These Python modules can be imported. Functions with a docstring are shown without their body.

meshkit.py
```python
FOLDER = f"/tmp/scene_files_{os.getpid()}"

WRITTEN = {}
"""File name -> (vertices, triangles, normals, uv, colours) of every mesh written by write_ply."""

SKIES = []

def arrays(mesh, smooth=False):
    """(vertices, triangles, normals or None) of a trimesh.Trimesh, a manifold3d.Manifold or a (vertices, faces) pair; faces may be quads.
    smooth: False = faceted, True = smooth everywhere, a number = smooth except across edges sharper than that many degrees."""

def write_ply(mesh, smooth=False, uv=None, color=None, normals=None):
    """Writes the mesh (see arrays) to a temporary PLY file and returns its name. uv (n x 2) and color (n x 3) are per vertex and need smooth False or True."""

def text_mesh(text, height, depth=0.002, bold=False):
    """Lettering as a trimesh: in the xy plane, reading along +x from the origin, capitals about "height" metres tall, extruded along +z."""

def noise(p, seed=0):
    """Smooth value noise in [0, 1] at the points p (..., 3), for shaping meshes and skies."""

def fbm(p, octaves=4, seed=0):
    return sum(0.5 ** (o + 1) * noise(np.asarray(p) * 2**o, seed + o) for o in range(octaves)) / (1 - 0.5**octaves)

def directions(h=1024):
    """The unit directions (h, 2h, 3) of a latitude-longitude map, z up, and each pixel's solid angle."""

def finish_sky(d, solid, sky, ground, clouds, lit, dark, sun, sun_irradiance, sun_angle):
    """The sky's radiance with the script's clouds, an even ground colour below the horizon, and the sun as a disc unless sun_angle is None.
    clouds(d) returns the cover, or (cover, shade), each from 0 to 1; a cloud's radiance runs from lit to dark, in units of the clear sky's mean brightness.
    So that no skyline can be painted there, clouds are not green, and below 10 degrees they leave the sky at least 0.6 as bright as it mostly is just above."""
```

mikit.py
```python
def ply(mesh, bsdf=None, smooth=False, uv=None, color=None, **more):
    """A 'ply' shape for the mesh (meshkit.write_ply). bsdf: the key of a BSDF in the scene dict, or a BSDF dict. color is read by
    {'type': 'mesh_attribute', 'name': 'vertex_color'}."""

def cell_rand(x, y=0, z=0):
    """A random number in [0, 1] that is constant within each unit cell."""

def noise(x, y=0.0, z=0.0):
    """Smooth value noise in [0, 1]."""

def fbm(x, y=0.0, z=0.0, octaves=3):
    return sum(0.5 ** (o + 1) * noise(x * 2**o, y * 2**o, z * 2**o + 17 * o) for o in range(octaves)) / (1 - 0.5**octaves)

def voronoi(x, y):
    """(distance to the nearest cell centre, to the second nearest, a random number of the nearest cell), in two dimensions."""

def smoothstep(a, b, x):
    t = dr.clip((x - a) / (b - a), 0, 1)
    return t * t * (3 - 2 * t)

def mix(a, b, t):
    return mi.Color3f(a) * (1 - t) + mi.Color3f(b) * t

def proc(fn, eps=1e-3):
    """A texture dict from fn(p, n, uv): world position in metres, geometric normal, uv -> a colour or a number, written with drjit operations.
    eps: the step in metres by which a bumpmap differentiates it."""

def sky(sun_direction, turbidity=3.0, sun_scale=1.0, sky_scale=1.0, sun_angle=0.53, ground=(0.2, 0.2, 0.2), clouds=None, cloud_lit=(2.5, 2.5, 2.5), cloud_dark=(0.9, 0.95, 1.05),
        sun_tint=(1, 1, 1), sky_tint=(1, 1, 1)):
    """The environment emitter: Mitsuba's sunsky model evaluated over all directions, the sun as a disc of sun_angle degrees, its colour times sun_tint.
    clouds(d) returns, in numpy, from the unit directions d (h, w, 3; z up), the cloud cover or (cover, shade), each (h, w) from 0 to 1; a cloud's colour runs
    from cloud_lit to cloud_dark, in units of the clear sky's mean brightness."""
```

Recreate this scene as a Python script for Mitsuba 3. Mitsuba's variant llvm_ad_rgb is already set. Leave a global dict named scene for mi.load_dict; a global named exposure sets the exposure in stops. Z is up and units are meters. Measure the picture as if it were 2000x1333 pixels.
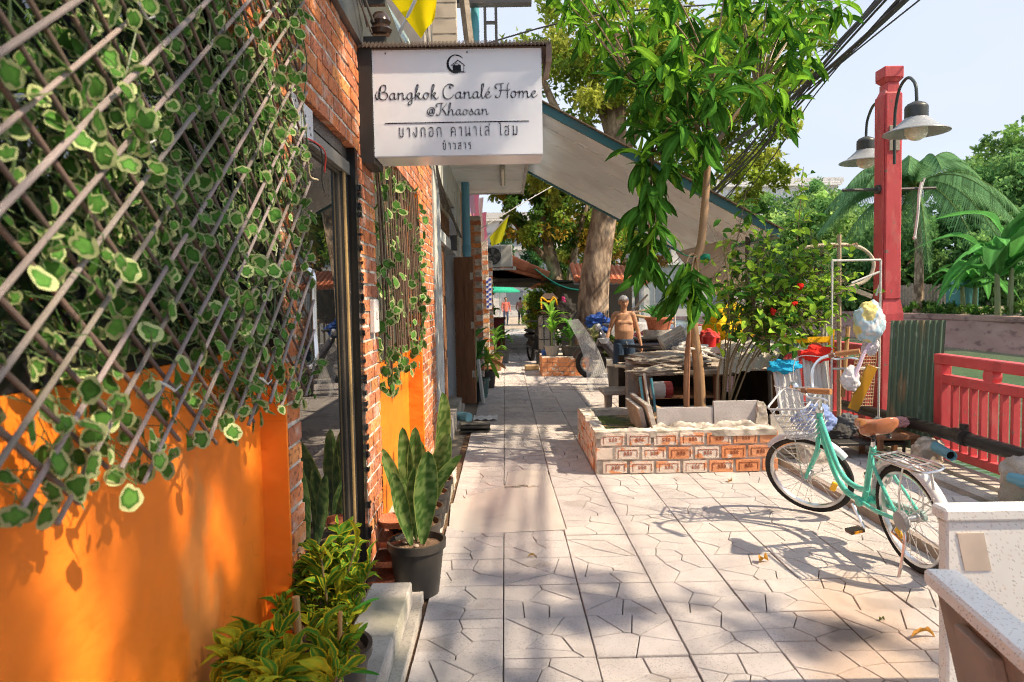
import math, random
import numpy as np, trimesh, drjit as dr, mitsuba as mi
import mikit, meshkit
from mikit import proc, noise, fbm, voronoi, cell_rand, smoothstep, mix
from shapely.geometry import Polygon, LineString, Point, box as sbox, MultiPolygon
from shapely.ops import unary_union
from shapely import affinity

T = mi.ScalarTransform4f
scene, labels = {}, {}
rng = np.random.default_rng(7)

# ------------------------------------------------------------------ camera, sky, exposure
exposure = 2.42
F = np.array([0.0088763, 0.99838193, -0.05616696]); U = np.array([0.01999788, 0.0559807, 0.99823156])
EYE = np.array([0, 0, 1.48])
scene['camera'] = {'type': 'thinlens', 'fov': 2 * math.degrees(math.atan(1000 / 1400)), 'fov_axis': 'x',
                   'to_world': T().look_at(origin=EYE.tolist(), target=(EYE + F).tolist(), up=U.tolist()),
                   'aperture_radius': 0.0026, 'focus_distance': 4.2, 'near_clip': 0.05, 'far_clip': 2000.0}
SUN = (0.78, -0.26, 0.90)


def cloud_cover(d):
    q = d / np.maximum(d[..., 2:3] + 0.25, 0.05)
    n = meshkit.fbm(q * 1.3 + 4.2, 5, 3)
    cover = np.clip(0.78 + 0.5 * (n - 0.5), 0, 1)
    shade = np.clip(0.55 * meshkit.fbm(q * 0.9 + 9.1, 4, 8) * 2 - 0.35, 0, 0.6)
    return cover, shade


scene['sky'] = mikit.sky(SUN, turbidity=4, sun_scale=1.0, sky_scale=1.1, sun_angle=0.7, ground=(0.3, 0.28, 0.26), clouds=cloud_cover,
                         cloud_lit=(1.50, 1.59, 1.80), cloud_dark=(.92, 1.04, 1.34), sun_tint=(1.0, 0.985, 0.955))

# ------------------------------------------------------------------ helpers
used = {}


def uniq(key):
    if key not in used:
        used[key] = 0
        return key
    used[key] += 1
    return '%s_%03d' % (key, used[key])


def thing(name, label, cat, group=None, kind=None):
    key = uniq(name)
    labels[key] = {'label': label, 'category': cat}
    if group: labels[key]['group'] = group
    if kind: labels[key]['kind'] = kind
    return key


def struct(name):
    key = uniq(name)
    labels[key] = {'kind': 'structure'}
    return key


def vf(m):
    if isinstance(m, tuple):
        v, f = np.asarray(m[0], float), np.asarray(m[1], int)
        if f.shape[1] == 4: f = np.vstack([f[:, [0, 1, 2]], f[:, [0, 2, 3]]])
        return v, f
    if hasattr(m, 'to_mesh'):
        q = m.to_mesh(); return np.array(q.vert_properties[:, :3], float), np.array(q.tri_verts, int)
    return np.array(m.vertices), np.array(m.faces)


def join(ms):
    vs, fs, n = [], [], 0
    for m in ms:
        v, f = vf(m); vs.append(v); fs.append(f + n); n += len(v)
    return np.vstack(vs), np.vstack(fs)


def cjoin(items):
    """items: (mesh, colour or per-vertex colours) -> (mesh, colours)"""
    cs = []
    for m, c in items:
        v, _ = vf(m); c = np.asarray(c, float); cs.append(np.tile(c, (len(v), 1)) if c.ndim == 1 else c)
    return join([m for m, _ in items]), np.vstack(cs)


def shape(mesh, bsdf, color=None, smooth=35, uv=None):
    v, f = vf(mesh)
    if color is None and uv is None:
        return mikit.ply((v, f), bsdf, smooth)
    if smooth not in (False, True) and (np.ndim(color) == 1 or color is None) and (uv is None or np.ndim(uv) == 1):
        q = trimesh.graph.smooth_shade(trimesh.Trimesh(v, f, process=False), angle=np.radians(smooth), facet_minarea=None)
        v, f = np.array(q.vertices), np.array(q.faces); smooth = True
    elif smooth not in (False, True):
        smooth = True
    if color is not None and np.ndim(color) == 1: color = np.tile(color, (len(v), 1))
    if uv is not None and np.ndim(uv) == 1: uv = np.tile(uv, (len(v), 1))
    if uv is None: uv = np.zeros((len(v), 2)) + 0.5 + v[:, :2] * 0.01
    return mikit.ply((v, f), bsdf, smooth, uv=uv, color=color)


def put(key, mesh, bsdf, color=None, smooth=35, uv=None):
    scene[key] = shape(mesh, bsdf, color, smooth, uv); return key


def part(parent, name, mesh, bsdf, color=None, smooth=35, uv=None, label=None, kind=None):
    key = uniq(parent + '__' + name)
    scene[key] = shape(mesh, bsdf, color, smooth, uv)
    if label or kind: labels[key] = {k: x for k, x in (('label', label), ('kind', kind)) if x}
    return key


def solo(name, label, cat, mesh, bsdf, color=None, smooth=35, uv=None, group=None, kind=None):
    key = thing(name, label, cat, group, kind)
    return put(key, mesh, bsdf, color, smooth, uv)


def hx(s, k=1.0):
    a = np.array([int(s[i:i + 2], 16) / 255 for i in (0, 2, 4)])
    return np.where(a < .04045, a / 12.92, ((a + .055) / 1.055) ** 2.4) * k


BOXF = np.array([[0, 2, 3, 1], [4, 5, 7, 6], [0, 1, 5, 4], [2, 6, 7, 3], [0, 4, 6, 2], [1, 3, 7, 5]])


def bx(x0, x1, y0, y1, z0, z1, jit=0.0, r=None):
    v = np.array([[x, y, z] for x in (x0, x1) for y in (y0, y1) for z in (z0, z1)], float)
    if jit: v = v + (r or rng).uniform(-jit, jit, v.shape)
    return vf((v, BOXF))


def rbox(x0, x1, y0, y1, z0, z1, r=0.006):
    """box with chamfered edges"""
    c = np.array([(x0 + x1) / 2, (y0 + y1) / 2, (z0 + z1) / 2]); h = np.array([x1 - x0, y1 - y0, z1 - z0]) / 2
    r = min(r, h.min() * .6); pts = []
    for s in np.ndindex(2, 2, 2):
        s = np.array(s) * 2 - 1
        for k in range(3):
            d = np.full(3, 1.0) * h - r; d[k] = h[k]; pts.append(c + s * d)
    return vf(trimesh.convex.convex_hull(np.array(pts)))


def xf(m, M):
    v, f = vf(m); M = np.asarray(M)
    return v @ M[:3, :3].T + M[:3, 3], f


def rotm(axis, deg):
    a = np.asarray(axis, float) / np.linalg.norm(axis); t = math.radians(deg)
    K = np.array([[0, -a[2], a[1]], [a[2], 0, -a[0]], [-a[1], a[0], 0]])
    R = np.eye(4); R[:3, :3] = np.eye(3) + math.sin(t) * K + (1 - math.cos(t)) * K @ K; return R


def trm(x, y, z):
    M = np.eye(4); M[:3, 3] = (x, y, z); return M


def scm(*s):
    return np.diag([*(s if len(s) == 3 else (s[0],) * 3), 1.0])


def smoothpts(p, n=6):
    p = np.asarray(p, float)
    if len(p) < 3: return p
    q = np.vstack([2 * p[0] - p[1], p, 2 * p[-1] - p[-2]]); out = []
    for i in range(1, len(q) - 2):
        for t in np.linspace(0, 1, n, endpoint=False):
            a, b, c, d = q[i - 1:i + 3]
            out.append(.5 * (2 * b + (c - a) * t + (2 * a - 5 * b + 4 * c - d) * t * t + (3 * b - a - 3 * c + d) * t ** 3))
    return np.array(out + [p[-1]])


def tube(p, r, sides=8, cap=True, n=0, sx=1.0):
    p = smoothpts(p, n) if n else np.asarray(p, float)
    r = np.interp(np.linspace(0, 1, len(p)), np.linspace(0, 1, np.size(r)), np.atleast_1d(r))
    t = np.gradient(p, axis=0); t /= np.linalg.norm(t, axis=1, keepdims=True) + 1e-12
    a = np.cross(t[0], [0, 0, 1.0] if abs(t[0, 2]) < .9 else [1.0, 0, 0]); a /= np.linalg.norm(a)
    ang = np.arange(sides) * 2 * np.pi / sides; vs = []
    for i in range(len(p)):
        a = a - t[i] * (a @ t[i]); a /= np.linalg.norm(a) + 1e-12; b = np.cross(t[i], a)
        vs.append(p[i] + r[i] * (np.cos(ang)[:, None] * a * sx + np.sin(ang)[:, None] * b))
    v = np.vstack(vs); m = len(p); f = []
    for i in range(m - 1):
        for j in range(sides):
            k = (j + 1) % sides
            f += [[i * sides + j, i * sides + k, (i + 1) * sides + k], [i * sides + j, (i + 1) * sides + k, (i + 1) * sides + j]]
    if cap:
        v = np.vstack([v, p[:1], p[-1:]]); c0, c1 = len(v) - 2, len(v) - 1
        for j in range(sides):
            k = (j + 1) % sides
            f += [[c0, k, j], [c1, (m - 1) * sides + j, (m - 1) * sides + k]]
    return v, np.array(f)


def lathe(prof, n=32, c=(0, 0, 0)):
    prof = np.asarray(prof, float); a = np.arange(n) * 2 * np.pi / n; m = len(prof)
    v = np.stack([prof[:, None, 0] * np.cos(a), prof[:, None, 0] * np.sin(a), np.repeat(prof[:, 1:2], n, 1)], -1).reshape(-1, 3) + c
    f = []
    for i in range(m - 1):
        for j in range(n):
            k = (j + 1) % n
            f += [[i * n + j, i * n + k, (i + 1) * n + k], [i * n + j, (i + 1) * n + k, (i + 1) * n + j]]
    return v, np.array(f)


def ball(c, r, sub=2, sc=(1, 1, 1)):
    m = trimesh.creation.icosphere(sub, 1.0)
    return np.array(m.vertices) * np.asarray(sc) * r + np.asarray(c), np.array(m.faces)


def extr(poly, h0, h1, holes=True):
    """shapely polygon(s) in xy extruded between z = h0 and h1"""
    ms = [trimesh.creation.extrude_polygon(g, h1 - h0, engine='earcut') for g in getattr(poly, 'geoms', [poly]) if g.area > 1e-9]
    v, f = join(ms); v = v.copy(); v[:, 2] += h0
    return v, f


def frame(o, ax, ay, az):
    M = np.eye(4); M[:3, 0], M[:3, 1], M[:3, 2], M[:3, 3] = ax, ay, az, o; return M


XZ = lambda y, s=1: frame((0, y, 0), (1, 0, 0), (0, 0, 1), (0, -1 * s, 0))     # xy drawing -> upright plane facing -y
YZ = lambda x: frame((x, 0, 0), (0, 1, 0), (0, 0, 1), (1, 0, 0))              # xy drawing -> upright plane facing +x


def pieces(parent, name, items, bsdf, nmax=300, smooth=35, stuff=None):
    """items: dicts(mesh, color, uv, size) -> the nmax largest as parts, the rest joined as stuff"""
    items = sorted(items, key=lambda d: -d.get('size', 1))
    for d in items[:nmax]:
        part(parent, name, d['mesh'], bsdf, d.get('color'), smooth, d.get('uv'))
    rest = items[nmax:]
    if rest:
        v, f = join([d['mesh'] for d in rest]); C = UVs = None
        if rest[0].get('color') is not None:
            C = np.vstack([np.tile(d['color'], (len(vf(d['mesh'])[0]), 1)) if np.ndim(d['color']) == 1 else d['color'] for d in rest])
        if rest[0].get('uv') is not None:
            UVs = np.vstack([np.tile(d['uv'], (len(vf(d['mesh'])[0]), 1)) for d in rest])
        k = uniq(parent + '__' + (stuff or name + '_mass'))
        scene[k] = shape((v, f), bsdf, C, smooth if smooth in (True, False) else False, UVs)
        labels[k] = {'kind': 'stuff'}


def img(fn):
    return proc(fn)


# ------------------------------------------------------------------ materials
VC = {'type': 'mesh_attribute', 'name': 'vertex_color'}
def rgb(*c): return {'type': 'rgb', 'value': [float(x) for x in (c[0] if len(c) == 1 else c)]}


def dirty(rough, spec, dirt=(.13, .11, .085), amount=.45, metallic=0.0, scale=5.0):
    def w(p, n, uv):
        return amount * smoothstep(.5, .85, fbm(p.x * scale, p.y * scale, p.z * scale * .7, 4)) + .06
    base = {'type': 'principled', 'base_color': VC, 'roughness': rough, 'specular': spec, 'metallic': metallic}
    grime = {'type': 'principled', 'base_color': rgb(dirt), 'roughness': .9, 'specular': .2}
    return {'type': 'twosided', 'bsdf': {'type': 'blendbsdf', 'weight': proc(w), 'a': base, 'b': grime}}


scene['matte'] = dirty(.85, .2)
scene['satin'] = dirty(.42, .45, amount=.3)
scene['gloss'] = {'type': 'twosided', 'bsdf': {'type': 'principled', 'base_color': VC, 'roughness': .18, 'specular': .5}}
scene['plain'] = {'type': 'twosided', 'bsdf': {'type': 'principled', 'base_color': VC, 'roughness': .8, 'specular': .2}}
scene['chrome'] = {'type': 'twosided', 'bsdf': {'type': 'principled', 'base_color': VC, 'roughness': .22, 'metallic': 1.0}}
scene['leaf'] = {'type': 'principledthin', 'base_color': VC, 'roughness': .30, 'spec_trans': 0.0, 'diff_trans': .75, 'eta': 1.4}
scene['far_leaf'] = {'type': 'principledthin', 'base_color': VC, 'roughness': .7, 'spec_trans': 0.0, 'diff_trans': .8, 'eta': 1.3}
scene['skin'] = {'type': 'twosided', 'bsdf': {'type': 'principled', 'base_color': VC, 'roughness': .55, 'specular': .35}}
scene['glass'] = {'type': 'thindielectric', 'int_ior': 1.5}
scene['bulb_glass'] = {'type': 'twosided', 'bsdf': {'type': 'principled', 'base_color': rgb(.75, .72, .62), 'roughness': .25}}


def tex(name, fn, rough=.85, spec=.25, bump=None, bscale=.002, metallic=0.0, eps=1e-3):
    b = {'type': 'principled', 'base_color': proc(fn), 'roughness': rough, 'specular': spec, 'metallic': metallic}
    if bump is not None: b = {'type': 'bumpmap', 'arbitrary': proc(bump, eps), 'scale': bscale, 'bsdf': b}
    scene[name] = {'type': 'twosided', 'bsdf': b}


def f_paving(p, n, uv):
    t = uv.x
    c = mix((.425, .397, .382), (.35, .33, .33), t)
    c = c * (.80 + .42 * fbm(p.x * 7, p.y * 7, p.z * 7, 4))
    c = c * (1 - .22 * smoothstep(.62, .8, noise(p.x * 190, p.y * 190, p.z * 190)))
    pale = smoothstep(.5, .75, fbm(p.x * 1.1 + 3, p.y * 1.1, 0, 4))
    c = mix(c, (.50, .46, .42), .4 * pale)
    # a rust coloured spill on the flags beside the bicycle, with a dark heart
    r = dr.sqrt(dr.square((p.x - 1.52) * 1.5 - .5 * (p.y - 3.0)) + dr.square((p.y - 3.05) * .75)) + .35 * (fbm(p.x * 5, p.y * 5, 2, 4) - .5)
    c = mix(c, (.42, .29, .19), .55 * (1 - smoothstep(.22, .62, r)))
    r2 = dr.sqrt(dr.square(p.x - 1.50) + dr.square(p.y - 3.03)) + .2 * (fbm(p.x * 9, p.y * 9, 5, 3) - .5)
    c = mix(c, (.10, .085, .075), .7 * (1 - smoothstep(.05, .17, r2)))
    spots = smoothstep(.70, .78, fbm(p.x * 3.3 + 11, p.y * 3.3 + 5, 0, 3))
    return mix(c, (.2, .17, .15), .4 * spots)


def b_paving(p, n, uv):
    return fbm(p.x * 60, p.y * 60, p.z * 60, 3)


tex('paving', f_paving, .8, .25, b_paving, .0025)


def f_concrete(p, n, uv):
    a = fbm(p.x * 4, p.y * 4, p.z * 4, 5)
    c = mix((.30, .28, .25), (.52, .48, .43), smoothstep(.3, .7, a))
    c = c * (1 - .25 * smoothstep(.6, .8, noise(p.x * 120, p.y * 120, p.z * 120)))
    return mix(c, (.16, .17, .10), .5 * smoothstep(.55, .75, fbm(p.x * 2.3 + 7, p.y * 2.3, p.z * 6, 4)))


tex('bench_concrete', lambda p, n, uv: mix((.26, .21, .175), (.33, .275, .23), fbm(p.x * 6, p.y * 6, p.z * 6, 5)) * (1 - .2 * smoothstep(.6, .8, fbm(p.x * 14, p.y * 14, p.z * 3, 4))), .85, .2, lambda p, n, uv: fbm(p.x * 40, p.y * 40, p.z * 40, 3), .002)
tex('cement', lambda p, n, uv: mix((.36, .335, .31), (.44, .41, .38), fbm(p.x * 5, p.y * 5, 0, 5)) * (1 - .25 * smoothstep(.6, .8, fbm(p.x * 2.2, p.y * 3.1, 4, 4))), .9, .2, lambda p, n, uv: fbm(p.x * 30, p.y * 30, p.z * 30, 4), .004)
tex('concrete', f_concrete, .9, .2, lambda p, n, uv: fbm(p.x * 45, p.y * 45, p.z * 45, 4), .004)


def f_mortar(p, n, uv):
    a = fbm(p.x * 14, p.y * 14, p.z * 14, 4)
    c = mix((.28, .25, .21), (.58, .53, .46), smoothstep(.3, .68, a))
    return mix(c, (.2, .19, .12), .5 * smoothstep(.62, .8, fbm(p.x * 6 + 3, p.y * 6, p.z * 9, 3)))


tex('mortar', f_mortar, .95, .1, lambda p, n, uv: fbm(p.x * 50, p.y * 50, p.z * 50, 4), .006)


def f_brick(p, n, uv):
    c = mix((.50, .17, .065), (.40, .15, .085), uv.x)
    c = mix(c, (.60, .25, .09), smoothstep(.7, 1., uv.y))
    c = mix(c, (.26, .11, .075), .8 * (1 - smoothstep(0, .22, uv.y)))
    c = c * (.7 + .6 * fbm(p.x * 26, p.y * 26, p.z * 26, 4))
    c = mix(c, (.10, .06, .045), .6 * smoothstep(.68, .74, noise(p.x * 75, p.y * 75, p.z * 75)))
    return mix(c, (.55, .47, .40), .42 * smoothstep(.54, .72, fbm(p.x * 10 + 2, p.y * 10, p.z * 13, 4)))


tex('brick', f_brick, .92, .15, lambda p, n, uv: fbm(p.x * 70, p.y * 70, p.z * 70, 3), .006)


def f_planter_brick(p, n, uv):
    c = mix((.63, .30, .16), (.60, .24, .105), uv.x) * (.82 + .36 * fbm(p.x * 20, p.y * 20, p.z * 20, 4))
    smear = fbm(p.x * 11 + uv.x * 5, p.y * 11, p.z * 14, 4) + .34 * (uv.y - .5)
    return mix(c, (.62, .56, .48), .92 * smoothstep(.52, .62, smear))


tex('planter_brick', f_planter_brick, .92, .15, lambda p, n, uv: fbm(p.x * 60, p.y * 60, p.z * 60, 3), .005)


def f_orange(p, n, uv):
    c = mix((.80, .175, .011), (.86, .225, .014), fbm(p.x * 2.2, p.y * 2.2, p.z * 2.2, 4))
    c = c * (.86 + .26 * fbm(p.x * 16, p.y * 16, p.z * 11, 5))
    ck = dr.abs(fbm(p.y * 3.1 + 2, p.z * 2.6, 1.5, 4) - .5)
    c = c * (1 - .10 * (1 - smoothstep(.0, .004, ck)) * smoothstep(.45, .6, noise(p.y * 2, p.z * 2, 7)))
    scuff = smoothstep(.80, .84, fbm(p.x * 9, p.y * 9 + 3, p.z * 3.0, 4)) * (1 - smoothstep(.2, .6, p.z))
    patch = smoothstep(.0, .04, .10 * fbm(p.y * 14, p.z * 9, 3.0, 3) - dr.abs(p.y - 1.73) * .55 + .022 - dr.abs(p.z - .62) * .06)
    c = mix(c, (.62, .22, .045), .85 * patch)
    return mix(c, (.72, .42, .20), .6 * scuff)


tex('orange_plaster', f_orange, .62, .35, lambda p, n, uv: fbm(p.x * 11, p.y * 11, p.z * 15, 5), .010)
scene['tinted_glass'] = {'type': 'twosided', 'bsdf': {'type': 'plastic', 'diffuse_reflectance': rgb(.006, .008, .009), 'int_ior': 2.3}}


def f_wood(p, n, uv):
    g = fbm(p.x * 40, p.y * 40, p.z * 2.5, 4)
    c = mix((.12, .055, .028), (.27, .13, .065), g)
    return c * (.8 + .4 * noise(p.x * 150, p.y * 150, p.z * 6))


tex('dark_wood', f_wood, .55, .35, lambda p, n, uv: fbm(p.x * 60, p.y * 60, p.z * 4, 3), .002)


def f_greywood(p, n, uv):
    g = fbm(p.x * 22, p.y * 5, p.z * 22, 4)
    c = mix((.16, .135, .11), (.40, .35, .29), g)
    return mix(c, (.5, .46, .4), .4 * smoothstep(.6, .8, fbm(p.x * 3, p.y * 2, p.z * 3, 4)))


tex('grey_wood', f_greywood, .9, .15, lambda p, n, uv: fbm(p.x * 50, p.y * 9, p.z * 50, 3), .003)


def f_bark(p, n, uv):
    a = fbm(p.x * 9, p.y * 9, p.z * 3, 5)
    c = mix((.13, .09, .065), (.42, .32, .23), smoothstep(.3, .72, a))
    return c * (.75 + .5 * noise(p.x * 40, p.y * 40, p.z * 14))


tex('bark', f_bark, .95, .1, lambda p, n, uv: fbm(p.x * 14, p.y * 14, p.z * 5, 4), .03)


def f_greensheet(p, n, uv):
    a = fbm(p.x * 5, p.y * 5, p.z * 1.2, 5)
    c = mix((.055, .10, .07), (.11, .155, .10), a)
    rust = smoothstep(.55, .72, fbm(p.x * 14, p.y * 14, p.z * 1.6, 5))
    c = mix(c, (.30, .19, .10), .7 * rust)
    return mix(c, (.30, .33, .27), .4 * smoothstep(.6, .8, fbm(p.x * 30, p.y * 30, p.z * 9, 3)))


tex('green_sheet', f_greensheet, .75, .3)


def f_zinc(p, n, uv):
    a = fbm(p.x * 9, p.y * 9, p.z * 1.5, 4)
    c = mix((.48, .47, .44), (.68, .68, .66), a)
    return mix(c, (.35, .26, .18), .5 * smoothstep(.6, .8, fbm(p.x * 16, p.y * 16, p.z * 2.2 + 3, 4)))


tex('zinc', f_zinc, .5, .5, metallic=.25)


def f_fibre(p, n, uv):
    c = mix((.40, .38, .33), (.60, .57, .50), fbm(p.x * 5, p.y * 5, p.z * 5, 4))
    return mix(c, (.22, .22, .20), .5 * smoothstep(.58, .72, fbm(p.x * 3, p.y * 9 + p.z * 9, p.z * 3, 4)))


tex('fibre_sheet', f_fibre, .9, .2)


def f_terrazzo(p, n, uv):
    d1, d2, w = voronoi((p.x + p.z * .73) * 105, (p.y + p.z * .61) * 105)
    chip = (1 - smoothstep(.22, .3, d1)) * smoothstep(.55, .6, w)
    c = mi.Color3f(.66, .65, .62) * (.9 + .2 * fbm(p.x * 6, p.y * 6, p.z * 6, 3))
    return mix(c, mix((.12, .11, .1), (.42, .3, .22), smoothstep(.7, .9, w)), .42 * chip)


tex('terrazzo', f_terrazzo, .38, .4)


def f_algae(p, n, uv):
    a = fbm(p.x * 7, p.y * 7, p.z * 7, 5)
    c = mix((.012, .022, .008), (.06, .085, .02), smoothstep(.4, .65, a))
    return mix(c, (.26, .17, .08), .8 * smoothstep(.6, .68, fbm(p.x * 5 + 2, p.y * 11, 0, 4)))


tex('algae', f_algae, .32, .5)


def f_canal(p, n, uv):
    return mix((.05, .095, .05), (.08, .13, .065), fbm(p.x * .8, p.y * .8, 0, 3))


tex('canal', f_canal, .12, .5, lambda p, n, uv: fbm(p.x * 3.2, p.y * 5, 0, 3), .05, eps=.01)


def f_soil(p, n, uv):
    a = noise(p.x * 140, p.y * 140, p.z * 140)
    c = mix((.05, .03, .02), (.20, .13, .085), fbm(p.x * 50, p.y * 50, p.z * 50, 4))
    return mix(c, (.42, .34, .26), smoothstep(.78, .9, a))


tex('soil', f_soil, .95, .1, lambda p, n, uv: fbm(p.x * 90, p.y * 90, p.z * 90, 3), .012)


def f_farbank(p, n, uv):
    a = fbm(p.x * .9, p.y * .9, p.z * 2.4, 5)
    c = mix((.26, .15, .13), (.42, .29, .25), a)
    return mix(c, (.16, .10, .09), .8 * smoothstep(.55, .7, fbm(p.x * 2.2, p.y * 2.2, p.z * 4, 4)))


tex('bank_brick', f_farbank, .95, .1)


def f_earth(p, n, uv):
    a = fbm(p.x * 1.7, p.y * 1.7, 0, 5)
    c = mix((.20, .17, .13), (.34, .29, .24), a)
    return mix(c, (.08, .12, .035), .8 * smoothstep(.55, .7, fbm(p.x * .5 + 9, p.y * .5, 0, 4)) * smoothstep(10, 14, p.x))


tex('earth', f_earth, .95, .1, lambda p, n, uv: fbm(p.x * 20, p.y * 20, 0, 4), .02)


def f_ceiling(p, n, uv):
    c = mi.Color3f(.74, .80, .83) * (.85 + .25 * fbm(p.x * 3, p.y * 3, p.z * 3, 4))
    return mix(c, (.42, .43, .42), .35 * smoothstep(.5, .75, fbm(p.x * 1.6, p.y * 1.6 + 5, p.z * 1.6, 4)))


tex('panel', f_ceiling, .55, .35)


def f_sign(p, n, uv):
    return mi.Color3f(.77, .80, .85) * (.96 + .06 * fbm(p.x * 3, p.y * 3, p.z * 5, 3))


tex('sign_white', f_sign, .28, .4)


def f_redpaint(p, n, uv):
    c = mix((.47, .05, .055), (.57, .09, .095), fbm(p.x * 4, p.y * 4, p.z * 2, 4))
    worn = smoothstep(.56, .75, fbm(p.x * 20, p.y * 20, p.z * 6, 4))
    c = mix(c, (.58, .20, .17), .28 * worn)
    chips = smoothstep(.76, .79, fbm(p.x * 26 + 4, p.y * 26, p.z * 18, 3))
    c = mix(c, (.22, .15, .12), .8 * chips)
    return c * (1 - .2 * smoothstep(.5, .8, fbm(p.x * 9, p.y * 9, p.z * 2 + 6, 4)))


tex('red_paint', f_redpaint, .5, .4, lambda p, n, uv: fbm(p.x * 35, p.y * 35, p.z * 12, 3), .0015)


def f_terracotta(p, n, uv):
    return mix((.42, .13, .07), (.55, .22, .12), fbm(p.x * 8, p.y * 8, p.z * 8, 4)) * (.7 + .5 * uv.x)


tex('terracotta', f_terracotta, .85, .2)
scene['clear_plastic'] = {'type': 'blendbsdf', 'weight': .38, 'a': {'type': 'thindielectric', 'int_ior': 1.4},
                          'b': {'type': 'principledthin', 'base_color': rgb(.8, .83, .85), 'roughness': .3, 'diff_trans': 1.0, 'eta': 1.4}}
# ------------------------------------------------------------------ ground, paving, canal
put(struct('ground'), join([bx(-40, 3.3, -6, 130, -.30, -.032), bx(3.3, 3.66, -6, 130, -.30, -.02)]), 'earth', smooth=False)
put(struct('canal_bed'), bx(4.0, 21, -60, 200, -3.2, -2.6), 'earth', smooth=False)
gv, gf = vf(trimesh.creation.box((1, 1, 1)))
put(struct('canal_water'), (np.array([[3.6, -60, -1.05], [20.6, -60, -1.05], [20.6, 200, -1.05], [3.6, 200, -1.05]]), np.array([[0, 1, 2], [0, 2, 3]])), 'canal', smooth=False)
put(struct('canal_wall'), bx(3.50, 3.672, -6, 130, -3, -.031), 'concrete', smooth=False)
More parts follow.
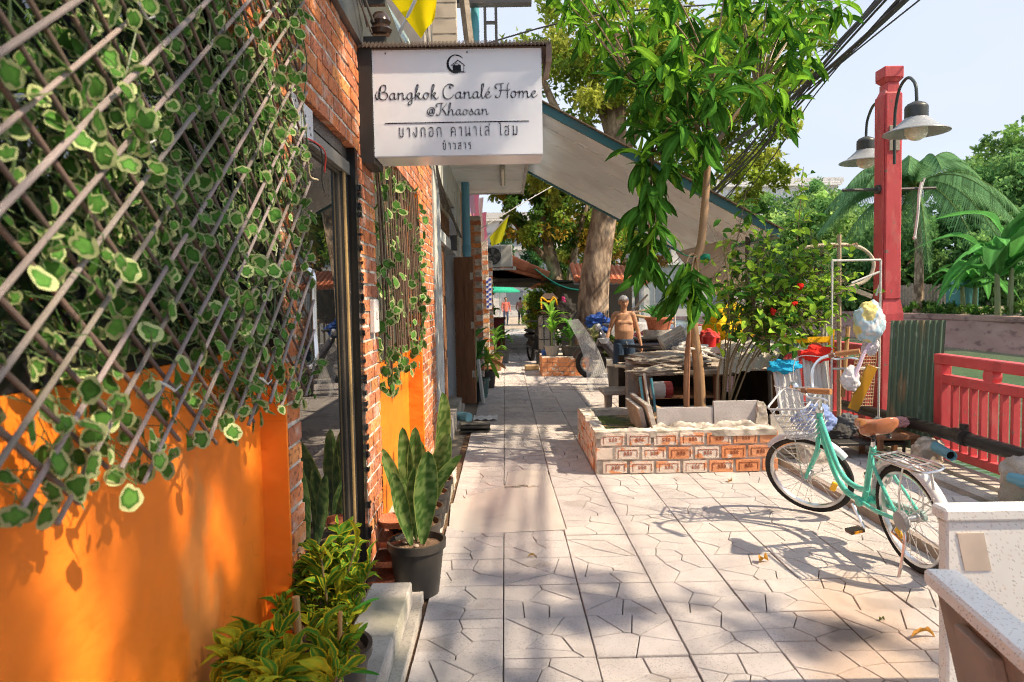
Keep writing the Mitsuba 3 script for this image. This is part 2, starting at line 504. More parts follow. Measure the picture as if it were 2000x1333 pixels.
# the far bank: sloping revetment of weathered red brick, a kerb and the bank beyond
yy = np.linspace(-20, 200, 111); rows = [(20.2, -1.6), (20.6, -.6), (20.95, .28)]
v = np.array([[x + .06 * math.sin(y * 1.3 + x * 9), y, z] for x, z in rows for y in yy]); n = len(yy)
f = [[r * n + i, r * n + i + 1, (r + 1) * n + i + 1, (r + 1) * n + i] for r in range(2) for i in range(n - 1)]
bank = struct('far_bank')
part(bank, 'revetment', (v, np.array(f)), 'bank_brick', smooth=False)
part(bank, 'kerb', bx(20.85, 21.4, -20, 200, .2, .42), 'bank_brick', smooth=False)
gx, gy = np.meshgrid(np.linspace(21.3, 75, 28), np.linspace(-20, 200, 60), indexing='ij')
gz = .36 + .9 * meshkit.fbm(np.stack([gx * .12, gy * .12, gx * 0], -1), 3, 4) * np.clip((gx - 21) / 6, 0, 1)
v = np.stack([gx, gy, gz], -1).reshape(-1, 3)
f = [[i * 60 + j, (i + 1) * 60 + j, (i + 1) * 60 + j + 1, i * 60 + j + 1] for i in range(27) for j in range(59)]
part(bank, 'grass_slope', (v, np.array(f)), 'earth', smooth=True)

SL = .386; SX0 = -.036 - SL
prng = np.random.default_rng(11)


def flag_cells(r):
    """one stamped flag: irregular many-sided pieces in a unit square"""
    pts = r.uniform(.08, .92, (6, 2))
    for _ in range(3):
        q = np.vstack([pts, pts * [-1, 1], pts * [1, -1], [2, 0] + pts * [-1, 1], [0, 2] + pts * [1, -1]])
        from scipy.spatial import Voronoi
        vo = Voronoi(q); cells = [Polygon(vo.vertices[vo.regions[vo.point_region[i]]]).intersection(sbox(0, 0, 1, 1)) for i in range(len(pts))]
        pts = np.array([.6 * np.array(c.centroid.coords[0]) + .4 * pts[i] for i, c in enumerate(cells)])
    return cells


KINDS = [flag_cells(np.random.default_rng(100 + i)) for i in range(12)]
PATCH = Polygon([(-.40, 4.62), (-.20, 4.50), (.37, 4.55), (.36, 5.3), (.345, 6.15), (.0, 6.25), (-.03, 5.7), (-.22, 5.5), (-.43, 5.2)])


def flags(x0, x1, y0, y1, z, r, detail, keep=None):
    out = []
    nx = int(round((x1 - x0) / SL)); ny = int(round((y1 - y0) / SL))
    for i in range(nx):
        for j in range(ny):
            ox, oy = x0 + i * SL, y0 + j * SL
            dz = r.normal(0, .0016); tx, ty = r.normal(0, .004, 2); tone0 = r.uniform(.1, .8)
            cells = KINDS[r.integers(12)] if detail else [sbox(0, 0, 1, 1)]
            flip = r.integers(4); rot = r.integers(2)
            for c in cells:
                if flip & 1: c = affinity.scale(c, -1, 1, origin=(.5, .5))
                if flip & 2: c = affinity.scale(c, 1, -1, origin=(.5, .5))
                if rot: c = affinity.rotate(c, 90, origin=(.5, .5))
                c = affinity.affine_transform(c, [SL, 0, 0, SL, ox, oy]).buffer(-.0024, join_style=2)
                c = c.intersection(sbox(ox + .0030, oy + .0012, ox + SL - .0030, oy + SL - .0012))
                if keep is not None: c = c.intersection(keep)
                if c.is_empty or c.area < 4e-4: continue
                for g in getattr(c, 'geoms', [c]):
                    p = np.array(g.exterior.coords)[:-1]
                    if len(p) < 3 or g.area < 4e-4: continue
                    if Polygon(p).exterior.is_ccw is False: p = p[::-1]
                    cen = p.mean(0); top = p + (cen - p) / np.maximum(np.linalg.norm(cen - p, axis=1, keepdims=True), 1e-6) * .003
                    m = len(p); hz = r.normal(0, .0006)
                    zt = z + dz + hz + (top[:, 0] - ox) * tx + (top[:, 1] - oy) * ty
                    zr = z - .0035 + dz + hz + (p[:, 0] - ox) * tx + (p[:, 1] - oy) * ty
                    vv = np.vstack([np.c_[top, zt], np.c_[p, zr], np.c_[p, np.full(m, z - .034)]])
                    ff = [[0, k, k + 1] for k in range(1, m - 1)]
                    for a in range(m):
                        b = (a + 1) % m
                        ff += [[m + a, m + b, b], [m + a, b, a], [2 * m + a, 2 * m + b, m + b], [2 * m + a, m + b, m + a]]
                    dist = math.hypot(cen[0] - .4, cen[1]) + .01
                    out.append(dict(mesh=(vv, np.array(ff)), uv=(np.clip(tone0 + r.normal(0, .12), 0, 1), .5), size=1 / dist))
    return out


from shapely import difference
ALLOW = sbox(-.41, -5, 2.37, 60).difference(PATCH)
pavement = struct('pavement')
pieces(pavement, 'paving_stone', flags(SX0, SX0 + 8 * SL, 2.5, 2.5 + 30 * SL, 0.0, prng, True, ALLOW), 'paving', 300, smooth=False)
far = flags(SX0 - 0 * SL, SX0 + 8 * SL, 2.5 + 30 * SL, 2.5 + 90 * SL, -.001, prng, False, sbox(-.41, -5, 2.37, 90))
k = uniq(pavement + '__far_flags'); scene[k] = shape(join([d['mesh'] for d in far]), 'paving', None, False, np.vstack([np.tile(d['uv'], (len(d['mesh'][0]), 1)) for d in far])); labels[k] = {'kind': 'stuff'}
near = flags(SX0, SX0 + 8 * SL, 2.5 - 12 * SL, 2.5, -.001, prng, False, sbox(-.41, -5, 2.37, 90))
k = uniq(pavement + '__near_flags'); scene[k] = shape(join([d['mesh'] for d in near]), 'paving', None, False, np.vstack([np.tile(d['uv'], (len(d['mesh'][0]), 1)) for d in near])); labels[k] = {'kind': 'stuff'}
# cement patch let into the flags, its far end broken
pm = extr(PATCH.buffer(-.004), -.03, -.0015)
part(pavement, 'cement_patch', pm, 'cement', smooth=False)
part(pavement, 'patch_crack', join([bx(-.03 + .03 * i + prng.normal(0, .006), .005 + .03 * i, 5.62 + prng.normal(0, .015), 5.64 + prng.normal(0, .015), -.004, .004 + prng.uniform(0, .006), .004) for i in range(9)]), 'mortar', smooth=False)
part(pavement, 'gutter_grit', bx(-.475, -.40, -5, 8, -.05, -.018), 'soil', smooth=False)
# a raised strip with its kerb on the canal side, then a concrete lip and bare dirt
terr = struct('canal_side_walk')
part(terr, 'kerb', bx(2.372, 2.415, -2, 20, -.03, .058), 'bench_concrete', smooth=False)
pieces(terr, 'paving_stone', flags(2.42, 2.42 + 2 * SL, 2.2, 2.2 + 18 * SL, .054, prng, True), 'paving', 80, smooth=False, stuff='paving_mass')
part(terr, 'base', bx(2.416, 3.24, -2, 60, -.03, .026), 'concrete', smooth=False)
part(terr, 'lip', bx(3.24, 3.40, -2, 30, -.03, .075, .004), 'concrete', smooth=False)
part(terr, 'dirt_strip', bx(3.40, 3.52, -2, 40, -.03, .03), 'earth', smooth=False)
part(terr, 'canal_coping', bx(3.50, 3.68, -2, 60, -.02, .072, .003), 'concrete', smooth=False)


# ------------------------------------------------------------------ brick house on the left
FX = -.68
brng = np.random.default_rng(21)


def brick_face(y0, y1, z0, z1, x=FX, blen=.165, course=.068, joint=.0145, depth=.05, r=brng, ragged=0.0):
    """bricks of a wall facing +x"""
    out = []; k = 0; z = z0
    while z < z1 - .02:
        h = min(course - joint, z1 - z); y = y0 - (blen * .5 if k % 2 else 0)
        while y < y1 - .012:
            l = blen - joint + r.normal(0, .004); a, b = max(y, y0), min(y + l, y1)
            if b - a > .02:
                p = r.normal(0, .0014)
                out.append(dict(mesh=bx(x - depth, x + .002 + p, a, b, z + r.normal(0, .0015), z + h + r.normal(0, .0015), 0.002, r), uv=(r.uniform(), r.uniform()), size=b - a))
            y += blen
        z += course; k += 1
    return out


house = thing('brick_house', 'brick fronted house with orange plaster panels and a dark glass door', 'house')
H_ = house
# mortar bodies behind the bricks
lint = part(H_, 'lintel', join([bx(-1.0, FX - .003, 2.2, 3.47, 2.205, 2.70), bx(-1.0, FX - .003, .2, 2.2, 2.30, 2.70)]), 'mortar', smooth=False)
pieces(lint, 'brick', brick_face(1.9, 3.47, 2.2, 2.70), 'brick', smooth=False)
p1 = part(H_, 'left_pier', bx(-1.0, FX - .003, 2.213, 2.345, .1, 2.20), 'mortar', smooth=False)
pieces(p1, 'brick', brick_face(2.212, 2.347, .16, 2.19, blen=.30), 'brick', smooth=False)
p2 = part(H_, 'right_pier', bx(-1.0, FX - .003, 3.44, 3.83, .2, 2.70), 'mortar', smooth=False)
pieces(p2, 'brick', brick_face(3.44, 3.832, .22, 2.70), 'brick', smooth=False)
p3 = part(H_, 'far_pier', bx(-1.0, FX - .003, 5.86, 6.95, 0, 2.75), 'mortar', smooth=False)
pieces(p3, 'brick', brick_face(5.86, 6.95, .1, 2.75), 'brick', 300, smooth=False)
part(H_, 'beam', bx(-1.0, FX - .004, 3.83, 5.86, 2.35, 2.75), 'mortar', smooth=False)
pieces(H_, 'beam_brick', brick_face(3.83, 5.86, 2.35, 2.75), 'brick', 60, smooth=False)
part(H_, 'orange_wall', join([bx(-.98, -.76, -.6, 2.212, 0, 1.35), bx(-.98, -.76, -.6, .55, 1.35, 2.4)]), 'orange_plaster', smooth=False, label='orange plastered wall under the window')
part(H_, 'orange_reveal', bx(-.98, FX - .001, 2.196, 2.2125, 0, 1.35), 'orange_plaster', smooth=False)
part(H_, 'window_reveal', bx(-.98, FX - .003, 2.197, 2.2125, 1.352, 2.2), 'satin', (.02, .02, .02), smooth=False)
part(H_, 'orange_wall', bx(-.98, -.795, 3.83, 5.80, 0, 2.35), 'orange_plaster', smooth=False, label='orange plastered recess behind the folded trellis')
part(H_, 'recess_panel', bx(-.80, -.778, 3.831, 5.799, 1.12, 2.35), 'satin', (.05, .055, .05), smooth=False)
part(H_, 'orange_reveal', bx(-.98, FX - .001, 5.80, 5.858, 0, 2.35), 'orange_plaster', smooth=False)
# window behind the trellis
w = part(H_, 'window', join([bx(-.80, -.765, .55, 2.196, 1.352, 1.42), bx(-.80, -.765, .55, 2.196, 2.27, 2.32), bx(-.80, -.765, .55, .60, 1.42, 2.27), bx(-.80, -.765, 2.14, 2.196, 1.42, 2.27), bx(-.80, -.765, 1.36, 1.41, 1.42, 2.27)]), 'gloss', (.012, .012, .013), smooth=False)
part(w, 'pane', join([bx(-.788, -.786, .6, 1.36, 1.42, 2.27), bx(-.788, -.786, 1.41, 2.14, 1.42, 2.27)]), 'tinted_glass', smooth=False)
part(H_, 'room', join([bx(-3.2, -3.15, -.6, 7, 0, 2.7), bx(-3.2, -1.0, -.65, -.6, 0, 2.7), bx(-3.2, -1.0, 3.5, 3.55, 0, 2.7), bx(-3.2, -1.0, -.6, 3.5, 2.66, 2.7), bx(-3.2, -1.0, -.6, 3.5, .1, .15)]), 'matte', (.03, .03, .032), smooth=False)
part(H_, 'curtain', bx(-1.06, -1.02, .55, 2.2, 1.3, 2.4), 'matte', (.012, .014, .015), smooth=False)
# black roof fascia above the brick
part(H_, 'fascia', join([bx(-1.1, FX + .03, .2, 3.50, 2.703, 3.3), bx(-1.1, FX + .0, 3.50, 7, 2.753, 3.3)]), 'satin', (.045, .05, .055), smooth=False)
part(H_, 'roof', bx(-3.3, -.72, -.65, 7, 3.3, 3.4), 'matte', (.06, .06, .06), smooth=False)
# door: bronze frame, tall glass, tar-black jamb
dk = (.028, .026, .024)
d = part(H_, 'door', join([bx(-.80, -.73, 2.347, 2.40, .16, 2.20), bx(-.80, -.73, 3.225, 3.262, .16, 2.14), bx(-.80, -.73, 2.40, 3.225, 2.06, 2.14), bx(-.80, -.73, 2.40, 3.225, .16, .24)]), 'satin', (.05, .042, .032), smooth=False)
part(d, 'pane', bx(-.742, -.737, 2.40, 3.225, 0.24, 2.06), 'tinted_glass', smooth=False, label='dark reflective glass of the door')
part(d, 'bronze_strip', bx(-.735, -.712, 3.266, 3.30, .17, 2.08), 'satin', (.38, .25, .10), smooth=False)
part(d, 'frame', join([bx(-.80, -.718, 3.265, 3.44, .14, 2.2), bx(-.80, -.71, 2.347, 3.24, 2.142, 2.205), bx(-.80, -.69, 2.347, 3.44, .06, .158)]), 'satin', dk, smooth=False)
part(d, 'tar_jamb', bx(-.80, FX - .002, 3.36, 3.442, .1, 2.2, .004), 'gloss', (.013, .013, .013), smooth=False, label='black tarred jamb with splashed edges')
part(d, 'tar_splash', join([bx(FX - .004, FX + .0065, 3.436 - .004, 3.436 + brng.uniform(.006, .035), z, z + brng.uniform(.008, .03), .003, brng) for z in brng.uniform(.22, 2.1, 46)]), 'gloss', (.013, .013, .013), smooth=False, kind='stuff')
part(d, 'grey_head', bx(-.74, -.705, 2.62, 3.36, 2.075, 2.13), 'satin', (.16, .16, .15), smooth=False)
part(d, 'closer_box', rbox(-.73, -.675, 2.36, 2.62, 2.055, 2.175, .004), 'satin', (.55, .56, .58), smooth=False, label='pale metal lock box above the glass door')
part(d, 'closer_hole', join([tube([(-.676, y, z), (-.6735, y, z)], .005, 8) for y, z in ((2.40, 2.15), (2.45, 2.14), (2.52, 2.13), (2.57, 2.10), (2.58, 2.08))]), 'plain', (.02, .02, .02))
wires = [([(-.69, 2.44, 2.06), (-.66, 2.46, 2.0), (-.67, 2.53, 1.93), (-.66, 2.60, 1.925)], (.62, .52, .33)), ([(-.69, 2.50, 2.06), (-.655, 2.58, 2.05), (-.65, 2.68, 2.035), (-.66, 2.70, 1.97)], (.55, .05, .04)), ([(-.69, 2.54, 2.06), (-.655, 2.64, 2.04), (-.67, 2.70, 1.94), (-.67, 2.73, 1.90)], (.03, .03, .03))]
for p, c in wires: part(d, 'wire', tube(p, .0028, 6, n=6), 'gloss', c)
hx0 = -.655
part(d, 'handle', tube([(-.735, 2.44, 1.58), (-.70, 2.44, 1.60), (hx0, 2.45, 1.585), (hx0, 2.455, 1.50), (hx0, 2.455, 1.38), (hx0, 2.45, 1.285), (-.70, 2.44, 1.27), (-.735, 2.44, 1.29)], .013, 12, n=5), 'chrome', (.75, .75, .75), label='curved steel door pull')
part(H_, 'door_sill', bx(-.80, -.69, 2.34, 3.83, -.03, .06), 'grey_wood', smooth=False)
part(H_, 'plinth', join([bx(-.80, -.70, -.6, 2.34, -.03, .12), bx(-.80, -.70, 3.83, 5.86, -.03, .1)]), 'concrete', smooth=False)
part(H_, 'cable', tube([(-.655, 2.20, 2.60), (-.66, 2.6, 2.72), (-.65, 3.0, 2.86), (-.64, 3.3, 2.93), (-.62, 3.46, 2.78)], .006, 6, n=5), 'satin', (.10, .09, .085))
part(H_, 'cable', tube([(-.655, 2.72, 3.1), (-.65, 3.0, 2.96), (-.63, 3.25, 2.86), (-.60, 3.45, 2.75)], .005, 6, n=5), 'satin', (.10, .09, .085))
part(H_, 'cable', tube([(-.64, 2.9, 3.3), (-.64, 3.1, 3.05), (-.62, 3.35, 2.90), (-.60, 3.5, 2.82)], .007, 6, n=5), 'satin', (.09, .085, .08))

# switch plate on the right pier
sp = thing('switch_plate', 'narrow brushed metal plate on the brick pier right of the door', 'switch plate')
part(sp, 'plate', rbox(FX, FX + .028, 3.60, 3.72, 1.33, 1.50, .005), 'satin', (.62, .60, .58), smooth=False)
part(sp, 'button', rbox(FX + .028, FX + .034, 3.64, 3.68, 1.40, 1.44, .002), 'satin', (.5, .5, .5), smooth=False)

# step in front of the door: two courses of cement tiles on a rough lower ledge
st = thing('door_step', 'low step of pale cement tiles below the glass door', 'step')
part(st, 'ledge', bx(-.64, -.425, -.6, 3.33, -.03, .06, .004), 'concrete', smooth=False)
part(st, 'lower_ledge', bx(-.72, -.44, 3.33, 5.6, -.03, .05, .006), 'concrete', smooth=False)
yt = 3.30
for i in range(6):
    y0 = yt - .545 * (i + 1) + .006; part(st, 'tile', rbox(-.65, -.462 - .004 * (i % 2), y0, yt - .545 * i, .062, .172, .006), 'concrete', smooth=False)
bb = np.random.default_rng(5)
part(st, 'loose_brick', join([bx(-.62, -.44, 5.6 + i * .17, 5.75 + i * .17, -.02, .10 + bb.uniform(0, .05), .012, bb) for i in range(3)]), 'mortar', smooth=False)
# ------------------------------------------------------------------ trellis and variegated creeper
lr = np.random.default_rng(33)


def ivy_leaf(r, size=1.0):
    """round scalloped leaf with a cream margin, in the xy plane, stalk at the origin, tip along +y"""
    n = 16; a = np.linspace(0, 2 * np.pi, n, endpoint=False)
    w = r.uniform(.42, .52); jag = r.uniform(0.02, .07)
    R = 1 + jag * np.cos(a * r.integers(5, 8) + r.uniform(0, 6)) + r.normal(0, .02, n)
    notch = 1 - .28 * np.exp(-((a - 1.5 * np.pi) / .35) ** 2)
    ox = np.cos(a) * w * R * notch; oy = .5 + np.sin(a) * .5 * R * notch
    cup = r.uniform(.15, .6); bend = r.uniform(-.3, .3)
    def zz(x, y): return cup * x * x + bend * (y - .5) ** 2 + .03 * np.sin(9 * x + 5 * y)
    star = r.uniform(.58, .76) + .10 * np.cos(a * r.integers(3, 9) + r.uniform(0, 6)) + r.normal(0, .07, n)
    rings = [(0.0, None), (.40, 0), (star, 1), (np.minimum(star + .10, .93), 2), (1.0, 3)]
    vs = [[0, .5, zz(0, .5)]]; dark = np.array([.04, .135, .022]) * r.uniform(.7, 1.5); mid = np.array([.10, .25, .05]) * r.uniform(.7, 1.3); pale = np.array([.54, .62, .30]) * r.uniform(.4, 1.1)
    cs = [mid * .9]
    for s, k in rings[1:]:
        x, y = ox * s, .5 + (oy - .5) * s
        vs += list(np.c_[x, y, zz(x, y)]); c = [mid, dark, pale * .9, pale][k]; cs += [c] * n
    f = [[0, 1 + j, 1 + (j + 1) % n] for j in range(n)]
    for q in range(3):
        for j in range(n):
            k = (j + 1) % n; A, B = 1 + q * n, 1 + (q + 1) * n
            f += [[A + j, B + j, B + k], [A + j, B + k, A + k]]
    return np.array(vs) * size, np.array(f), np.array(cs)


def orient(v, pos, up, nrm, s=1.0):
    """leaf local: y -> up, z -> nrm"""
    y = np.asarray(up, float); y = y / np.linalg.norm(y); z = np.asarray(nrm, float); z = z - y * (z @ y); z /= np.linalg.norm(z) + 1e-9
    x = np.cross(y, z)
    return v * s @ np.array([x, y, z]) + pos


IVY = [ivy_leaf(np.random.default_rng(900 + i)) for i in range(28)]


def creeper(key, spots, r, size=(.04, .075), nmax=300, face=(1, 0, .25)):
    items, stems = [], []
    for p in spots:
        v, f, c = IVY[r.integers(len(IVY))]
        n = np.array(face) + r.normal(0, .85, 3); n[0] = abs(n[0]) + .15
        up = np.array([r.normal(0, .4), r.normal(0, .7), -.75 + r.normal(0, .7)])
        s = r.uniform(*size); q = orient(v, p, up, n, s)
        items.append(dict(mesh=(q, f), color=c * r.uniform(.6, 1.35), size=s / (np.linalg.norm(np.array(p) - EYE) + .1)))
        stems.append(tube([p, p + np.array([-.01, r.normal(0, .012), .012]), p + np.array([-.03, r.normal(0, .03), .03 + r.normal(0, .015)])], .0012, 3, cap=False))
    pieces(key, 'leaf', items, 'leaf', nmax, smooth=True)
    part(key, 'stem', join(stems), 'satin', (.07, .14, .04))


trel = thing('willow_trellis', 'large diamond trellis of thin brown rods across the dark window', 'trellis')
TX = -.655
rods = []
DY, DZ = .127, .099          # diamond width and height
yA, yB, zA, zB = .52, 2.43, 1.13, 2.62


def lower(y):   # zigzag lower edge, rising away from the wall's near end
    return 1.20 + (.02 if y < 1 else 0) + .02 * math.sin(y * 23)


slope = DZ / DY
for sgn in (1, -1):
    k0 = -22
    for k in range(k0, 52):
        # rod: z = zc + sgn * slope * (y - yk)
        yk = .30 + k * DY; pts = []
        ends = []
        for t in np.linspace(yA, yB, 240):
            z = 1.9 + sgn * slope * (t - yk)
            if lower(t) < z < zB + (.06 if sgn > 0 else .0): ends.append((t, z))
        if len(ends) < 6: continue
        a, b = np.array(ends[0]), np.array(ends[-1]); d = (b - a) / np.linalg.norm(b - a)
        a, b = a - d * lr.uniform(.0, .03), b + d * lr.uniform(0, .03)
        m = (a + b) / 2 + lr.normal(0, .006, 2); x = TX + (.006 if sgn > 0 else -.006)
        rods.append((tube([(x, *a), (x + lr.normal(0, .004), *m), (x, *b)], .0046 + lr.normal(0, .0004), 7, n=4), sgn))
for m, sgn in rods:
    c = np.array([.27, .24, .235]) if sgn > 0 else np.array([.15, .115, .10])
    part(trel, 'rod', m, 'matte', c * lr.uniform(.75, 1.15) * np.array([1, lr.uniform(.9, 1), lr.uniform(.85, 1)]))
for y, z in ((1.30, 2.24), (1.32, 2.02), (1.30, 1.79), (1.36, 1.33), (2.0, 2.3), (1.9, 1.28), (2.38, 1.98)):
    part(trel, 'cable_tie', join([tube([(TX + .011, y - .03, z + .012), (TX + .014, y, z), (TX + .011, y + .03, z - .012)], .0028, 5), tube([(TX + .012, y + .03, z - .012), (TX + .018, y + .045, z - .002)], .0017, 4)]), 'satin', (.55, .56, .55))

vine = thing('variegated_creeper', 'cream edged creeper hanging through the large diamond trellis', 'climbing plant')
sp = []
while len(sp) < 2600:
    y, z = lr.uniform(.62, 2.42), lr.uniform(1.17, 2.6)
    den = .62 + .5 * math.sin(y * 7 + z * 3) * math.sin(z * 6 - y * 2)
    if y < 1.15: den *= .5
    if z < 1.4: den *= .75
    if lr.uniform() > den: continue
    sp.append(np.array([TX + lr.choice([-.075, -.055, -.03, -.012, .012]) + lr.normal(0, .012), y, z]))
for y, z in ((.99, 1.205), (1.02, 1.25), (1.06, 1.20), (1.12, 1.20), (1.16, 1.22), (1.31, 1.22), (1.38, 1.26), (1.62, 1.20), (2.05, 1.19), (2.2, 1.18), (2.45, 1.95), (2.46, 2.44), (2.44, 2.30), (2.42, 2.05)):
    sp.append(np.array([TX + .006, y, z + (.035 if z < 1.3 else 0)]))
creeper(vine, sp, lr, (.022, .050))
vs = []
for i in range(34):
    y, z = lr.uniform(.6, 2.4), lr.uniform(2.2, 2.6); p = [np.array([TX - .02, y, z])]
    for _ in range(lr.integers(4, 9)): p.append(p[-1] + [lr.normal(0, .008), lr.normal(0, .06), -lr.uniform(.06, .16)])
    p = [q for q in p if q[2] > 1.16]
    if len(p) > 2: vs.append(tube(p, .0022, 5, n=4))
part(vine, 'runner', join(vs), 'satin', (.06, .11, .035))

# folded trellis in the second recess
trel2 = thing('folded_trellis', 'closed-up willow trellis hanging over the second orange recess', 'trellis')
y = 3.90
while y < 5.72:
    zt, zb = 2.30 + lr.normal(0, .02), 1.10 + .06 * (y - 3.9) + lr.normal(0, .03)
    lean = .07 + lr.normal(0, .02)
    part(trel2, 'rod', tube([(-.665 + lr.normal(0, .008), y - lean, zt), (-.66, y, (zt + zb) / 2), (-.665 + lr.normal(0, .008), y + lean, zb)], .0062, 6, n=4), 'matte', np.array([.13, .085, .06]) * lr.uniform(.7, 1.4))
    y += .088 + lr.normal(0, .012)
vine2 = thing('variegated_creeper', 'pale creeper threaded through the closed-up folded trellis', 'climbing plant')
sp = []
while len(sp) < 250:
    y, z = lr.uniform(3.86, 5.78), lr.uniform(1.02, 2.3)
    edge = min(1, abs(y - 4.8) / .9)
    if lr.uniform() < .25 + .75 * max(edge ** 2, (1.5 - z) if y < 4.6 else 0): sp.append(np.array([-.645 + lr.normal(0, .014) - (.07 if lr.uniform() < .4 else 0), y, z]))
for i in range(22): sp.append(np.array([-.64, lr.uniform(3.86, 4.35), lr.uniform(.98, 1.2)]))
creeper(vine2, sp, lr, (.05, .085), 272)


# ------------------------------------------------------------------ hanging sign
def nib(strokes, w=.018, contrast=.7, ang=35):
    """pen strokes with a broad nib -> shapely area"""
    out = []
    for s in strokes:
        p = smoothpts(s, 8) if len(s) > 2 else np.linspace(s[0], s[1], 8)
        for a, b in zip(p[:-1], p[1:]):
            d = b - a; t = math.atan2(d[1], d[0]); wd = w * (1 - contrast * abs(math.cos(t - math.radians(ang)))) * .5
            out.append(LineString([a, b]).buffer(max(wd, w * .14), quad_segs=3))
    return unary_union(out)


SCRIPT = {
 'B': (.93, [[(.30, .08), (.33, .5), (.42, .95)], [(.12, .55), (.02, .35), (.06, .08), (.16, .03), (.22, .25), (.30, .75), (.48, 1.0), (.70, .98), (.76, .80), (.66, .60), (.46, .52)], [(.46, .52), (.74, .48), (.86, .30), (.78, .08), (.58, .0), (.36, .05), (.30, .14)]]),
 'C': (.88, [[(.62, .72), (.54, .80), (.58, .92), (.72, .96), (.80, .86), (.66, .99), (.44, 1.0), (.18, .78), (.08, .42), (.16, .1), (.40, -.02), (.64, .06), (.86, .30)]]),
 'H': (1.06, [[(.10, .66), (.02, .80), (.10, .94), (.30, .97), (.62, 1.0)], [(.44, .97), (.44, .5), (.34, .12), (.18, .0), (.04, .08), (.10, .2)], [(1.02, 1.0), (.90, .86), (.88, .4), (.88, .0)], [(.30, .50), (.6, .54), (.96, .52), (1.08, .60)]]),
 'K': (.94, [[(.10, .72), (.02, .84), (.12, .97), (.30, .98), (.62, 1.0)], [(.46, .98), (.42, .5), (.30, .1), (.14, .0), (.04, .1)], [(.92, .98), (.78, .78), (.52, .52)], [(.52, .52), (.70, .30), (.84, .02), (.98, .08)]]),
 'a': (.58, [[(.42, .38), (.30, .46), (.12, .34), (.08, .12), (.18, .0), (.32, .08), (.42, .30), (.44, .44)], [(.44, .44), (.40, .15), (.46, .01), (.60, .12)]]),
 'n': (.64, [[(.02, .32), (.12, .44), (.13, .25), (.10, .0)], [(.11, .18), (.24, .40), (.38, .44), (.44, .30), (.44, .08), (.52, .0), (.66, .14)]]),
 'g': (.58, [[(.42, .38), (.30, .46), (.12, .34), (.08, .12), (.18, .0), (.32, .08), (.42, .30), (.44, .44)], [(.44, .44), (.42, -.1), (.34, -.34), (.18, -.36), (.16, -.22), (.34, -.06), (.60, .14)]]),
 'k': (.58, [[(.04, .2), (.22, .62), (.30, .92), (.22, 1.0), (.15, .84), (.12, .4), (.10, .0)], [(.12, .24), (.28, .44), (.38, .38), (.30, .25), (.14, .22)], [(.22, .23), (.36, .04), (.46, .0), (.60, .14)]]),
 'o': (.54, [[(.28, .45), (.12, .36), (.08, .14), (.20, .0), (.36, .08), (.42, .28), (.34, .43), (.24, .44)], [(.34, .42), (.44, .36), (.56, .40)]]),
 'l': (.32, [[(.0, .16), (.18, .55), (.26, .9), (.18, 1.0), (.12, .84), (.10, .3), (.14, .04), (.22, .0), (.34, .14)]]),
 'e': (.46, [[(.06, .20), (.26, .26), (.34, .38), (.24, .46), (.10, .34), (.08, .12), (.20, .0), (.34, .06), (.48, .18)]]),
 'm': (.92, [[(.02, .32), (.12, .44), (.13, .25), (.10, .0)], [(.11, .18), (.22, .40), (.34, .44), (.40, .30), (.38, .0)], [(.39, .18), (.50, .40), (.62, .44), (.70, .30), (.70, .08), (.78, .0), (.94, .14)]]),
 'h': (.64, [[(.04, .2), (.22, .62), (.30, .92), (.22, 1.0), (.15, .84), (.12, .4), (.10, .0)], [(.12, .2), (.26, .42), (.38, .44), (.44, .30), (.44, .08), (.52, .0), (.66, .14)]]),
 's': (.44, [[(.0, .12), (.18, .32), (.24, .48), (.28, .34), (.36, .16), (.28, .02), (.14, .0), (.08, .08)], [(.34, .1), (.46, .16)]]),
 '@': (.80, [[(.52, .42), (.44, .50), (.30, .44), (.26, .24), (.34, .16), (.46, .24), (.54, .46), (.52, .24), (.58, .16), (.68, .24), (.70, .44), (.58, .62), (.38, .66), (.16, .52), (.10, .28), (.22, .06), (.46, .0), (.62, .06)]]),
 ' ': (.26, [])}
SCRIPT['é'] = (.46, SCRIPT['e'][1] + [[(.24, .58), (.36, .74)]])
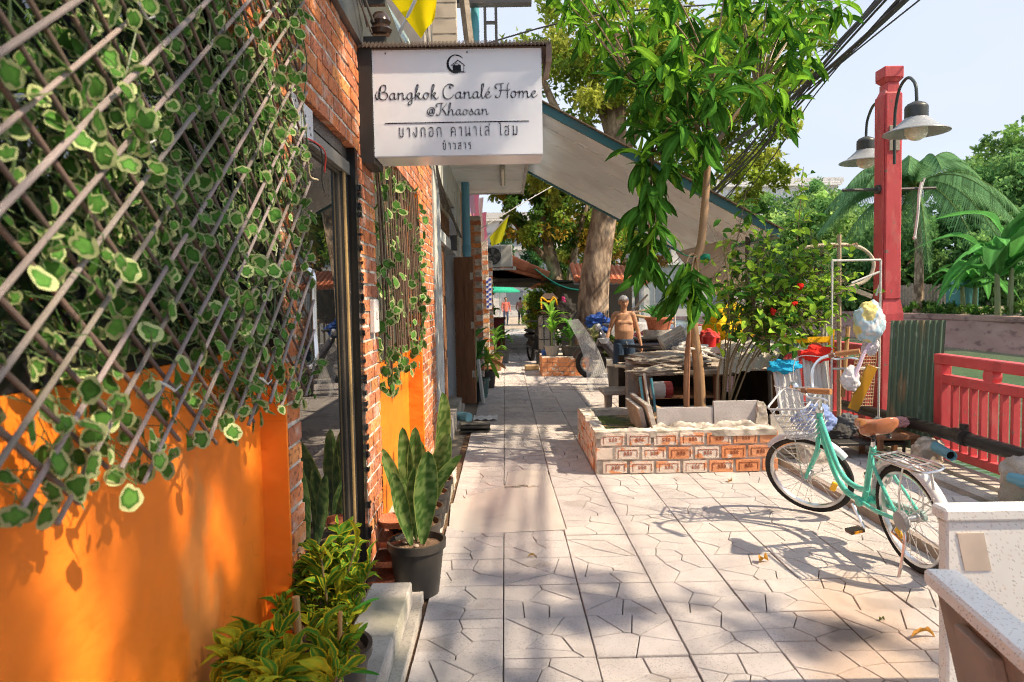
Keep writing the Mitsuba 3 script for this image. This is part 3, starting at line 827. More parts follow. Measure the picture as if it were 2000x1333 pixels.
# loopless Thai letters, unit = letter height
THAI = {
 'บ': (.62, [[(.02, .96), (.10, 1), (.12, .9), (.12, .2), (.2, .02), (.4, .02), (.5, .2), (.5, 1)]]),
 'า': (.46, [[(.04, .86), (.14, 1), (.28, .98), (.34, .82), (.34, .0)]]),
 'ง': (.56, [[(.28, .98), (.40, 1), (.44, .86), (.42, .3), (.34, .02), (.24, .02), (.04, .5)]]),
 'ก': (.62, [[(.10, 0), (.10, .55), (.03, .70), (.12, .92), (.3, 1), (.46, .9), (.52, .7), (.52, 0)]]),
 'อ': (.64, [[(.06, .86), (.2, 1), (.42, .98), (.52, .8), (.52, .2), (.42, .02), (.2, .02), (.1, .15), (.10, .45), (.2, .55), (.28, .52)]]),
 'ค': (.64, [[(.10, 0), (.08, .6), (.16, .92), (.32, 1), (.48, .9), (.54, .7), (.54, 0)], [(.09, .25), (.22, .55), (.32, .42)]]),
 'น': (.66, [[(.02, .96), (.1, 1), (.12, .9), (.12, 0), (.3, .24), (.42, .2), (.5, .02), (.6, .06), (.56, .24), (.50, .22), (.50, 1)]]),
 'เ': (.26, [[(.1, 1), (.1, .15), (.16, .02), (.24, .04)]]),
 'ล': (.64, [[(.06, .86), (.2, 1), (.42, .96), (.52, .75), (.52, 0)], [(.52, .5), (.3, .6), (.1, .4), (.1, .1), (.2, .02), (.26, .14)]]),
 'โ': (.36, [[(.30, 1.5), (.1, 1.52), (.08, 1.36), (.24, 1.2), (.24, .15), (.30, .02), (.38, .04)]]),
 'ฮ': (.68, [[(.06, .88), (.2, 1), (.42, .9), (.56, 1.12)], [(.42, .92), (.52, .7), (.52, .2), (.42, .02), (.2, .02), (.1, .15), (.10, .45), (.2, .55), (.28, .5)]]),
 'ม': (.66, [[(.02, .96), (.1, 1), (.12, .9), (.12, .15), (.05, .04), (.15, .02), (.22, .12), (.40, .02), (.52, .2), (.52, 1)]]),
 'ข': (.62, [[(.04, .84), (.12, 1), (.22, .9), (.12, .74), (.14, .2), (.22, .02), (.4, .02), (.5, .2), (.5, 1)]]),
 'ว': (.50, [[(.04, .86), (.16, 1), (.3, .98), (.40, .8), (.40, .2), (.34, .02), (.26, .04)]]),
 'ส': (.66, [[(.06, .86), (.2, 1), (.42, .98), (.60, 1.14)], [(.44, .96), (.52, .75), (.52, 0)], [(.52, .5), (.3, .6), (.1, .4), (.1, .1), (.2, .02), (.26, .14)]]),
 'ร': (.48, [[(.04, .8), (.1, .98), (.42, .98)], [(.06, .72), (.36, .66), (.38, .1), (.28, .02), (.22, .08)]]),
 'ป': (.62, [[(.02, .96), (.10, 1), (.12, .9), (.12, .2), (.2, .02), (.4, .02), (.5, .2), (.5, 1.4)]]),
 ' ': (.42, [])}


def write(text, glyphs, h, w, gap=0.0, contrast=.7, ang=35, slant=0.0):
    x, out = 0.0, []
    for i, ch in enumerate(text):
        adv, st = glyphs[ch]
        if st: out.append(affinity.translate(nib([[(px + slant * py, py) for px, py in s] for s in st], w, contrast, ang), x, 0))
        x += adv + gap
    a = unary_union(out); b = a.bounds
    return affinity.scale(affinity.translate(a, -(b[0] + b[2]) / 2, 0), h, h, origin=(0, 0))


sign = thing('hanging_sign', 'white projecting sign box with black script lettering above the path', 'sign')
sx0, sx1, sy, sz0, sz1 = -.612, .198, 3.50, 2.185, 2.685
part(sign, 'box', bx(sx0, sx1, sy, sy + .235, sz0, sz1), 'sign_white', smooth=False)
part(sign, 'skirt', join([bx(sx0 + .003, sx1 - .003, sy + .004, sy + .231, sz0 - .004, sz0 - .001)]), 'gloss', (.62, .63, .66), smooth=False)
part(sign, 'bracket', join([bx(FX - .01, sx0 - .002, sy - .01, sy + .25, sz0 - .03, sz1 + .012), bx(FX - .01, sx0 + .06, sy + .02, sy + .22, sz1 + .013, sz1 + .024)]), 'satin', (.018, .018, .018), smooth=False)
# small corrugated hood over the box
xs = np.linspace(sx0 - .07, sx1 + .045, 150); zc = .004 * np.sin(np.arange(150) * 2.1)
v = np.vstack([np.c_[xs, np.full(150, sy - .03), sz1 + .012 + zc], np.c_[xs, np.full(150, sy + .27), sz1 + .03 + zc], np.c_[xs, np.full(150, sy - .031), sz1 + .007 - .002 + zc * 0], np.c_[xs, np.full(150, sy - .03), sz1 + .032 + zc]])
f = [[i, i + 1, 151 + i, 150 + i] for i in range(149)]
hood = join([(v, np.array(f)), (v + [0, 0, .004], np.array(f)[:, ::-1]), join([bx(xs[i], xs[i] + (xs[1] - xs[0]) * .62, sy - .034, sy - .028, sz1 + .006 + zc[i], sz1 + .026 + zc[i]) for i in range(0, 149)])])
part(sign, 'hood', hood, 'matte', (.17, .135, .11), smooth=False)
part(sign, 'hood_end', join([bx(sx1 + .022 + .0, sx1 + .048, sy - .03, sy + .26, sz1 - .075, sz1 + .012), bx(sx0 - .02, sx1 + .03, sy + .0, sy + .235, sz1 + .001, sz1 + .008)]), 'matte', (.20, .15, .13), smooth=False)
part(sign, 'bolt', join([tube([(x, sy - .003, sz1 - .016), (x, sy + .001, sz1 - .016)], .004, 8) for x in (sx0 + .065, sx0 + .455)]), 'plain', (.1, .1, .1))
ink = (.012, .016, .022); cx = (sx0 + sx1) / 2 - .005; XS = XZ(sy - .0022)


def letter(area, x, z, name):
    part(sign, name, xf(extr(affinity.translate(area.simplify(.0004), x, z), -.0018, .0006), XS), 'plain', ink, smooth=False)


letter(write('Bangkok Canalé Home', SCRIPT, .068, .098, gap=.0, contrast=.66, ang=32), cx, 2.452, 'lettering')
letter(write('@Khaosan', SCRIPT, .058, .095, contrast=.66, ang=32), cx + .006, 2.374, 'lettering')
letter(sbox(-.345, 0, .345, .0038), cx, 2.339, 'rule')
letter(write('บางกอก คานาเล โฮม', THAI, .042, .082, gap=.28, contrast=.1), cx + .004, 2.276, 'lettering')
letter(sbox(0, 0, .004, .011), cx + .152, 2.322, 'lettering')
letter(write('ขาวสาร', THAI, .030, .10, gap=.28, contrast=.1), cx - .004, 2.213, 'lettering')
letter(affinity.scale(nib([[(.0, .2), (.1, .5), (.3, .4), (.2, .1), (.45, .55)]], .16, .1), .014, .014, origin=(0, 0)), cx - .066, 2.2475, 'lettering')
# emblem: crescent ring round a small house
ring = Point(0, 0).buffer(.044, 24).difference(Point(.006, .003).buffer(.0395, 24)).difference(sbox(.012, -.1, .1, .1)).union(affinity.translate(Point(0, 0).buffer(.044, 24).difference(Point(.002, -.004).buffer(.0425, 24)).intersection(sbox(0, .02, .033, .1)), 0, 0))
hs = unary_union([Polygon([(-.015, -.036), (.024, -.036), (.024, -.008), (.0045, .006), (-.015, -.008)]).difference(Point(.0045, -.006).buffer(.0085).intersection(sbox(-.1, -.006, .1, .1))),
                  LineString([(-.022, -.008), (.0105, .018), (.043, -.008)]).buffer(.0016), LineString([(.024, -.036), (.038, -.036), (.038, -.008)]).buffer(.0011), sbox(-.02, -.040, .046, -.0378)])
letter(ring.union(hs), cx - .0, 2.615, 'emblem')
# ------------------------------------------------------------------ potted plants along the wall
pr = np.random.default_rng(51)


def pot_mesh(c, R, h, top=1.0, bot=.76, lip=.016):
    prof = [(0.001, 0), (R * bot, 0), (R * .97, h * .86), (R * 1.05, h * .86), (R * 1.06, h), (R * .96, h), (R * .9, h * .86), (R * .86, h * .78)]
    return lathe([(r, z) for r, z in prof], 40, c)


def soil_mesh(c, R, z, r):
    a = np.linspace(0, 2 * np.pi, 28, endpoint=False); v = [[c[0], c[1], c[2] + z + .01]]
    for k, rr in enumerate((.3, .6, .9)): v += [[c[0] + R * rr * math.cos(t), c[1] + R * rr * math.sin(t), c[2] + z + r.normal(0, .006)] for t in a]
    f = [[0, 1 + i, 1 + (i + 1) % 28] for i in range(28)]
    for k in range(2):
        for i in range(28):
            j = (i + 1) % 28; A, B = 1 + k * 28, 1 + (k + 1) * 28; f += [[A + i, B + i, B + j], [A + i, B + j, A + j]]
    return np.array(v), np.array(f)


def strap(base, tip, width, normal, bend=.0, fold=.15, cols=None, n=14, shape_=.5, twist=0.0, wav=0.0, r=pr, tipcurl=0.0, edge=None, mid=None, blotch=None, ew=.9):
    """a leaf from base to tip; returns (mesh, colours). normal: the way its face looks"""
    base, tip, nrm = (np.asarray(x, float) for x in (base, tip, normal))
    ax = tip - base; L = np.linalg.norm(ax); ax /= L; nrm = nrm - ax * (nrm @ ax); nrm /= np.linalg.norm(nrm) + 1e-9
    t = np.linspace(0, 1, n); w = width * (np.clip(t / shape_, 0, 1) ** .55 * np.where(t > shape_, np.sqrt(np.clip(1 - ((t - shape_) / (1 - shape_)) ** 2.1, 0, 1)), 1.0))
    w = np.maximum(w, width * (.14 if shape_ > .3 else .05)); w[-1] = width * .02
    cr = [-1, -.76, -.40, 0, .40, .76, 1] if blotch is None else [-1, -.88, -.65, -.43, -.2, 0, .2, .43, .65, .88, 1]; V, C = [], []
    base_c = np.asarray(cols if cols is not None else (.05, .16, .04)); edge = base_c if edge is None else np.asarray(edge); mid = base_c if mid is None else np.asarray(mid)
    for i in range(n):
        c = base + ax * L * t[i] + nrm * (bend * L * 4 * t[i] * (1 - t[i])) - nrm * tipcurl * L * max(0, t[i] - .6) ** 2 * 4
        an = math.radians(twist * t[i]); side = np.cross(ax, nrm) * math.cos(an) + nrm * math.sin(an); nn = np.cross(side, ax)
        for s in cr:
            V.append(c + side * s * w[i] * .5 + nn * (abs(s) ** 1.5 * w[i] * fold + wav * width * math.sin(t[i] * 17 + s * 2) * abs(s)))
            k = base_c * (1 + .12 * r.normal())
            if abs(s) > ew: k = edge
            if s == 0: k = mid
            if blotch is not None and abs(s) < .9: k = mix_np(k, blotch, .75 * (meshkit.noise(np.array([V[-1][0] * 60, V[-1][1] * 60, V[-1][2] * 38])) > .52))
            C.append(k)
    m = len(cr); f = []
    for i in range(n - 1):
        for j in range(m - 1): f.append([i * m + j, i * m + j + 1, (i + 1) * m + j + 1, (i + 1) * m + j])
    return vf((np.array(V), np.array(f))), np.clip(np.array(C), 0, 1)


def mix_np(a, b, t): return np.asarray(a) * (1 - t) + np.asarray(b) * t


SNK = dict(cols=(.065, .14, .035), edge=(.30, .36, .10), blotch=(.20, .30, .10), shape_=.52, fold=.26)


def snake_pot(label, c, R, h, leaves, rim=None):
    k = thing('potted_snake_plant', label, 'potted plant', 'snake plants in black pots along the wall')
    part(k, 'pot', pot_mesh(c, R, h), 'satin', (.02, .02, .02))
    part(k, 'soil', soil_mesh(c, R, h * .9, pr), 'soil', smooth=True)
    part(k, 'pebble', join([ball((c[0] + pr.uniform(-.6, .6) * R, c[1] + pr.uniform(-.6, .6) * R, c[2] + h * .9 + .01), pr.uniform(.008, .02), 1, (1, 1, .6)) for _ in range(5)]), 'matte', (.42, .34, .26))
    for b, t, w, nrm, bend in leaves:
        m, col = strap(np.array(c) + [b[0], b[1], h * .88], t, w, nrm, bend, n=34, **SNK); part(k, 'leaf', m, 'leaf', col, True)
    return k


SNKN = 30
snake_pot('snake plant with three broad leaves in the nearest black pot beside the step', (-.475, 3.60, 0), .142, .275,
          [((-.02, -.02), (-.575, 3.52, .64), .085, (.5, -.8, .1), -.05), ((.03, .0), (-.402, 3.57, .735), .125, (.25, -1, .0), -.03), ((.0, .04), (-.472, 3.65, .645), .075, (-.6, -.8, .1), .06)])
snake_pot('snake plant with spreading mottled leaves in the second black pot from the step', (-.515, 3.86, .05), .135, .235,
          [((-.04, 0), (-.69, 3.85, .70), .08, (.5, -.9, .2), .08), ((-.03, .02), (-.575, 3.9, .80), .085, (.2, -1, 0), .02), ((.0, .03), (-.505, 3.9, .80), .09, (.1, -1, 0), -.02),
           ((.03, .0), (-.315, 3.85, .765), .125, (-.35, -.95, .1), -.06), ((.02, -.02), (-.245, 3.8, .66), .09, (-.5, -.75, .5), .07), ((.0, .05), (-.45, 3.95, .62), .06, (-.6, -.8, 0), .05), ((-.02, -.04), (-.60, 3.82, .55), .05, (.7, -.6, .2), .08)])
snake_pot('black pot of nearly bare soil, third from the step', (-.52, 4.20, .05), .128, .225, [((0, 0), (-.50, 4.22, .45), .04, (.3, -1, 0), .02)])
snake_pot('black pot with a short snake plant shoot, fourth from the step', (-.515, 4.52, .05), .125, .225, [((-.02, .02), (-.56, 4.55, .60), .06, (.4, -1, 0), .03)])
snake_pot('farthest black pot with one tall upright snake plant leaf', (-.505, 4.84, .05), .122, .225, [((0, 0), (-.435, 4.84, .87), .125, (.7, -.8, 0), .03), ((.03, 0), (-.40, 4.8, .52), .05, (.3, -1, 0), .03)])
solo('terracotta_saucer', 'stacked pink terracotta saucers behind the nearest black pots', 'saucer', join([lathe([(.001, 0), (.08, 0), (.10, .035), (.094, .035), (.075, .008), (.001, .008)], 28, (-.66 + .02 * i, 3.62 + .03 * i, .05 + .09 * i)) for i in range(4)] + [bx(-.74, -.6, 3.55, 3.7, .05, .06)]), 'terracotta')


def croton(label, c, R, h, n, spread, top, r, yellow):
    k = thing('potted_croton', label, 'potted plant', 'crotons in pots on the step')
    part(k, 'pot', pot_mesh(c, R, h), 'satin', (.03, .028, .026)); part(k, 'soil', soil_mesh(c, R, h * .9, r), 'soil', smooth=True)
    tops, stems = [], []
    for i in range(22):
        a = r.uniform(0, 6.28); q = math.sqrt(r.uniform(0, 1)); t = np.array([c[0] + spread[0] * q * math.cos(a), c[1] + spread[1] * q * math.sin(a), c[2] + h + top * r.uniform(.35, .92) * (1 - .25 * q)])
        b = np.array([c[0] + r.normal(0, .02), c[1] + r.normal(0, .02), c[2] + h * .9]); stems.append(tube([b, (b * .5 + t * .5) + [0, 0, -.03], t], (.006, .003), 6, n=4)); tops.append((b, t))
    part(k, 'stem', join(stems), 'satin', (.16, .12, .06))
    items = []
    for i in range(n):
        b, t = tops[r.integers(len(tops))]; s = r.uniform(.45, 1.0) ** .6; p = b + (t - b) * s
        a = r.uniform(0, 6.28); el = r.uniform(.4, 1.5) if s > .7 else r.uniform(-.2, 1.1); d = np.array([math.cos(a) * math.cos(el), math.sin(a) * math.cos(el), math.sin(el)])
        L = r.uniform(.055, .105); yl = r.uniform() < yellow
        g = np.array([.055, .17, .022]) * r.uniform(.5, 1.7); e = np.array([.75, .58, .03]) * r.uniform(.7, 1.1)
        if yl: g = g * .5 + np.array([.48, .46, .03]) * r.uniform(.3, 1)
        m, col = strap(p, p + d * L, L * r.uniform(.26, .38), (-d[0] * .3, -d[1] * .3, 1.2 - d[2]), r.uniform(-.05, .16), .3, g, 11, .5, r.uniform(-260, 260) if r.uniform() < .7 else 0, .10, r, r.uniform(0, .8), e, e * .35 + g * .65, ew=.8)
        items.append(dict(mesh=m, color=col, size=L))
    pieces(k, 'leaf', items, 'leaf', 300, smooth=True)


croton('dark curly croton with yellow leaf edges, beside the glass door', (-.585, 2.24, .17), .13, .22, 330, (.145, .18), .41, np.random.default_rng(61), .10)
croton('bright yellow and green croton nearest the camera, low in the corner', (-.555, 1.70, .172), .15, .29, 320, (.175, .16), .23, np.random.default_rng(62), .45)
solo('bamboo_cane', 'short thick bamboo cane standing among the croton leaves', 'cane', tube([(-.598, 1.98, .17), (-.60, 1.98, .44), (-.605, 1.98, .66)], .0105, 10), 'satin', (.42, .27, .10), group=None)
solo('bamboo_cane', 'thin bamboo cane leaning in the nearest croton pot', 'cane', tube([(-.45, 1.80, .4), (-.447, 1.82, .60), (-.445, 1.83, .68)], .006, 8), 'satin', (.45, .26, .09))
solo('seedling_leaf', 'single long bright green leaf reaching over the step tiles', 'leaf', *(lambda q: (q[0], 'leaf', q[1], True))(strap((-.47, 1.9, .50), (-.395, 1.94, .60), .022, (0, -.6, 1), .03, .2, (.14, .36, .03), edge=(.2, .4, .05))))
for lab, a, b in (('thin green blade curving right above the step edge', (-.46, 1.9, .48), (-.36, 1.90, .47)), ('narrow green blade lying over the upper step tile', (-.47, 2.05, .58), (-.39, 2.1, .60))):
    m, c = strap(a, b, .012, (0, -.5, 1), .08, .2, (.05, .2, .03)); solo('seedling_leaf', lab, 'leaf', m, 'leaf', c, True)

# ------------------------------------------------------------------ shop house with folding doors
sh = thing('shop_house', 'old shop house with dark wooden folding doors and pale blue painted surround', 'house')
pb = (.55, .60, .62)
part(sh, 'wall', join([bx(-1.0, -.665, 6.955, 7.32, 0, 2.75), bx(-1.0, -.66, 9.9, 11.2, 0, 3.6), bx(-1.0, -.665, 6.955, 11.2, 2.76, 3.6)]), 'matte', (.42, .44, .42), smooth=False)
part(sh, 'door_frame', join([bx(-.80, -.645, 7.32, 7.45, .2, 2.74), bx(-.80, -.65, 9.75, 9.9, .2, 2.74), bx(-.80, -.65, 7.45, 9.75, 2.12, 2.24)]), 'satin', pb, smooth=False)
part(sh, 'sill', bx(-.9, -.60, 7.0, 10.2, -.03, .20), 'concrete', smooth=False)
tr_ = part(sh, 'transom', bx(-.80, -.76, 7.45, 9.75, 2.24, 2.74), 'dark_wood', smooth=False)
for i in range(20): part(tr_, 'slat', bx(-.76, -.725, 7.5 + i * .112, 7.555 + i * .112, 2.25, 2.56), 'dark_wood', smooth=False)
part(tr_, 'fretwork', extr(unary_union([Point(x, y).buffer(.035).difference(Point(x, y).buffer(.02)) for x in np.arange(7.5, 9.75, .085) for y in (2.61, 2.69)]), .0, .012) and xf(extr(unary_union([Point(x, y).buffer(.036, 6).difference(Point(x, y).buffer(.022, 6)) for x in np.arange(7.5, 9.75, .085) for y in (2.61, 2.69)]), 0, .012), YZ(-.74)), 'satin', (.45, .36, .22), smooth=False)
def panel_door(parent, o, ax, nrm, w, h):
    M = frame(o, ax, (0, 0, 1), nrm)
    k = part(parent, 'door_leaf', xf(bx(0, w, 0, h, 0, .04), M), 'dark_wood', smooth=False)
    for z0, z1 in ((.08, .62), (.72, 1.25), (1.35, h - .08)):
        part(k, 'panel', join([xf(bx(w * .16, w * .46, z0, z1, .0405, .052), M), xf(bx(w * .54, w * .84, z0, z1, .0405, .052), M)]), 'dark_wood', smooth=False)
    part(k, 'hinge', join([xf(bx(w - .05, w - .003, z, z + .09, .041, .046), M) for z in (.35, 1.0, 1.65)]), 'satin', (.5, .46, .38), smooth=False)
panel_door(sh, (-.74, 7.46, .2), (0, 1, 0), (1, 0, 0), .52, 1.92)
panel_door(sh, (-.74, 7.985, .2), (0, 1, 0), (1, 0, 0), .50, 1.92)
panel_door(sh, (-.66, 9.62, .12), (.96, -.28, 0), (-.28, -.96, 0), .27, 1.95)
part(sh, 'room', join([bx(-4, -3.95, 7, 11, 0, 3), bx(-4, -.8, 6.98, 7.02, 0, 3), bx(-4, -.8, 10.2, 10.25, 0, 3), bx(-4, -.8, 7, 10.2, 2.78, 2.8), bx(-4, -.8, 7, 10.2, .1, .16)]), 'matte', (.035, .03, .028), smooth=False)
part(sh, 'upper_wall', bx(-1.2, -.72, 7.0, 11.2, 3.6, 6.5), 'matte', (.30, .28, .26), smooth=False)
cb = []
for i in range(7):
    a = pr.normal(0, .02, 6); cb.append(tube([(-.64, 6.9, 2.9 + a[0]), (-.63, 7.5, 2.68 + a[1] - .03 * i), (-.63, 8.6, 2.62 + a[2] - .02 * i), (-.62, 9.9, 2.45 + a[3]), (-.62, 10.6, 2.42)], .006 + .003 * (i % 2), 5, n=5))
for m in cb: part(sh, 'cable', m, 'satin', (.03, .03, .032))
part(sh, 'meter_box', bx(-.66, -.58, 8.9, 9.05, 2.12, 2.30), 'satin', (.03, .03, .03), smooth=False)

cn = thing('door_canopy', 'flat white panelled canopy over the shop house door', 'canopy')
for i in range(9): part(cn, 'panel', bx(-.72, .30, 8.0 + i * .4, 8.394 + i * .4, 3.205 + .004 * (i % 2), 3.25), 'panel', smooth=False)
part(cn, 'edge', join([bx(.30, .335, 7.98, 11.62, 3.18, 3.30), bx(-.72, .30, 11.6, 11.64, 3.19, 3.30)]), 'satin', (.55, .55, .54), smooth=False)
tl = thing('tube_lamp', 'short strip lamp fixed under the flat canopy', 'lamp')
part(tl, 'body', rbox(-.03, .04, 9.2, 10.6, 3.155, 3.20, .01), 'satin', (.36, .36, .30), smooth=False); part(tl, 'tube', tube([(.005, 9.25, 3.14), (.005, 10.55, 3.14)], .016, 10), 'gloss', (.7, .7, .66))

aw = thing('sloping_awning', 'large sloping metal awning with blue edge reaching over the path', 'awning')
def awp(s, y): return np.array([.40 + (2.97 - .40) * s, y, 3.55 + (2.15 - 3.55) * s])
def awslab(s0, s1, y0, y1, z0, z1):
    v = np.array([awp(s, y) + [0, 0, z] for s in (s0, s1) for y in (y0, y1) for z in (z0, z1)]); return vf((v, BOXF))
for i in range(12): part(aw, 'panel', awslab(0, 1, 7.84 + i * .312, 8.146 + i * .312, .0 + .003 * (i % 2), .035), 'panel', smooth=False)
part(aw, 'edge', join([awslab(-.01, 1.01, 7.79, 7.838, -.035, .06), awslab(-.01, 1.01, 11.585, 11.63, -.03, .06), awslab(1.0, 1.012, 7.838, 11.585, -.03, .06), awslab(-.03, -.005, 7.6, 11.7, -.1, .1)]), 'satin', (.035, .15, .18), smooth=False)
part(aw, 'roof_sheet', awslab(-.02, 1.02, 7.74, 11.65, .062, .075), 'matte', (.16, .12, .09), smooth=False)
part(aw, 'post', join([tube([(2.90, 10.9, 0), (2.90, 10.9, 2.2)], .035, 10), tube([(2.92, 8.6, 0), (2.92, 8.6, 2.2)], .03, 10)]), 'satin', (.05, .05, .05))
tp = thing('beige_tarpaulin', 'sagging beige tarpaulin slung under the low end of the awning', 'tarpaulin')
g = np.linspace(0, 1, 14); S, Tt = np.meshgrid(g, g, indexing='ij'); A, B, C, D = (np.array(p) for p in ((2.15, 9.0, 2.05), (3.25, 9.2, 2.30), (3.35, 10.2, 1.55), (2.75, 9.6, 1.50)))
v = (A * ((1 - S) * (1 - Tt))[..., None] + B * (S * (1 - Tt))[..., None] + C * (S * Tt)[..., None] + D * ((1 - S) * Tt)[..., None]); v[..., 2] -= .12 * np.sin(S * 3.14) * np.sin(Tt * 3.14)
v = v.reshape(-1, 3); f = [[i * 14 + j, (i + 1) * 14 + j, (i + 1) * 14 + j + 1, i * 14 + j + 1] for i in range(13) for j in range(13)]
put(tp, join([(v, vf((v, np.array(f)))[1]), (v - [0, 0, .01], vf((v, np.array(f)))[1][:, ::-1])]), 'matte', (.42, .36, .30), True)

dp = thing('drain_pipe', 'blue plastic drain pipe running down the shop house wall', 'pipe')
part(dp, 'pipe', tube([(-.54, 10.5, 3.2), (-.54, 10.5, 1.6), (-.54, 10.5, .12)], .06, 14), 'satin', (.13, .36, .50))
part(dp, 'collar', join([tube([(-.54, 10.5, z), (-.54, 10.5, z + .1)], .067, 14) for z in (2.2, 1.1)]), 'satin', (.10, .30, .42))
part(dp, 'elbow', tube([(-.60, 8.6, .10), (-.52, 8.5, .11), (-.45, 8.42, .11)], .055, 14, n=4), 'satin', (.16, .40, .50))
ma = thing('board_stack', 'small stack of dark flat boards on the paving by the folding door', 'boards')
for i in range(4): part(ma, 'board', xf(rbox(-.17, .17, -.09, .09, .002 + i * .022, .018 + i * .022, .004), trm(-.37, 8.12 + .28 * (i % 2) * .3, 0) @ rotm((0, 0, 1), pr.uniform(-6, 6))), 'matte', [(.055, .055, .05), (.12, .12, .11)][i % 2], smooth=False)
solo('paper_sheet', 'crumpled pale sheet lying by the blue pipe elbow', 'sheet', vf((np.array([[-.42 + .3 * s, 8.75 + .3 * t, .012 + .03 * math.sin(9 * s + 5 * t) ** 2] for s in np.linspace(0, 1, 7) for t in np.linspace(0, 1, 7)]), np.array([[i * 7 + j, (i + 1) * 7 + j, (i + 1) * 7 + j + 1, i * 7 + j + 1] for i in range(6) for j in range(6)]))), 'plain', (.55, .56, .56))
solo('leaning_panel', 'pale grey panel leaning behind the open door leaf', 'panel', xf(rbox(-.02, .02, -.16, .16, 0, .62), trm(-.34, 10.3, .02) @ rotm((0, 1, 0), -6)), 'matte', (.42, .44, .42), smooth=False)

# ------------------------------------------------------------------ farther brick house, its air conditioner, flags, roofs
bh = thing('far_brick_house', 'pale brick house with projecting piers beyond the shop house', 'house')
for (x1, y0, y1, z1) in ((-.36, 11.6, 12.0, 2.85), (-.30, 13.4, 13.8, 2.6), (-.27, 16.5, 17.0, 2.4)):
    k = part(bh, 'pier', bx(-1.4, x1 - .006, y0, y1, 0, z1), 'mortar', smooth=False)
    its = []
    for zi in range(int((z1 - .05) / .09)):
        xx = x1; h = .5 * (zi % 2)
        for j in range(4): its.append(bx(x1 - .22 * (j + .5 + h * .9) - .10, min(x1, x1 - .22 * (j - .5 + h) - .112 if j or h else x1), y0 - .004 + pr.normal(0, .002), y0 + .03, zi * .09, zi * .09 + .076))
    kk = uniq(k + '__brick'); scene[kk] = shape(join(its), 'brick', None, False, np.vstack([np.tile((pr.uniform(), pr.uniform(.5, 1)), (8, 1)) for _ in its])); labels[kk] = {'kind': 'stuff'}
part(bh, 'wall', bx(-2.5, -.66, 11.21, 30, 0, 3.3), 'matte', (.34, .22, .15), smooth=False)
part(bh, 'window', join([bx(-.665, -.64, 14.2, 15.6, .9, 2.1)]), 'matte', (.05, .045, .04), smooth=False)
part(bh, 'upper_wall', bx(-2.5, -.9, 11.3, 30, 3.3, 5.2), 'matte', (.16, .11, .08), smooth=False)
tiles = []
for i in range(14):
    for j in range(2):
        m = tube([(-.75 + .42 * j, 12.2 + i * .35, 3.12 - .34 * j), (-.30 + .42 * j, 12.2 + i * .35, 2.76 - .34 * j)], .10, 8, sx=1.0); tiles.append(m)
ac = thing('air_conditioner', 'white outdoor air conditioner unit on a wall bracket above the alley', 'air conditioner')
AX, AY = -.17, 18.8
part(ac, 'case', rbox(AX - .39, AX + .39, AY, AY + .32, 2.36, 2.94, .02), 'satin', (.62, .62, .58), smooth=False)
part(ac, 'fan_panel', rbox(AX - .36, AX + .10, AY - .012, AY + .01, 2.40, 2.90, .008), 'satin', (.40, .42, .42), smooth=False)
part(ac, 'fan_ring', tube([(AX - .13 + .215 * math.cos(t), AY - .018, 2.65 + .215 * math.sin(t)) for t in np.linspace(0, 2 * np.pi, 33)], .012, 6, cap=False), 'satin', (.06, .065, .065))
part(ac, 'fan_well', tube([(AX - .13, AY - .016, 2.65), (AX - .13, AY - .013, 2.65)], .21, 32), 'plain', (.05, .055, .055))
for i in range(5):
    a = i * 2 * math.pi / 5; d = np.array([math.cos(a), 0, math.sin(a)]); e = np.array([-math.sin(a), 0, math.cos(a)]); o = np.array([AX - .13, AY - .022, 2.65])
    part(ac, 'fan_blade', vf((np.array([o + d * .03 - e * .02, o + d * .03 + e * .03, o + d * .19 + e * .09, o + d * .195 - e * .01]) + [[0, 0, 0], [0, -.01, 0], [0, -.02, 0], [0, 0, 0]], np.array([[0, 1, 2, 3]]))), 'satin', (.13, .135, .135), smooth=False)
part(ac, 'grille', join([tube([(AX - .13 + rr * math.cos(t), AY - .03, 2.65 + rr * math.sin(t)) for t in np.linspace(0, 2 * np.pi, 25)], .004, 4, cap=False) for rr in (.05, .09, .13, .17)]), 'satin', (.12, .12, .12))
part(ac, 'bracket', join([bx(AX - .5, AX + .45, AY + .0, AY + .34, 2.29, 2.33), bx(AX - .45, AX - .40, AY + .0, AY + .30, 2.32, 2.36), bx(AX + .4, AX + .48, AY - .01, AY + .05, 2.28, 2.38)]), 'satin', (.60, .60, .58), smooth=False)

rf = thing('tiled_roof', 'low red tiled roof crossing the alley behind the air conditioner', 'roof')
for i in range(13):
    for j in range(4):
        y = 19.6 + .30 * i; part(rf, 'tile', tube([(.05 + .28 * j, y, 2.62 - .13 * j), (.36 + .28 * j, y, 2.50 - .13 * j)], .155 - .0, 7, sx=.5), 'terracotta', uv=(pr.uniform(), .5)) if i < 3 else None
part(rf, 'slab', vf((np.array([[x, y, z + dz] for x, z in ((-1.0, 2.75), (1.25, 2.08)) for y in (19.5, 31) for dz in (-.12, -.03)]), BOXF)), 'terracotta', smooth=False)
part(rf, 'beam', join([bx(-1, 1.0, 19.55, 19.7, 2.0, 2.08), bx(.9, 2.4, 19.4, 19.5, 1.95, 2.0)]), 'matte', (.05, .045, .04), smooth=False)
part(rf, 'underside', vf((np.array([[x, y, z + dz] for x, z in ((-1.0, 2.12), (2.5, 1.95)) for y in (19.8, 31) for dz in (0, .03)]), BOXF)), 'matte', (.06, .05, .045), smooth=False)
tg = thing('green_tarpaulin', 'sagging green tarpaulin stretched from the tiled roof towards the trunk', 'tarpaulin')
S, Tt = np.meshgrid(np.linspace(0, 1, 16), np.linspace(0, 1, 12), indexing='ij')
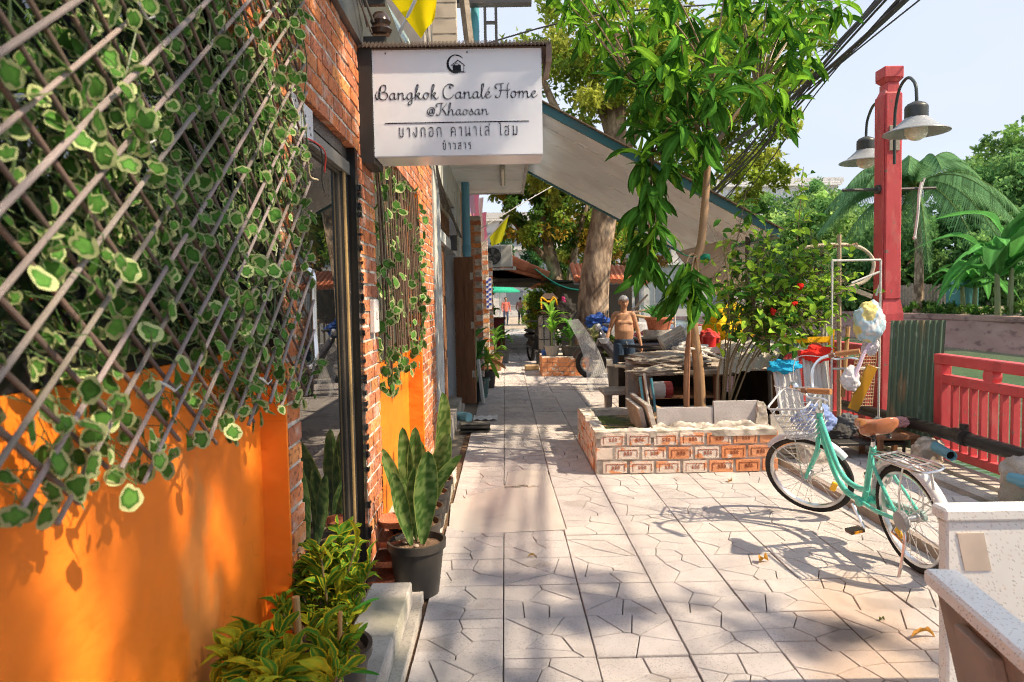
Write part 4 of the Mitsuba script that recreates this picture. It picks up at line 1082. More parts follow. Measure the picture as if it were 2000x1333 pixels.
v = np.stack([.82 + 1.35 * S, 18.8 + 3.5 * Tt, 2.28 - .58 * S - .16 * np.sin(S * 3.14) + .22 * Tt * (1 - S * .4) + .03 * np.sin(Tt * 14)], -1).reshape(-1, 3)
f = np.array([[i * 12 + j, (i + 1) * 12 + j, (i + 1) * 12 + j + 1, i * 12 + j + 1] for i in range(15) for j in range(11)])
m = vf((v, f)); put(tg, join([m, (v - [0, 0, .02], m[1][:, ::-1])]), 'plain', (.03, .30, .19), True)

def flag(name, label, pole0, pole1, pts, col, pr_=6):
    k = thing(name, label, 'flag'); part(k, 'pole', tube([pole0, pole1], .012, 8), 'satin', (.5, .5, .5))
    A, B, C, D = (np.array(p, float) for p in pts); S, Tt = np.meshgrid(np.linspace(0, 1, 12), np.linspace(0, 1, 12), indexing='ij')
    v = A * ((1 - S) * (1 - Tt))[..., None] + B * (S * (1 - Tt))[..., None] + C * (S * Tt)[..., None] + D * ((1 - S) * Tt)[..., None]
    v[..., 1] += .05 * np.sin(S * pr_ + Tt * 3) * (B - A).max() * 2 * S; v = v.reshape(-1, 3)
    f = np.array([[i * 12 + j, (i + 1) * 12 + j, (i + 1) * 12 + j + 1, i * 12 + j + 1] for i in range(11) for j in range(11)]); part(k, 'cloth', vf((v, f)), 'leaf', col, True)
flag('yellow_flag', 'bright yellow flag hanging over the top of the sign', (-.80, 5.1, 3.15), (-.42, 4.9, 3.75), ((-.74, 5.0, 3.55), (-.40, 5.0, 3.75), (-.44, 5.0, 3.42), (-.535, 5.0, 3.275)), (.80, .62, .01))
flag('yellow_flag', 'small lime yellow flag on a slanting pole above the air conditioner', (-.42, 12.0, 2.36), (.10, 12.0, 2.90), ((-.24, 12, 2.57), (.09, 12, 2.87), (-.03, 12, 2.46), (-.20, 12, 2.39)), (.58, .62, .03))
bn = thing('checked_banner', 'narrow blue and white checked banner on the far brick pier', 'banner')
part(bn, 'cloth', bx(-.345, -.245, 13.37, 13.385, 1.33, 1.92), 'plain', (.72, .74, .78), smooth=False)
for i in range(6):
    for j in range(2):
        part(bn, 'check', bx(-.340 + .048 * j, -.297 + .048 * j, 13.362, 13.369, 1.36 + i * .092 + .044 * (j % 2), 1.40 + i * .092 + .044 * (j % 2)), 'plain', (.03, .07, .40), smooth=False)
# washing hung high on the shop house, pipes and struts of the upper storey
wl = thing('washing', 'pink and lilac patterned cloths hung out above the drain pipe', 'laundry')
for i in range(4):
    y = 12.1 + .5 * i; part(wl, 'cloth', vf((np.array([[-.60 + .05 * i + .14 * s + .015 * math.sin(7 * t + i), y + .05 * math.sin(5 * s), 3.75 - .8 * t - .2 * i] for s in np.linspace(0, 1, 5) for t in np.linspace(0, 1, 9)]), np.array([[a * 9 + b, (a + 1) * 9 + b, (a + 1) * 9 + b + 1, a * 9 + b + 1] for a in range(4) for b in range(8)]))), 'plain', [(.45, .38, .62), (.68, .30, .50), (.60, .58, .66), (.62, .25, .42)][i], True)
up = thing('upper_balcony', 'weathered upper storey with blue post, boards and pale eave panels above the sign', 'balcony')
part(up, 'eave_panel', vf((np.array([[x, y, z + dz] for (x, z) in ((-.92, 3.80), (-.66, 3.36)) for y in (5.3, 5.62) for dz in (0, .03)]), BOXF)), 'satin', (.52, .68, .68), smooth=False)
part(up, 'eave_panel', vf((np.array([[x, y, z + dz] for (x, z) in ((-.98, 3.80), (-.72, 3.36)) for y in (5.63, 6.1) for dz in (0, .03)]), BOXF)), 'satin', (.40, .55, .57), smooth=False)
part(up, 'board', vf((np.array([[x, y, z] for (x, z) in ((-.95, 4.6), (-.60, 3.7)) for y in (6.3, 6.9) for z in (z, z + .05)]), BOXF)), 'grey_wood', smooth=False)
part(up, 'post', bx(-.66, -.42, 7.2, 7.32, 3.3, 5.2), 'mortar', smooth=False)
for i in range(11): part(up, 'post_block', bx(-.655, -.425, 7.19, 7.205, 3.36 + i * .15, 3.49 + i * .15), 'matte', (.46, .40, .32), smooth=False)
part(up, 'strut', tube([(-.40, 7.6, 5.0), (-.26, 7.6, 3.6)], .05, 4), 'grey_wood', smooth=False)
part(up, 'blue_post', tube([(-.27, 7.8, 3.3), (-.25, 7.8, 5.2)], .045, 12), 'satin', (.10, .42, .52))
part(up, 'rail', join([bx(-.8, .34, 7.6, 7.72, 4.56, 4.66), bx(-.17, -.14, 8.0, 8.03, 4.2, 4.9), bx(-.17, -.02, 8.0, 8.03, 4.22, 4.26), bx(-.05, -.02, 8.0, 8.03, 4.2, 4.9), bx(-.17, -.02, 8, 8.03, 4.5, 4.53)]), 'satin', (.05, .05, .055), smooth=False)
part(up, 'ledge', bx(-.5, -.20, 7.3, 7.9, 3.62, 3.72), 'satin', (.5, .5, .48), smooth=False)
ins = thing('insulator_rack', 'dark cable rack with ribbed insulators bolted above the sign', 'insulators')
part(ins, 'bracket', join([bx(-.70, -.66, 3.50, 3.54, 2.70, 3.3), bx(-.69, -.55, 3.55, 3.58, 2.74, 2.77), bx(-.69, -.55, 3.55, 3.58, 2.92, 2.95), bx(-.69, -.55, 3.55, 3.58, 3.08, 3.11)]), 'satin', (.03, .03, .03), smooth=False)
for z in (2.78, 2.96, 3.12): part(ins, 'insulator', lathe([(.001, 0), (.045, 0), (.055, .02), (.04, .04), (.05, .06), (.045, .08), (.03, .10), (.001, .1)], 18, (-.575, 3.56, z)), 'gloss', (.035, .02, .015))
# ------------------------------------------------------------------ brick planter with pond, soil bed and mango tree
kr = np.random.default_rng(71)
pl = thing('brick_planter', 'low planter of stamped orange bricks, half pond and half soil bed, on the paving', 'planter')
px0, px1, py0, py1, pz = .74, 2.27, 5.95, 7.42, .375
part(pl, 'front_wall', bx(px0 + .006, px1 - .006, py0 + .008, py0 + .14, -.02, pz - .01, .004, kr), 'mortar', smooth=False)
part(pl, 'side_wall', bx(px0 + .004, px0 + .10, py0 + .142, py1, -.02, pz - .03, .006, kr), 'mortar', smooth=False)
part(pl, 'side_wall', bx(px1 - .12, px1 - .004, py0 + .142, py1, -.02, pz - .03, .006, kr), 'mortar', smooth=False)
part(pl, 'back_wall', bx(px0 + .101, px1 - .121, py1 - .12, py1, -.02, pz - .03, .006, kr), 'concrete', smooth=False)
def rough_strip(x0, x1, y0, y1, z, amp, seed, nx=60, ny=9):
    gx, gy = np.meshgrid(np.linspace(x0, x1, nx), np.linspace(y0, y1, ny), indexing='ij')
    h = meshkit.fbm(np.stack([gx * 13, gy * 13, gx * 0 + seed], -1), 4, seed) - .35; e = 1 - np.abs(np.linspace(-1, 1, ny)) ** 4
    top = np.stack([gx, gy + (meshkit.noise(np.stack([gx * 9, gy * 0, gy * 0 + seed], -1)) - .5) * .03, z + amp * h * (.4 + e)], -1)
    v = top.reshape(-1, 3); f = [[i * ny + j, (i + 1) * ny + j, (i + 1) * ny + j + 1, i * ny + j + 1] for i in range(nx - 1) for j in range(ny - 1)]
    n = len(v); low = []; ff = list(f)
    ring = [i * ny for i in range(nx)] + [(nx - 1) * ny + j for j in range(1, ny)] + [i * ny + ny - 1 for i in range(nx - 2, -1, -1)] + [j for j in range(ny - 2, 0, -1)]
    low = v[ring] * [1, 1, 0] + [0, 0, z - .05]; m = len(ring)
    for q in range(m):
        p = (q + 1) % m; ff.append([ring[q], n + q, n + p, ring[p]])
    return vf((np.vstack([v, low]), np.array(ff)))


part(pl, 'mortar_cap', rough_strip(px0 - .004, px1 - .01, py0 - .004, py0 + .15, pz - .012, .035, 3, 110), 'mortar', smooth=40)
part(pl, 'mortar_cap', rough_strip(px0 + .0, px0 + .115, py0 + .152, py1, pz - .025, .03, 5, 12, 60), 'mortar', smooth=40)
bw, bhh, gp = .198, .098, .026
stamp = write('นปก', THAI, .026, .17, gap=.28, contrast=.3, ang=20)
for row in range(3):
    off = [.10, -.02, .08][row]
    for i in range(8):
        x0 = px0 + .01 + off + i * (bw + gp) - .05; x1 = x0 + bw
        x0c, x1c = max(x0, px0 + .004), min(x1, px1 + .002)
        if x1c - x0c < .05: continue
        z0 = .012 + row * (bhh + .020) + .004 * math.sin(x0 * 3); y = py0 + kr.normal(0, .002); hid = float(np.clip(1.25 - (x0 - px0) * .9 + kr.normal(0, .2), 0, 1)); t = kr.uniform()
        b = part(pl, 'brick', bx(x0c, x1c, y - .006, y + .05, z0, z0 + bhh, .002, kr), 'planter_brick', smooth=False, uv=(t, hid))
        if x1c - x0c < .15: continue
        XB = frame(((x0 + x1) / 2 + .004, y - .0075, z0 + .034), (1, 0, 0), (0, 0, 1), (0, -1, 0))
        part(b, 'stamp', xf(extr(stamp, -.001, .0022), XB), 'plain', np.array([.22, .07, .035]) * (1 + .5 * hid), smooth=False)
        fr = unary_union([LineString([(-.078, -.022), (-.080, .042), (.078, .042), (.078, -.018)]).buffer(.0022, cap_style=2)])
        part(b, 'stamp_border', xf(extr(fr, -.001, .0018), XB), 'plain', np.array([.20, .065, .035]) * (1 + .5 * hid), smooth=False)
for row in range(3):
    for i in range(6):
        y0 = py0 + .16 + .10 * (row % 2) + i * .225
        part(pl, 'brick', bx(px0 - .004, px0 + .05, y0, min(y0 + .2, py1), .012 + row * .118, .11 + row * .118, .004, kr), 'planter_brick', smooth=False, uv=(kr.uniform(), .9))
part(pl, 'pond', (np.array([[px0 + .08, py0 + .1, .285], [1.40, py0 + .1, .285], [1.40, py1 - .1, .285], [px0 + .08, py1 - .1, .285]]), np.array([[0, 1, 2], [0, 2, 3]])), 'algae', smooth=False, label='dark green algae covered water')
scum = join([ball((kr.uniform(.86, 1.22), kr.uniform(6.1, 7.2), .284), kr.uniform(.03, .10), 2, (1, .7, .06)) for _ in range(34)])
part(pl, 'algae', scum, 'matte', (.045, .07, .014), True, kind='stuff')
part(pl, 'soil', bx(1.35, px1 - .1, py0 + .22, py1 - .1, .0, .31, .01), 'soil', smooth=False)
# upright paving slabs that retain the soil, bedded in white mortar
def slab(x0, x1, y, z0, z1, lean, name='slab', sk=0.0):
    v, f = bx(x0, x1, 0, .038, z0, z1); v = v.copy(); v[:, 1] += (v[:, 2] - z0) * lean + (v[:, 0] - x0) * sk + y
    k = part(pl, name, (v, f), 'paving', smooth=False, uv=(.75, .5)); cx_, h = (x0 + x1) / 2, z1 - z0
    w = (x1 - x0); zz = z0 + .02
    lines = [LineString([(-w * .3, 0), (-w * .22, h * .55), (0, h * .72), (w * .03, h * .96)]), LineString([(-w * .22, h * .55), (w * .04, h * .38), (w * .25, .05)]), LineString([(w * .2, h * .96), (w * .3, h * .45), (w * .45, h * .2)])]
    part(k, 'stamped_joint', xf(extr(unary_union([l.buffer(.0025, cap_style=2) for l in lines]), -.001, .0015), frame((cx_, y + lean * .08 + .0 - .001, zz), (1, sk, 0), (0, lean, 1), (0, -1, 0))), 'plain', (.12, .10, .085), smooth=False)
slab(1.30, 1.785, 6.13, .31, .525, .10); slab(1.79, 2.17, 6.12, .31, .575, .10)
v, f = bx(0, .04, 0, .85, .27, .56); v = v.copy(); v[:, 0] += 1.27 - (v[:, 2] - .27) * .25; part(pl, 'slab', (v + [0, 6.1, 0], f), 'concrete', smooth=False)
v, f = bx(0, .04, 0, .7, .27, .52); v = v.copy(); v[:, 0] += 1.20 - (v[:, 2] - .27) * .22; part(pl, 'slab', (v + [0, 6.2, 0], f), 'concrete', smooth=False)
part(pl, 'mortar_fillet', rough_strip(1.24, 2.22, py0 + .10, py0 + .185, pz + .005, .07, 8, 90), 'mortar', smooth=40)
part(pl, 'mortar_end', join([xf(rough_strip(-.06, .06, -.07, .07, 0, .08, 11 + i, 14, 12), trm(2.195, 6.14, .38 + .05 * i) @ scm(1 - .15 * i, .6, 1)) for i in range(4)]), 'mortar', smooth=40, kind='stuff')
solo('white_feather', 'small white scrap floating on the green pond', 'scrap', ball((1.14, 6.55, .29), .025, 1, (1, 1.6, .25)), 'plain', (.7, .7, .68))

MANGO = [(0.66,7.00,4.24),(0.78,6.80,3.97),(0.98,6.90,3.84),(1.10,6.60,3.48),(1.01,7.20,4.21),(1.25,6.90,4.00),(1.41,6.40,3.95),(1.51,6.10,3.58),(1.29,6.50,3.63),(1.36,6.00,3.34),(1.73,6.60,3.97),(1.87,6.30,3.73),(2.21,6.80,4.09),(2.33,6.60,3.78),(2.67,7.00,4.11),(2.83,6.90,3.93),(3.10,7.20,4.23),(2.65,6.70,3.63),(3.01,7.10,3.80),(1.22,6.40,3.25),(1.40,6.20,3.14),(1.57,6.00,3.25),(1.71,5.90,3.10),(1.97,6.20,3.35),(2.22,6.40,3.27),(2.51,6.70,3.31),(2.73,6.90,3.22),(1.20,6.50,3.05),(1.33,6.30,2.87),(1.48,6.00,2.88),(1.75,6.20,2.84),(1.24,6.30,2.65),(1.40,6.20,2.58),(1.27,6.20,2.41),(1.22,6.30,2.29),(1.31,6.20,2.06),(1.19,6.30,1.99),(1.24,6.20,1.76),(1.82,6.80,2.68),(1.57,6.20,1.71),(1.59,6.10,1.64),(1.68,6.20,1.48),(1.55,6.30,1.53),(1.10,7.00,4.33),(1.54,6.40,4.07),(2.02,6.50,4.20),(2.50,6.80,4.22),(2.95,7.20,4.38),(3.50,7.50,4.39),(1.87,6.60,3.61),(2.29,6.90,3.79),(1.66,6.70,3.37),(2.6,6.6,3.9),(.85,7.1,4.4),(.6,6.9,4.45),(1.5,6.9,4.35),(2.3,7.1,4.4)]
mg = thing('mango_tree', 'young mango tree with long drooping leaves growing from the brick planter', 'tree')
part(mg, 'trunk', tube([(1.80, 6.62, .25), (1.77, 6.55, .8), (1.70, 6.5, 1.3), (1.71, 6.5, 1.70), (1.78, 6.5, 1.95), (1.81, 6.5, 2.2), (1.84, 6.52, 2.5), (1.86, 6.53, 2.72)], (.058, .05, .042, .04, .038, .036, .033, .03), 12, n=5), 'satin', (.34, .21, .11))
part(mg, 'trunk_fork', tube([(1.70, 6.5, 1.3), (1.66, 6.52, 1.0), (1.64, 6.5, .6), (1.66, 6.5, .28)], (.018, .022, .024, .028), 10, n=5), 'satin', (.24, .14, .08))
br, leaves = [], []
fork = np.array([1.86, 6.53, 2.72]); subs = [np.array(p) for p in ((1.35, 6.5, 3.15), (1.9, 6.5, 3.4), (2.35, 6.65, 3.35), (1.65, 6.4, 3.1), (1.32, 6.35, 2.75))]
for s in subs: br.append(tube([fork, (fork + s) / 2 + [0, 0, .06], s], (.022, .014), 7, n=4))
for c in MANGO:
    c = np.array(c); low = c[2] < 2.45
    s = np.array([1.32, 6.35, 2.75]) if low and c[0] < 1.5 else (np.array([1.74, 6.5, 1.85]) if low else min(subs, key=lambda q: np.linalg.norm(q - c)))
    top = c + [0, 0, .06]
    br.append(tube([s, s * .45 + top * .55 + [0, 0, .05], top], (.011, .005), 6, n=4))
    nl = kr.integers(16, 25)
    light = c[2] > 3.55 or c[0] > 2.3
    for j in range(nl):
        a = kr.uniform(0, 6.28); dn = kr.uniform(-.1, .55) if (kr.uniform() < .3 and not low) else -kr.uniform(.5, 2.2)
        d = np.array([math.cos(a), math.sin(a), dn]); d /= np.linalg.norm(d); L = kr.uniform(.18, .38) * (1.0 if c[2] < 3.6 else .85)
        b = top + np.array([kr.normal(0, .02), kr.normal(0, .02), kr.uniform(-.12, .03)])
        g = np.array([.05, .155, .02]) * kr.uniform(.6, 1.5)
        if kr.uniform() < (.5 if light else .16): g = np.array([.17, .37, .03]) * kr.uniform(.8, 1.5)
        m, col = strap(b, b + d * L, L * kr.uniform(.18, .26), (-d[0] + kr.normal(0, .5), -d[1] + kr.normal(0, .5), 1.3), kr.uniform(.02, .14), .12, g, 7, .45, kr.uniform(-30, 30), .02, kr, kr.uniform(0, .25), g * 1.05, np.clip(g * 1.5 + .01, 0, 1))
        leaves.append(dict(mesh=m, color=col, size=L / c[1]))
part(mg, 'branch', join(br), 'satin', (.20, .13, .065))
pieces(mg, 'leaf', leaves, 'leaf', 300, smooth=True)
solo('tree_tie', 'green cord tied round the mango trunk', 'cord', join([tube([(1.81 + .05 * math.cos(t), 6.5 + .05 * math.sin(t), 1.83 + .01 * math.sin(3 * t) + .012 * k) for t in np.linspace(0, 6.28, 17)], .006, 5) for k in range(3)] + [tube([(1.77, 6.48, 1.84), (1.6, 6.4, 1.86), (1.45, 6.35, 1.98), (1.38, 6.33, 2.05)], .006, 5, n=4)]), 'plain', (.02, .22, .13))
solo('tree_stake', 'reddish bamboo stake tied against the mango stem', 'stake', tube([(1.62, 6.38, .3), (1.66, 6.42, 1.35)], .012, 8), 'satin', (.30, .15, .08))

# ------------------------------------------------------------------ the man
def hull_body(bones, edge=.02, it=6):
    import manifold3d as m3
    acc = None
    for (a, ra), (b, rb) in bones:
        pts = np.vstack([np.array(trimesh.creation.icosphere(2, 1.0).vertices) * np.asarray(ra) + a, np.array(trimesh.creation.icosphere(2, 1.0).vertices) * np.asarray(rb) + b])
        h = m3.Manifold.hull_points(pts); acc = h if acc is None else acc + h
    acc = acc.refine_to_length(edge); m = acc.to_mesh(); t = trimesh.Trimesh(m.vert_properties[:, :3], m.tri_verts, process=True)
    trimesh.smoothing.filter_taubin(t, lamb=.5, nu=.52, iterations=it); return np.array(t.vertices), np.array(t.faces)


MAN = trm(2.02, 12.2, .0) @ rotm((0, 0, 1), 4)
man = thing('person', 'bare chested grey haired elderly man in dark knee-length shorts holding a white bowl', 'person')
S1 = lambda *p: np.array(p, float)
B = []
def bone(a, ra, b, rb): B.append(((S1(*a), ra), (S1(*b), rb)))
bone((0, .0, .80), (.155, .11, .08), (0, -.02, .93), (.165, .125, .08)); bone((0, -.02, .93), (.165, .125, .08), (0, .0, 1.08), (.155, .10, .09)); bone((0, 0, 1.08), (.155, .10, .09), (0, .0, 1.20), (.135, .08, .05))
bone((-.135, .0, 1.21), .055, (.135, .0, 1.21), .055); bone((-.08, -.075, 1.07), (.062, .04, .045), (.08, -.075, 1.07), (.062, .04, .045)); bone((0, .005, 1.2), .062, (0, -.012, 1.31), .05)
# head
bone((0, -.02, 1.42), (.072, .088, .095), (0, -.045, 1.365), (.055, .06, .05)); bone((0, -.012, 1.30), .05, (0, -.03, 1.37), .05); bone((0, -.105, 1.40), .012, (0, -.118, 1.375), .015)
for s in (-1, 1): bone((s * .074, -.01, 1.42), (.012, .02, .032), (s * .078, -.005, 1.40), (.01, .016, .022)); bone((s * .03, -.088, 1.392), .014, (s * .04, -.075, 1.37), .014); bone((s * .015, -.1, 1.437), .01, (s * .045, -.085, 1.435), .01)
# arms
bone((-.158, 0, 1.195), .050, (-.225, .03, .98), .037); bone((-.225, .03, .98), .036, (-.325, -.10, .79), .026)
bone((.158, 0, 1.195), .050, (.245, .02, .93), .036); bone((.245, .02, .93), .036, (.285, -.03, .69), .025)
def hand(w, dirv, palm, curl, side):
    d = S1(*dirv) / np.linalg.norm(dirv); n = S1(*palm); n -= d * (n @ d); n /= np.linalg.norm(n); l = np.cross(d, n) * side
    w = S1(*w); k = w + d * .075; bone(w, .022, k + l * .02, .016); bone(w, .022, k - l * .022, .016)
    for i, (o, L) in enumerate(((-.03, .055), (-.011, .068), (.009, .072), (.028, .064))):
        a = k + l * o; p = a + (d * math.cos(curl * .6) + n * math.sin(curl * .6)) * L * .5; q = p + (d * math.cos(curl * 1.8) + n * math.sin(curl * 1.8)) * L * .5; bone(a, .0095, p, .0085); bone(p, .0085, q, .0075)
    a = w + d * .02 + l * .022; p = a + (l * .8 + d * .5 + n * .3) * .035; q = p + (d * .9 + n * .5 + l * .1) * .03; bone(a, .012, p, .0095); bone(p, .0095, q, .008)
hand((-.33, -.112, .775), (-.5, -.7, -.35), (0, .1, 1), .5, 1); hand((.287, -.035, .675), (.05, -.15, -1), (-1, -.2, 0), .45, 1)
# lower legs and feet
for s in (-1, 1):
    bone((s * .085, -.0, .50), .065, (s * .09, .02, .28), .052); bone((s * .09, .02, .28), .05, (s * .095, .02, .07), .032); bone((s * .095, .03, .045), .036, (s * .105, -.12, .028), (.042, .06, .024))
    for i in range(5): bone((s * (.105 + .012) + (i - 2) * .016, -.15, .02), .013, (s * (.105 + .012) + (i - 2) * .017, -.185 + abs(i - 2) * .006, .016), .010)
mv, mf = hull_body(B, .012, 8)
skin = np.array([.43, .235, .135]); tone = meshkit.fbm(mv * 9, 3, 2)[:, None]
mcol = skin * (.85 + .3 * tone); mcol = np.where((np.abs(np.abs(mv[:, :1]) - .085) < .012) & (np.abs(mv[:, 2:3] - 1.06) < .012) & (mv[:, 1:2] < -.08), [.2, .09, .06], mcol)
mcol = np.where((np.abs(mv[:, 2:3] - 1.352) < .006) & (np.abs(mv[:, :1]) < .026) & (mv[:, 1:2] < -.08), [.25, .10, .08], mcol)
body = part(man, 'body', xf((mv, mf), MAN), 'skin', mcol, True)
for s in (-1, 1):
    part(man, 'eye', xf(ball((s * .031, -.0985, 1.42), .011, 1, (1.2, .5, .6)), MAN), 'gloss', (.03, .02, .018)); part(man, 'eyebrow', xf(tube([(s * .014, -.108, 1.444), (s * .034, -.104, 1.450), (s * .052, -.088, 1.440)], .005, 5), MAN), 'plain', (.34, .33, .32))
hv, hf = ball((0, -.004, 1.440), 1, 4, (.084, .100, .094)); hv = hv + (meshkit.noise(hv * 60) - .5)[:, None] * .008
keep = np.array([(hv[t][:, 2].mean() > 1.452 + (-.15 * (hv[t][:, 1].mean() + .03) if hv[t][:, 1].mean() < -.03 else -.9 * (hv[t][:, 1].mean() + .03))) for t in hf])
part(man, 'hair', xf((hv, hf[keep]), MAN), 'plain', (.50, .50, .50), True)
B = []
bone((0, .0, .775), (.172, .125, .03), (0, .0, .70), (.175, .13, .05))
for s in (-1, 1): bone((s * .085, .0, .70), (.098, .12, .05), (s * .10, -.0, .33), (.100, .10, .02))
sv, sf = hull_body(B, .018, 5)
sv[:, :2] *= 1 + .04 * (meshkit.noise(sv * [22, 22, 5]) - .5)[:, None]
part(man, 'shorts', xf((sv, sf), MAN), 'plain', np.array([.035, .06, .10]) * (.7 + .6 * meshkit.fbm(sv * 12, 3, 4))[:, None], True)
part(man, 'drawstring', xf(tube([(.01, -.14, .76), (.02, -.148, .70), (.015, -.145, .65)], .004, 5), MAN), 'plain', (.5, .5, .5))
solo('white_bowl', 'white plastic bowl held in the right hand of the elderly man', 'bowl', xf(lathe([(.001, 0), (.05, .0), (.085, .05), (.10, .085), (.096, .086), (.08, .05), (.045, .008), (.001, .008)], 28, (-.385, -.19, .735)), MAN @ trm(0, 0, 0)), 'gloss', (.66, .70, .74))

# ------------------------------------------------------------------ second planter with two pots, boxes, plastic sheet
p2 = thing('brick_planter', 'farther low brick box carrying two leafy potted plants', 'planter')
bxx0, bxx1, by0, by1, bz = .70, 1.62, 13.85, 15.0, .37
part(p2, 'wall', bx(bxx0 + .006, bxx1 - .006, by0 + .006, by1, -.02, bz, .003), 'mortar', smooth=False)
for r_ in range(4):
    for i in range(5):
        x0 = bxx0 + i * .21 - .1 * (r_ % 2); x0c, x1c = max(x0, bxx0), min(x0 + .198, bxx1)
        if x1c - x0c > .05: part(p2, 'brick', bx(x0c, x1c, by0 - .004, by0 + .05, .0 + r_ * .092, .083 + r_ * .092, .002, kr), 'planter_brick', smooth=False, uv=(kr.uniform(), kr.uniform(0, .5)))
    for i in range(3): part(p2, 'brick', bx(bxx0 - .004, bxx0 + .05, by0 + .06 + i * .3, by0 + .32 + i * .3, r_ * .092, .083 + r_ * .092, .002, kr), 'planter_brick', smooth=False, uv=(kr.uniform(), .4))
def leafy(name, label, c, R, h, potcol, n, Lr, wr, top, col, stem_h=.2, cat='potted plant', group=None, upright=.6, bs='leaf', r=kr):
    k = thing(name, label, cat, group)
    if R: part(k, 'pot', pot_mesh(c, R, h), 'satin', potcol); part(k, 'soil', soil_mesh(c, R, h * .9, r), 'soil', smooth=True)
    part(k, 'stem', tube([(c[0], c[1], c[2] + h * .85), (c[0] + .01, c[1], c[2] + h + stem_h)], (.022, .012), 7), 'satin', (.22, .30, .10))
    for i in range(n):
        a = i * 2.4 + r.normal(0, .3); el = upright + r.normal(0, .35); d = np.array([math.cos(a) * math.cos(el), math.sin(a) * math.cos(el), math.sin(el)]); L = r.uniform(*Lr)
        b = np.array([c[0], c[1], c[2] + h + stem_h * r.uniform(top, 1)])
        g = np.array(col) * r.uniform(.65, 1.35)
        m, cc = strap(b, b + d * L, L * r.uniform(*wr), (-d[0], -d[1], 1.2), r.uniform(.05, .18), .15, g, 9, .48, r.uniform(-20, 20), .02, r, r.uniform(.1, .5), g * 1.2, g * 1.6); part(k, 'leaf', m, bs, cc, True)
    return k
leafy('potted_plant', 'tall pale green cane plant in a grey pot on the farther brick box', (.92, 14.2, .37), .15, .20, (.36, .34, .31), 20, (.28, .48), (.20, .30), .4, (.24, .46, .07), .55, upright=.75)
leafy('potted_plant', 'bushy broad leaved plant in a dark bowl on the farther brick box', (1.28, 14.15, .37), .19, .20, (.06, .06, .06), 34, (.20, .40), (.22, .34), .1, (.13, .33, .06), .32, upright=.6)
solo('blue_box', 'small bright blue box beside the grey pot on the farther planter', 'box', rbox(.72, .86, 14.3, 14.55, .375, .47, .01), 'satin', (.03, .12, .50), smooth=False)
solo('wooden_board', 'short board on the ground left of the farther planter', 'board', rbox(.40, .70, 15.1, 15.4, .0, .10, .01), 'matte', (.40, .28, .16), smooth=False)
ps = thing('plastic_sheet', 'rippled translucent plastic roofing sheet leaning by the farther planter', 'plastic sheet')
ns, nt = 90, 14; V = np.zeros((ns, nt, 3))
for i, s in enumerate(np.linspace(0, 1, ns)):
    for j, t in enumerate(np.linspace(0, 1, nt)):
        a = np.array([1.30, 11.4, 0.0]) * (1 - t) + np.array([1.06, 12.35, 1.12]) * t; b = np.array([1.72, 11.9, .03]) * (1 - t) + np.array([1.27, 12.5, 1.14]) * t
        V[i, j] = a * (1 - s) + b * s + np.array([.1, -.5, .4]) * (.012 * math.sin(s * 62)) + np.array([.10, 0, .03]) * math.sin(t * 3.1) * .9
f = [[i * nt + j, (i + 1) * nt + j, (i + 1) * nt + j + 1, i * nt + j + 1] for i in range(ns - 1) for j in range(nt - 1)]
put(ps, (V.reshape(-1, 3), np.array(f)), 'clear_plastic', smooth=True)

# ------------------------------------------------------------------ concrete bench, ring planter, bin, scooter
be = thing('concrete_bench', 'grey concrete bench with a tall upright back slab behind the pond', 'bench')
part(be, 'seat', rbox(1.08, 1.75, 7.95, 8.35, .40, .455, .01), 'concrete', smooth=False)
lp = Polygon([(-.12, 0), (.12, 0), (.09, .1), (.07, .2), (.11, .34), (.14, .398), (-.14, .398), (-.11, .34), (-.07, .2), (-.09, .1)])
for x in (1.16, 1.60): part(be, 'leg', xf(extr(lp, -.03, .03), frame((x, 8.15, 0), (0, 1, 0), (0, 0, 1), (1, 0, 0))), 'concrete', smooth=False)
part(be, 'back', xf(rbox(-.15, .15, -.03, .03, 0, .55, .03), trm(1.46, 7.85, .25) @ rotm((0, 0, 1), 4)), 'concrete', smooth=False)
rg = thing('concrete_ring_planter', 'tall concrete ring with a scalloped clay bowl of greenery on top', 'planter')
part(rg, 'ring', lathe([(.001, 0), (.27, 0), (.27, .72), (.28, .74), (.28, .88), (.25, .88), (.001, .86)], 36, (2.88, 13.5, 0)), 'concrete')
part(rg, 'bowl', lathe([(.001, .885), (.20, .885), (.24, 1.05), (.27, 1.08), (.26, 1.12), (.22, 1.08), (.001, 1.07)], 36, (2.90, 13.5, 0)), 'terracotta')
its = [strap((2.9 + kr.normal(0, .08), 13.5 + kr.normal(0, .08), 1.08), (2.9 + kr.normal(0, .2), 13.5 + kr.normal(0, .2), 1.25 + kr.uniform(0, .12)), .03, (0, -1, .4), .05, .1, np.array([.06, .20, .04]) * kr.uniform(.6, 1.5), 5) for _ in range(60)]
m, c = cjoin(its); part(rg, 'greenery', m, 'leaf', c, True, kind='stuff')
bi = thing('dark_bin', 'round dark plastic tub at the feet of the elderly man', 'tub')
part(bi, 'tub', lathe([(.001, 0), (.17, 0), (.20, .36), (.215, .36), (.215, .40), (.19, .40), (.165, .03), (.001, .03)], 30, (1.84, 11.6, 0)), 'satin', (.13, .12, .11))

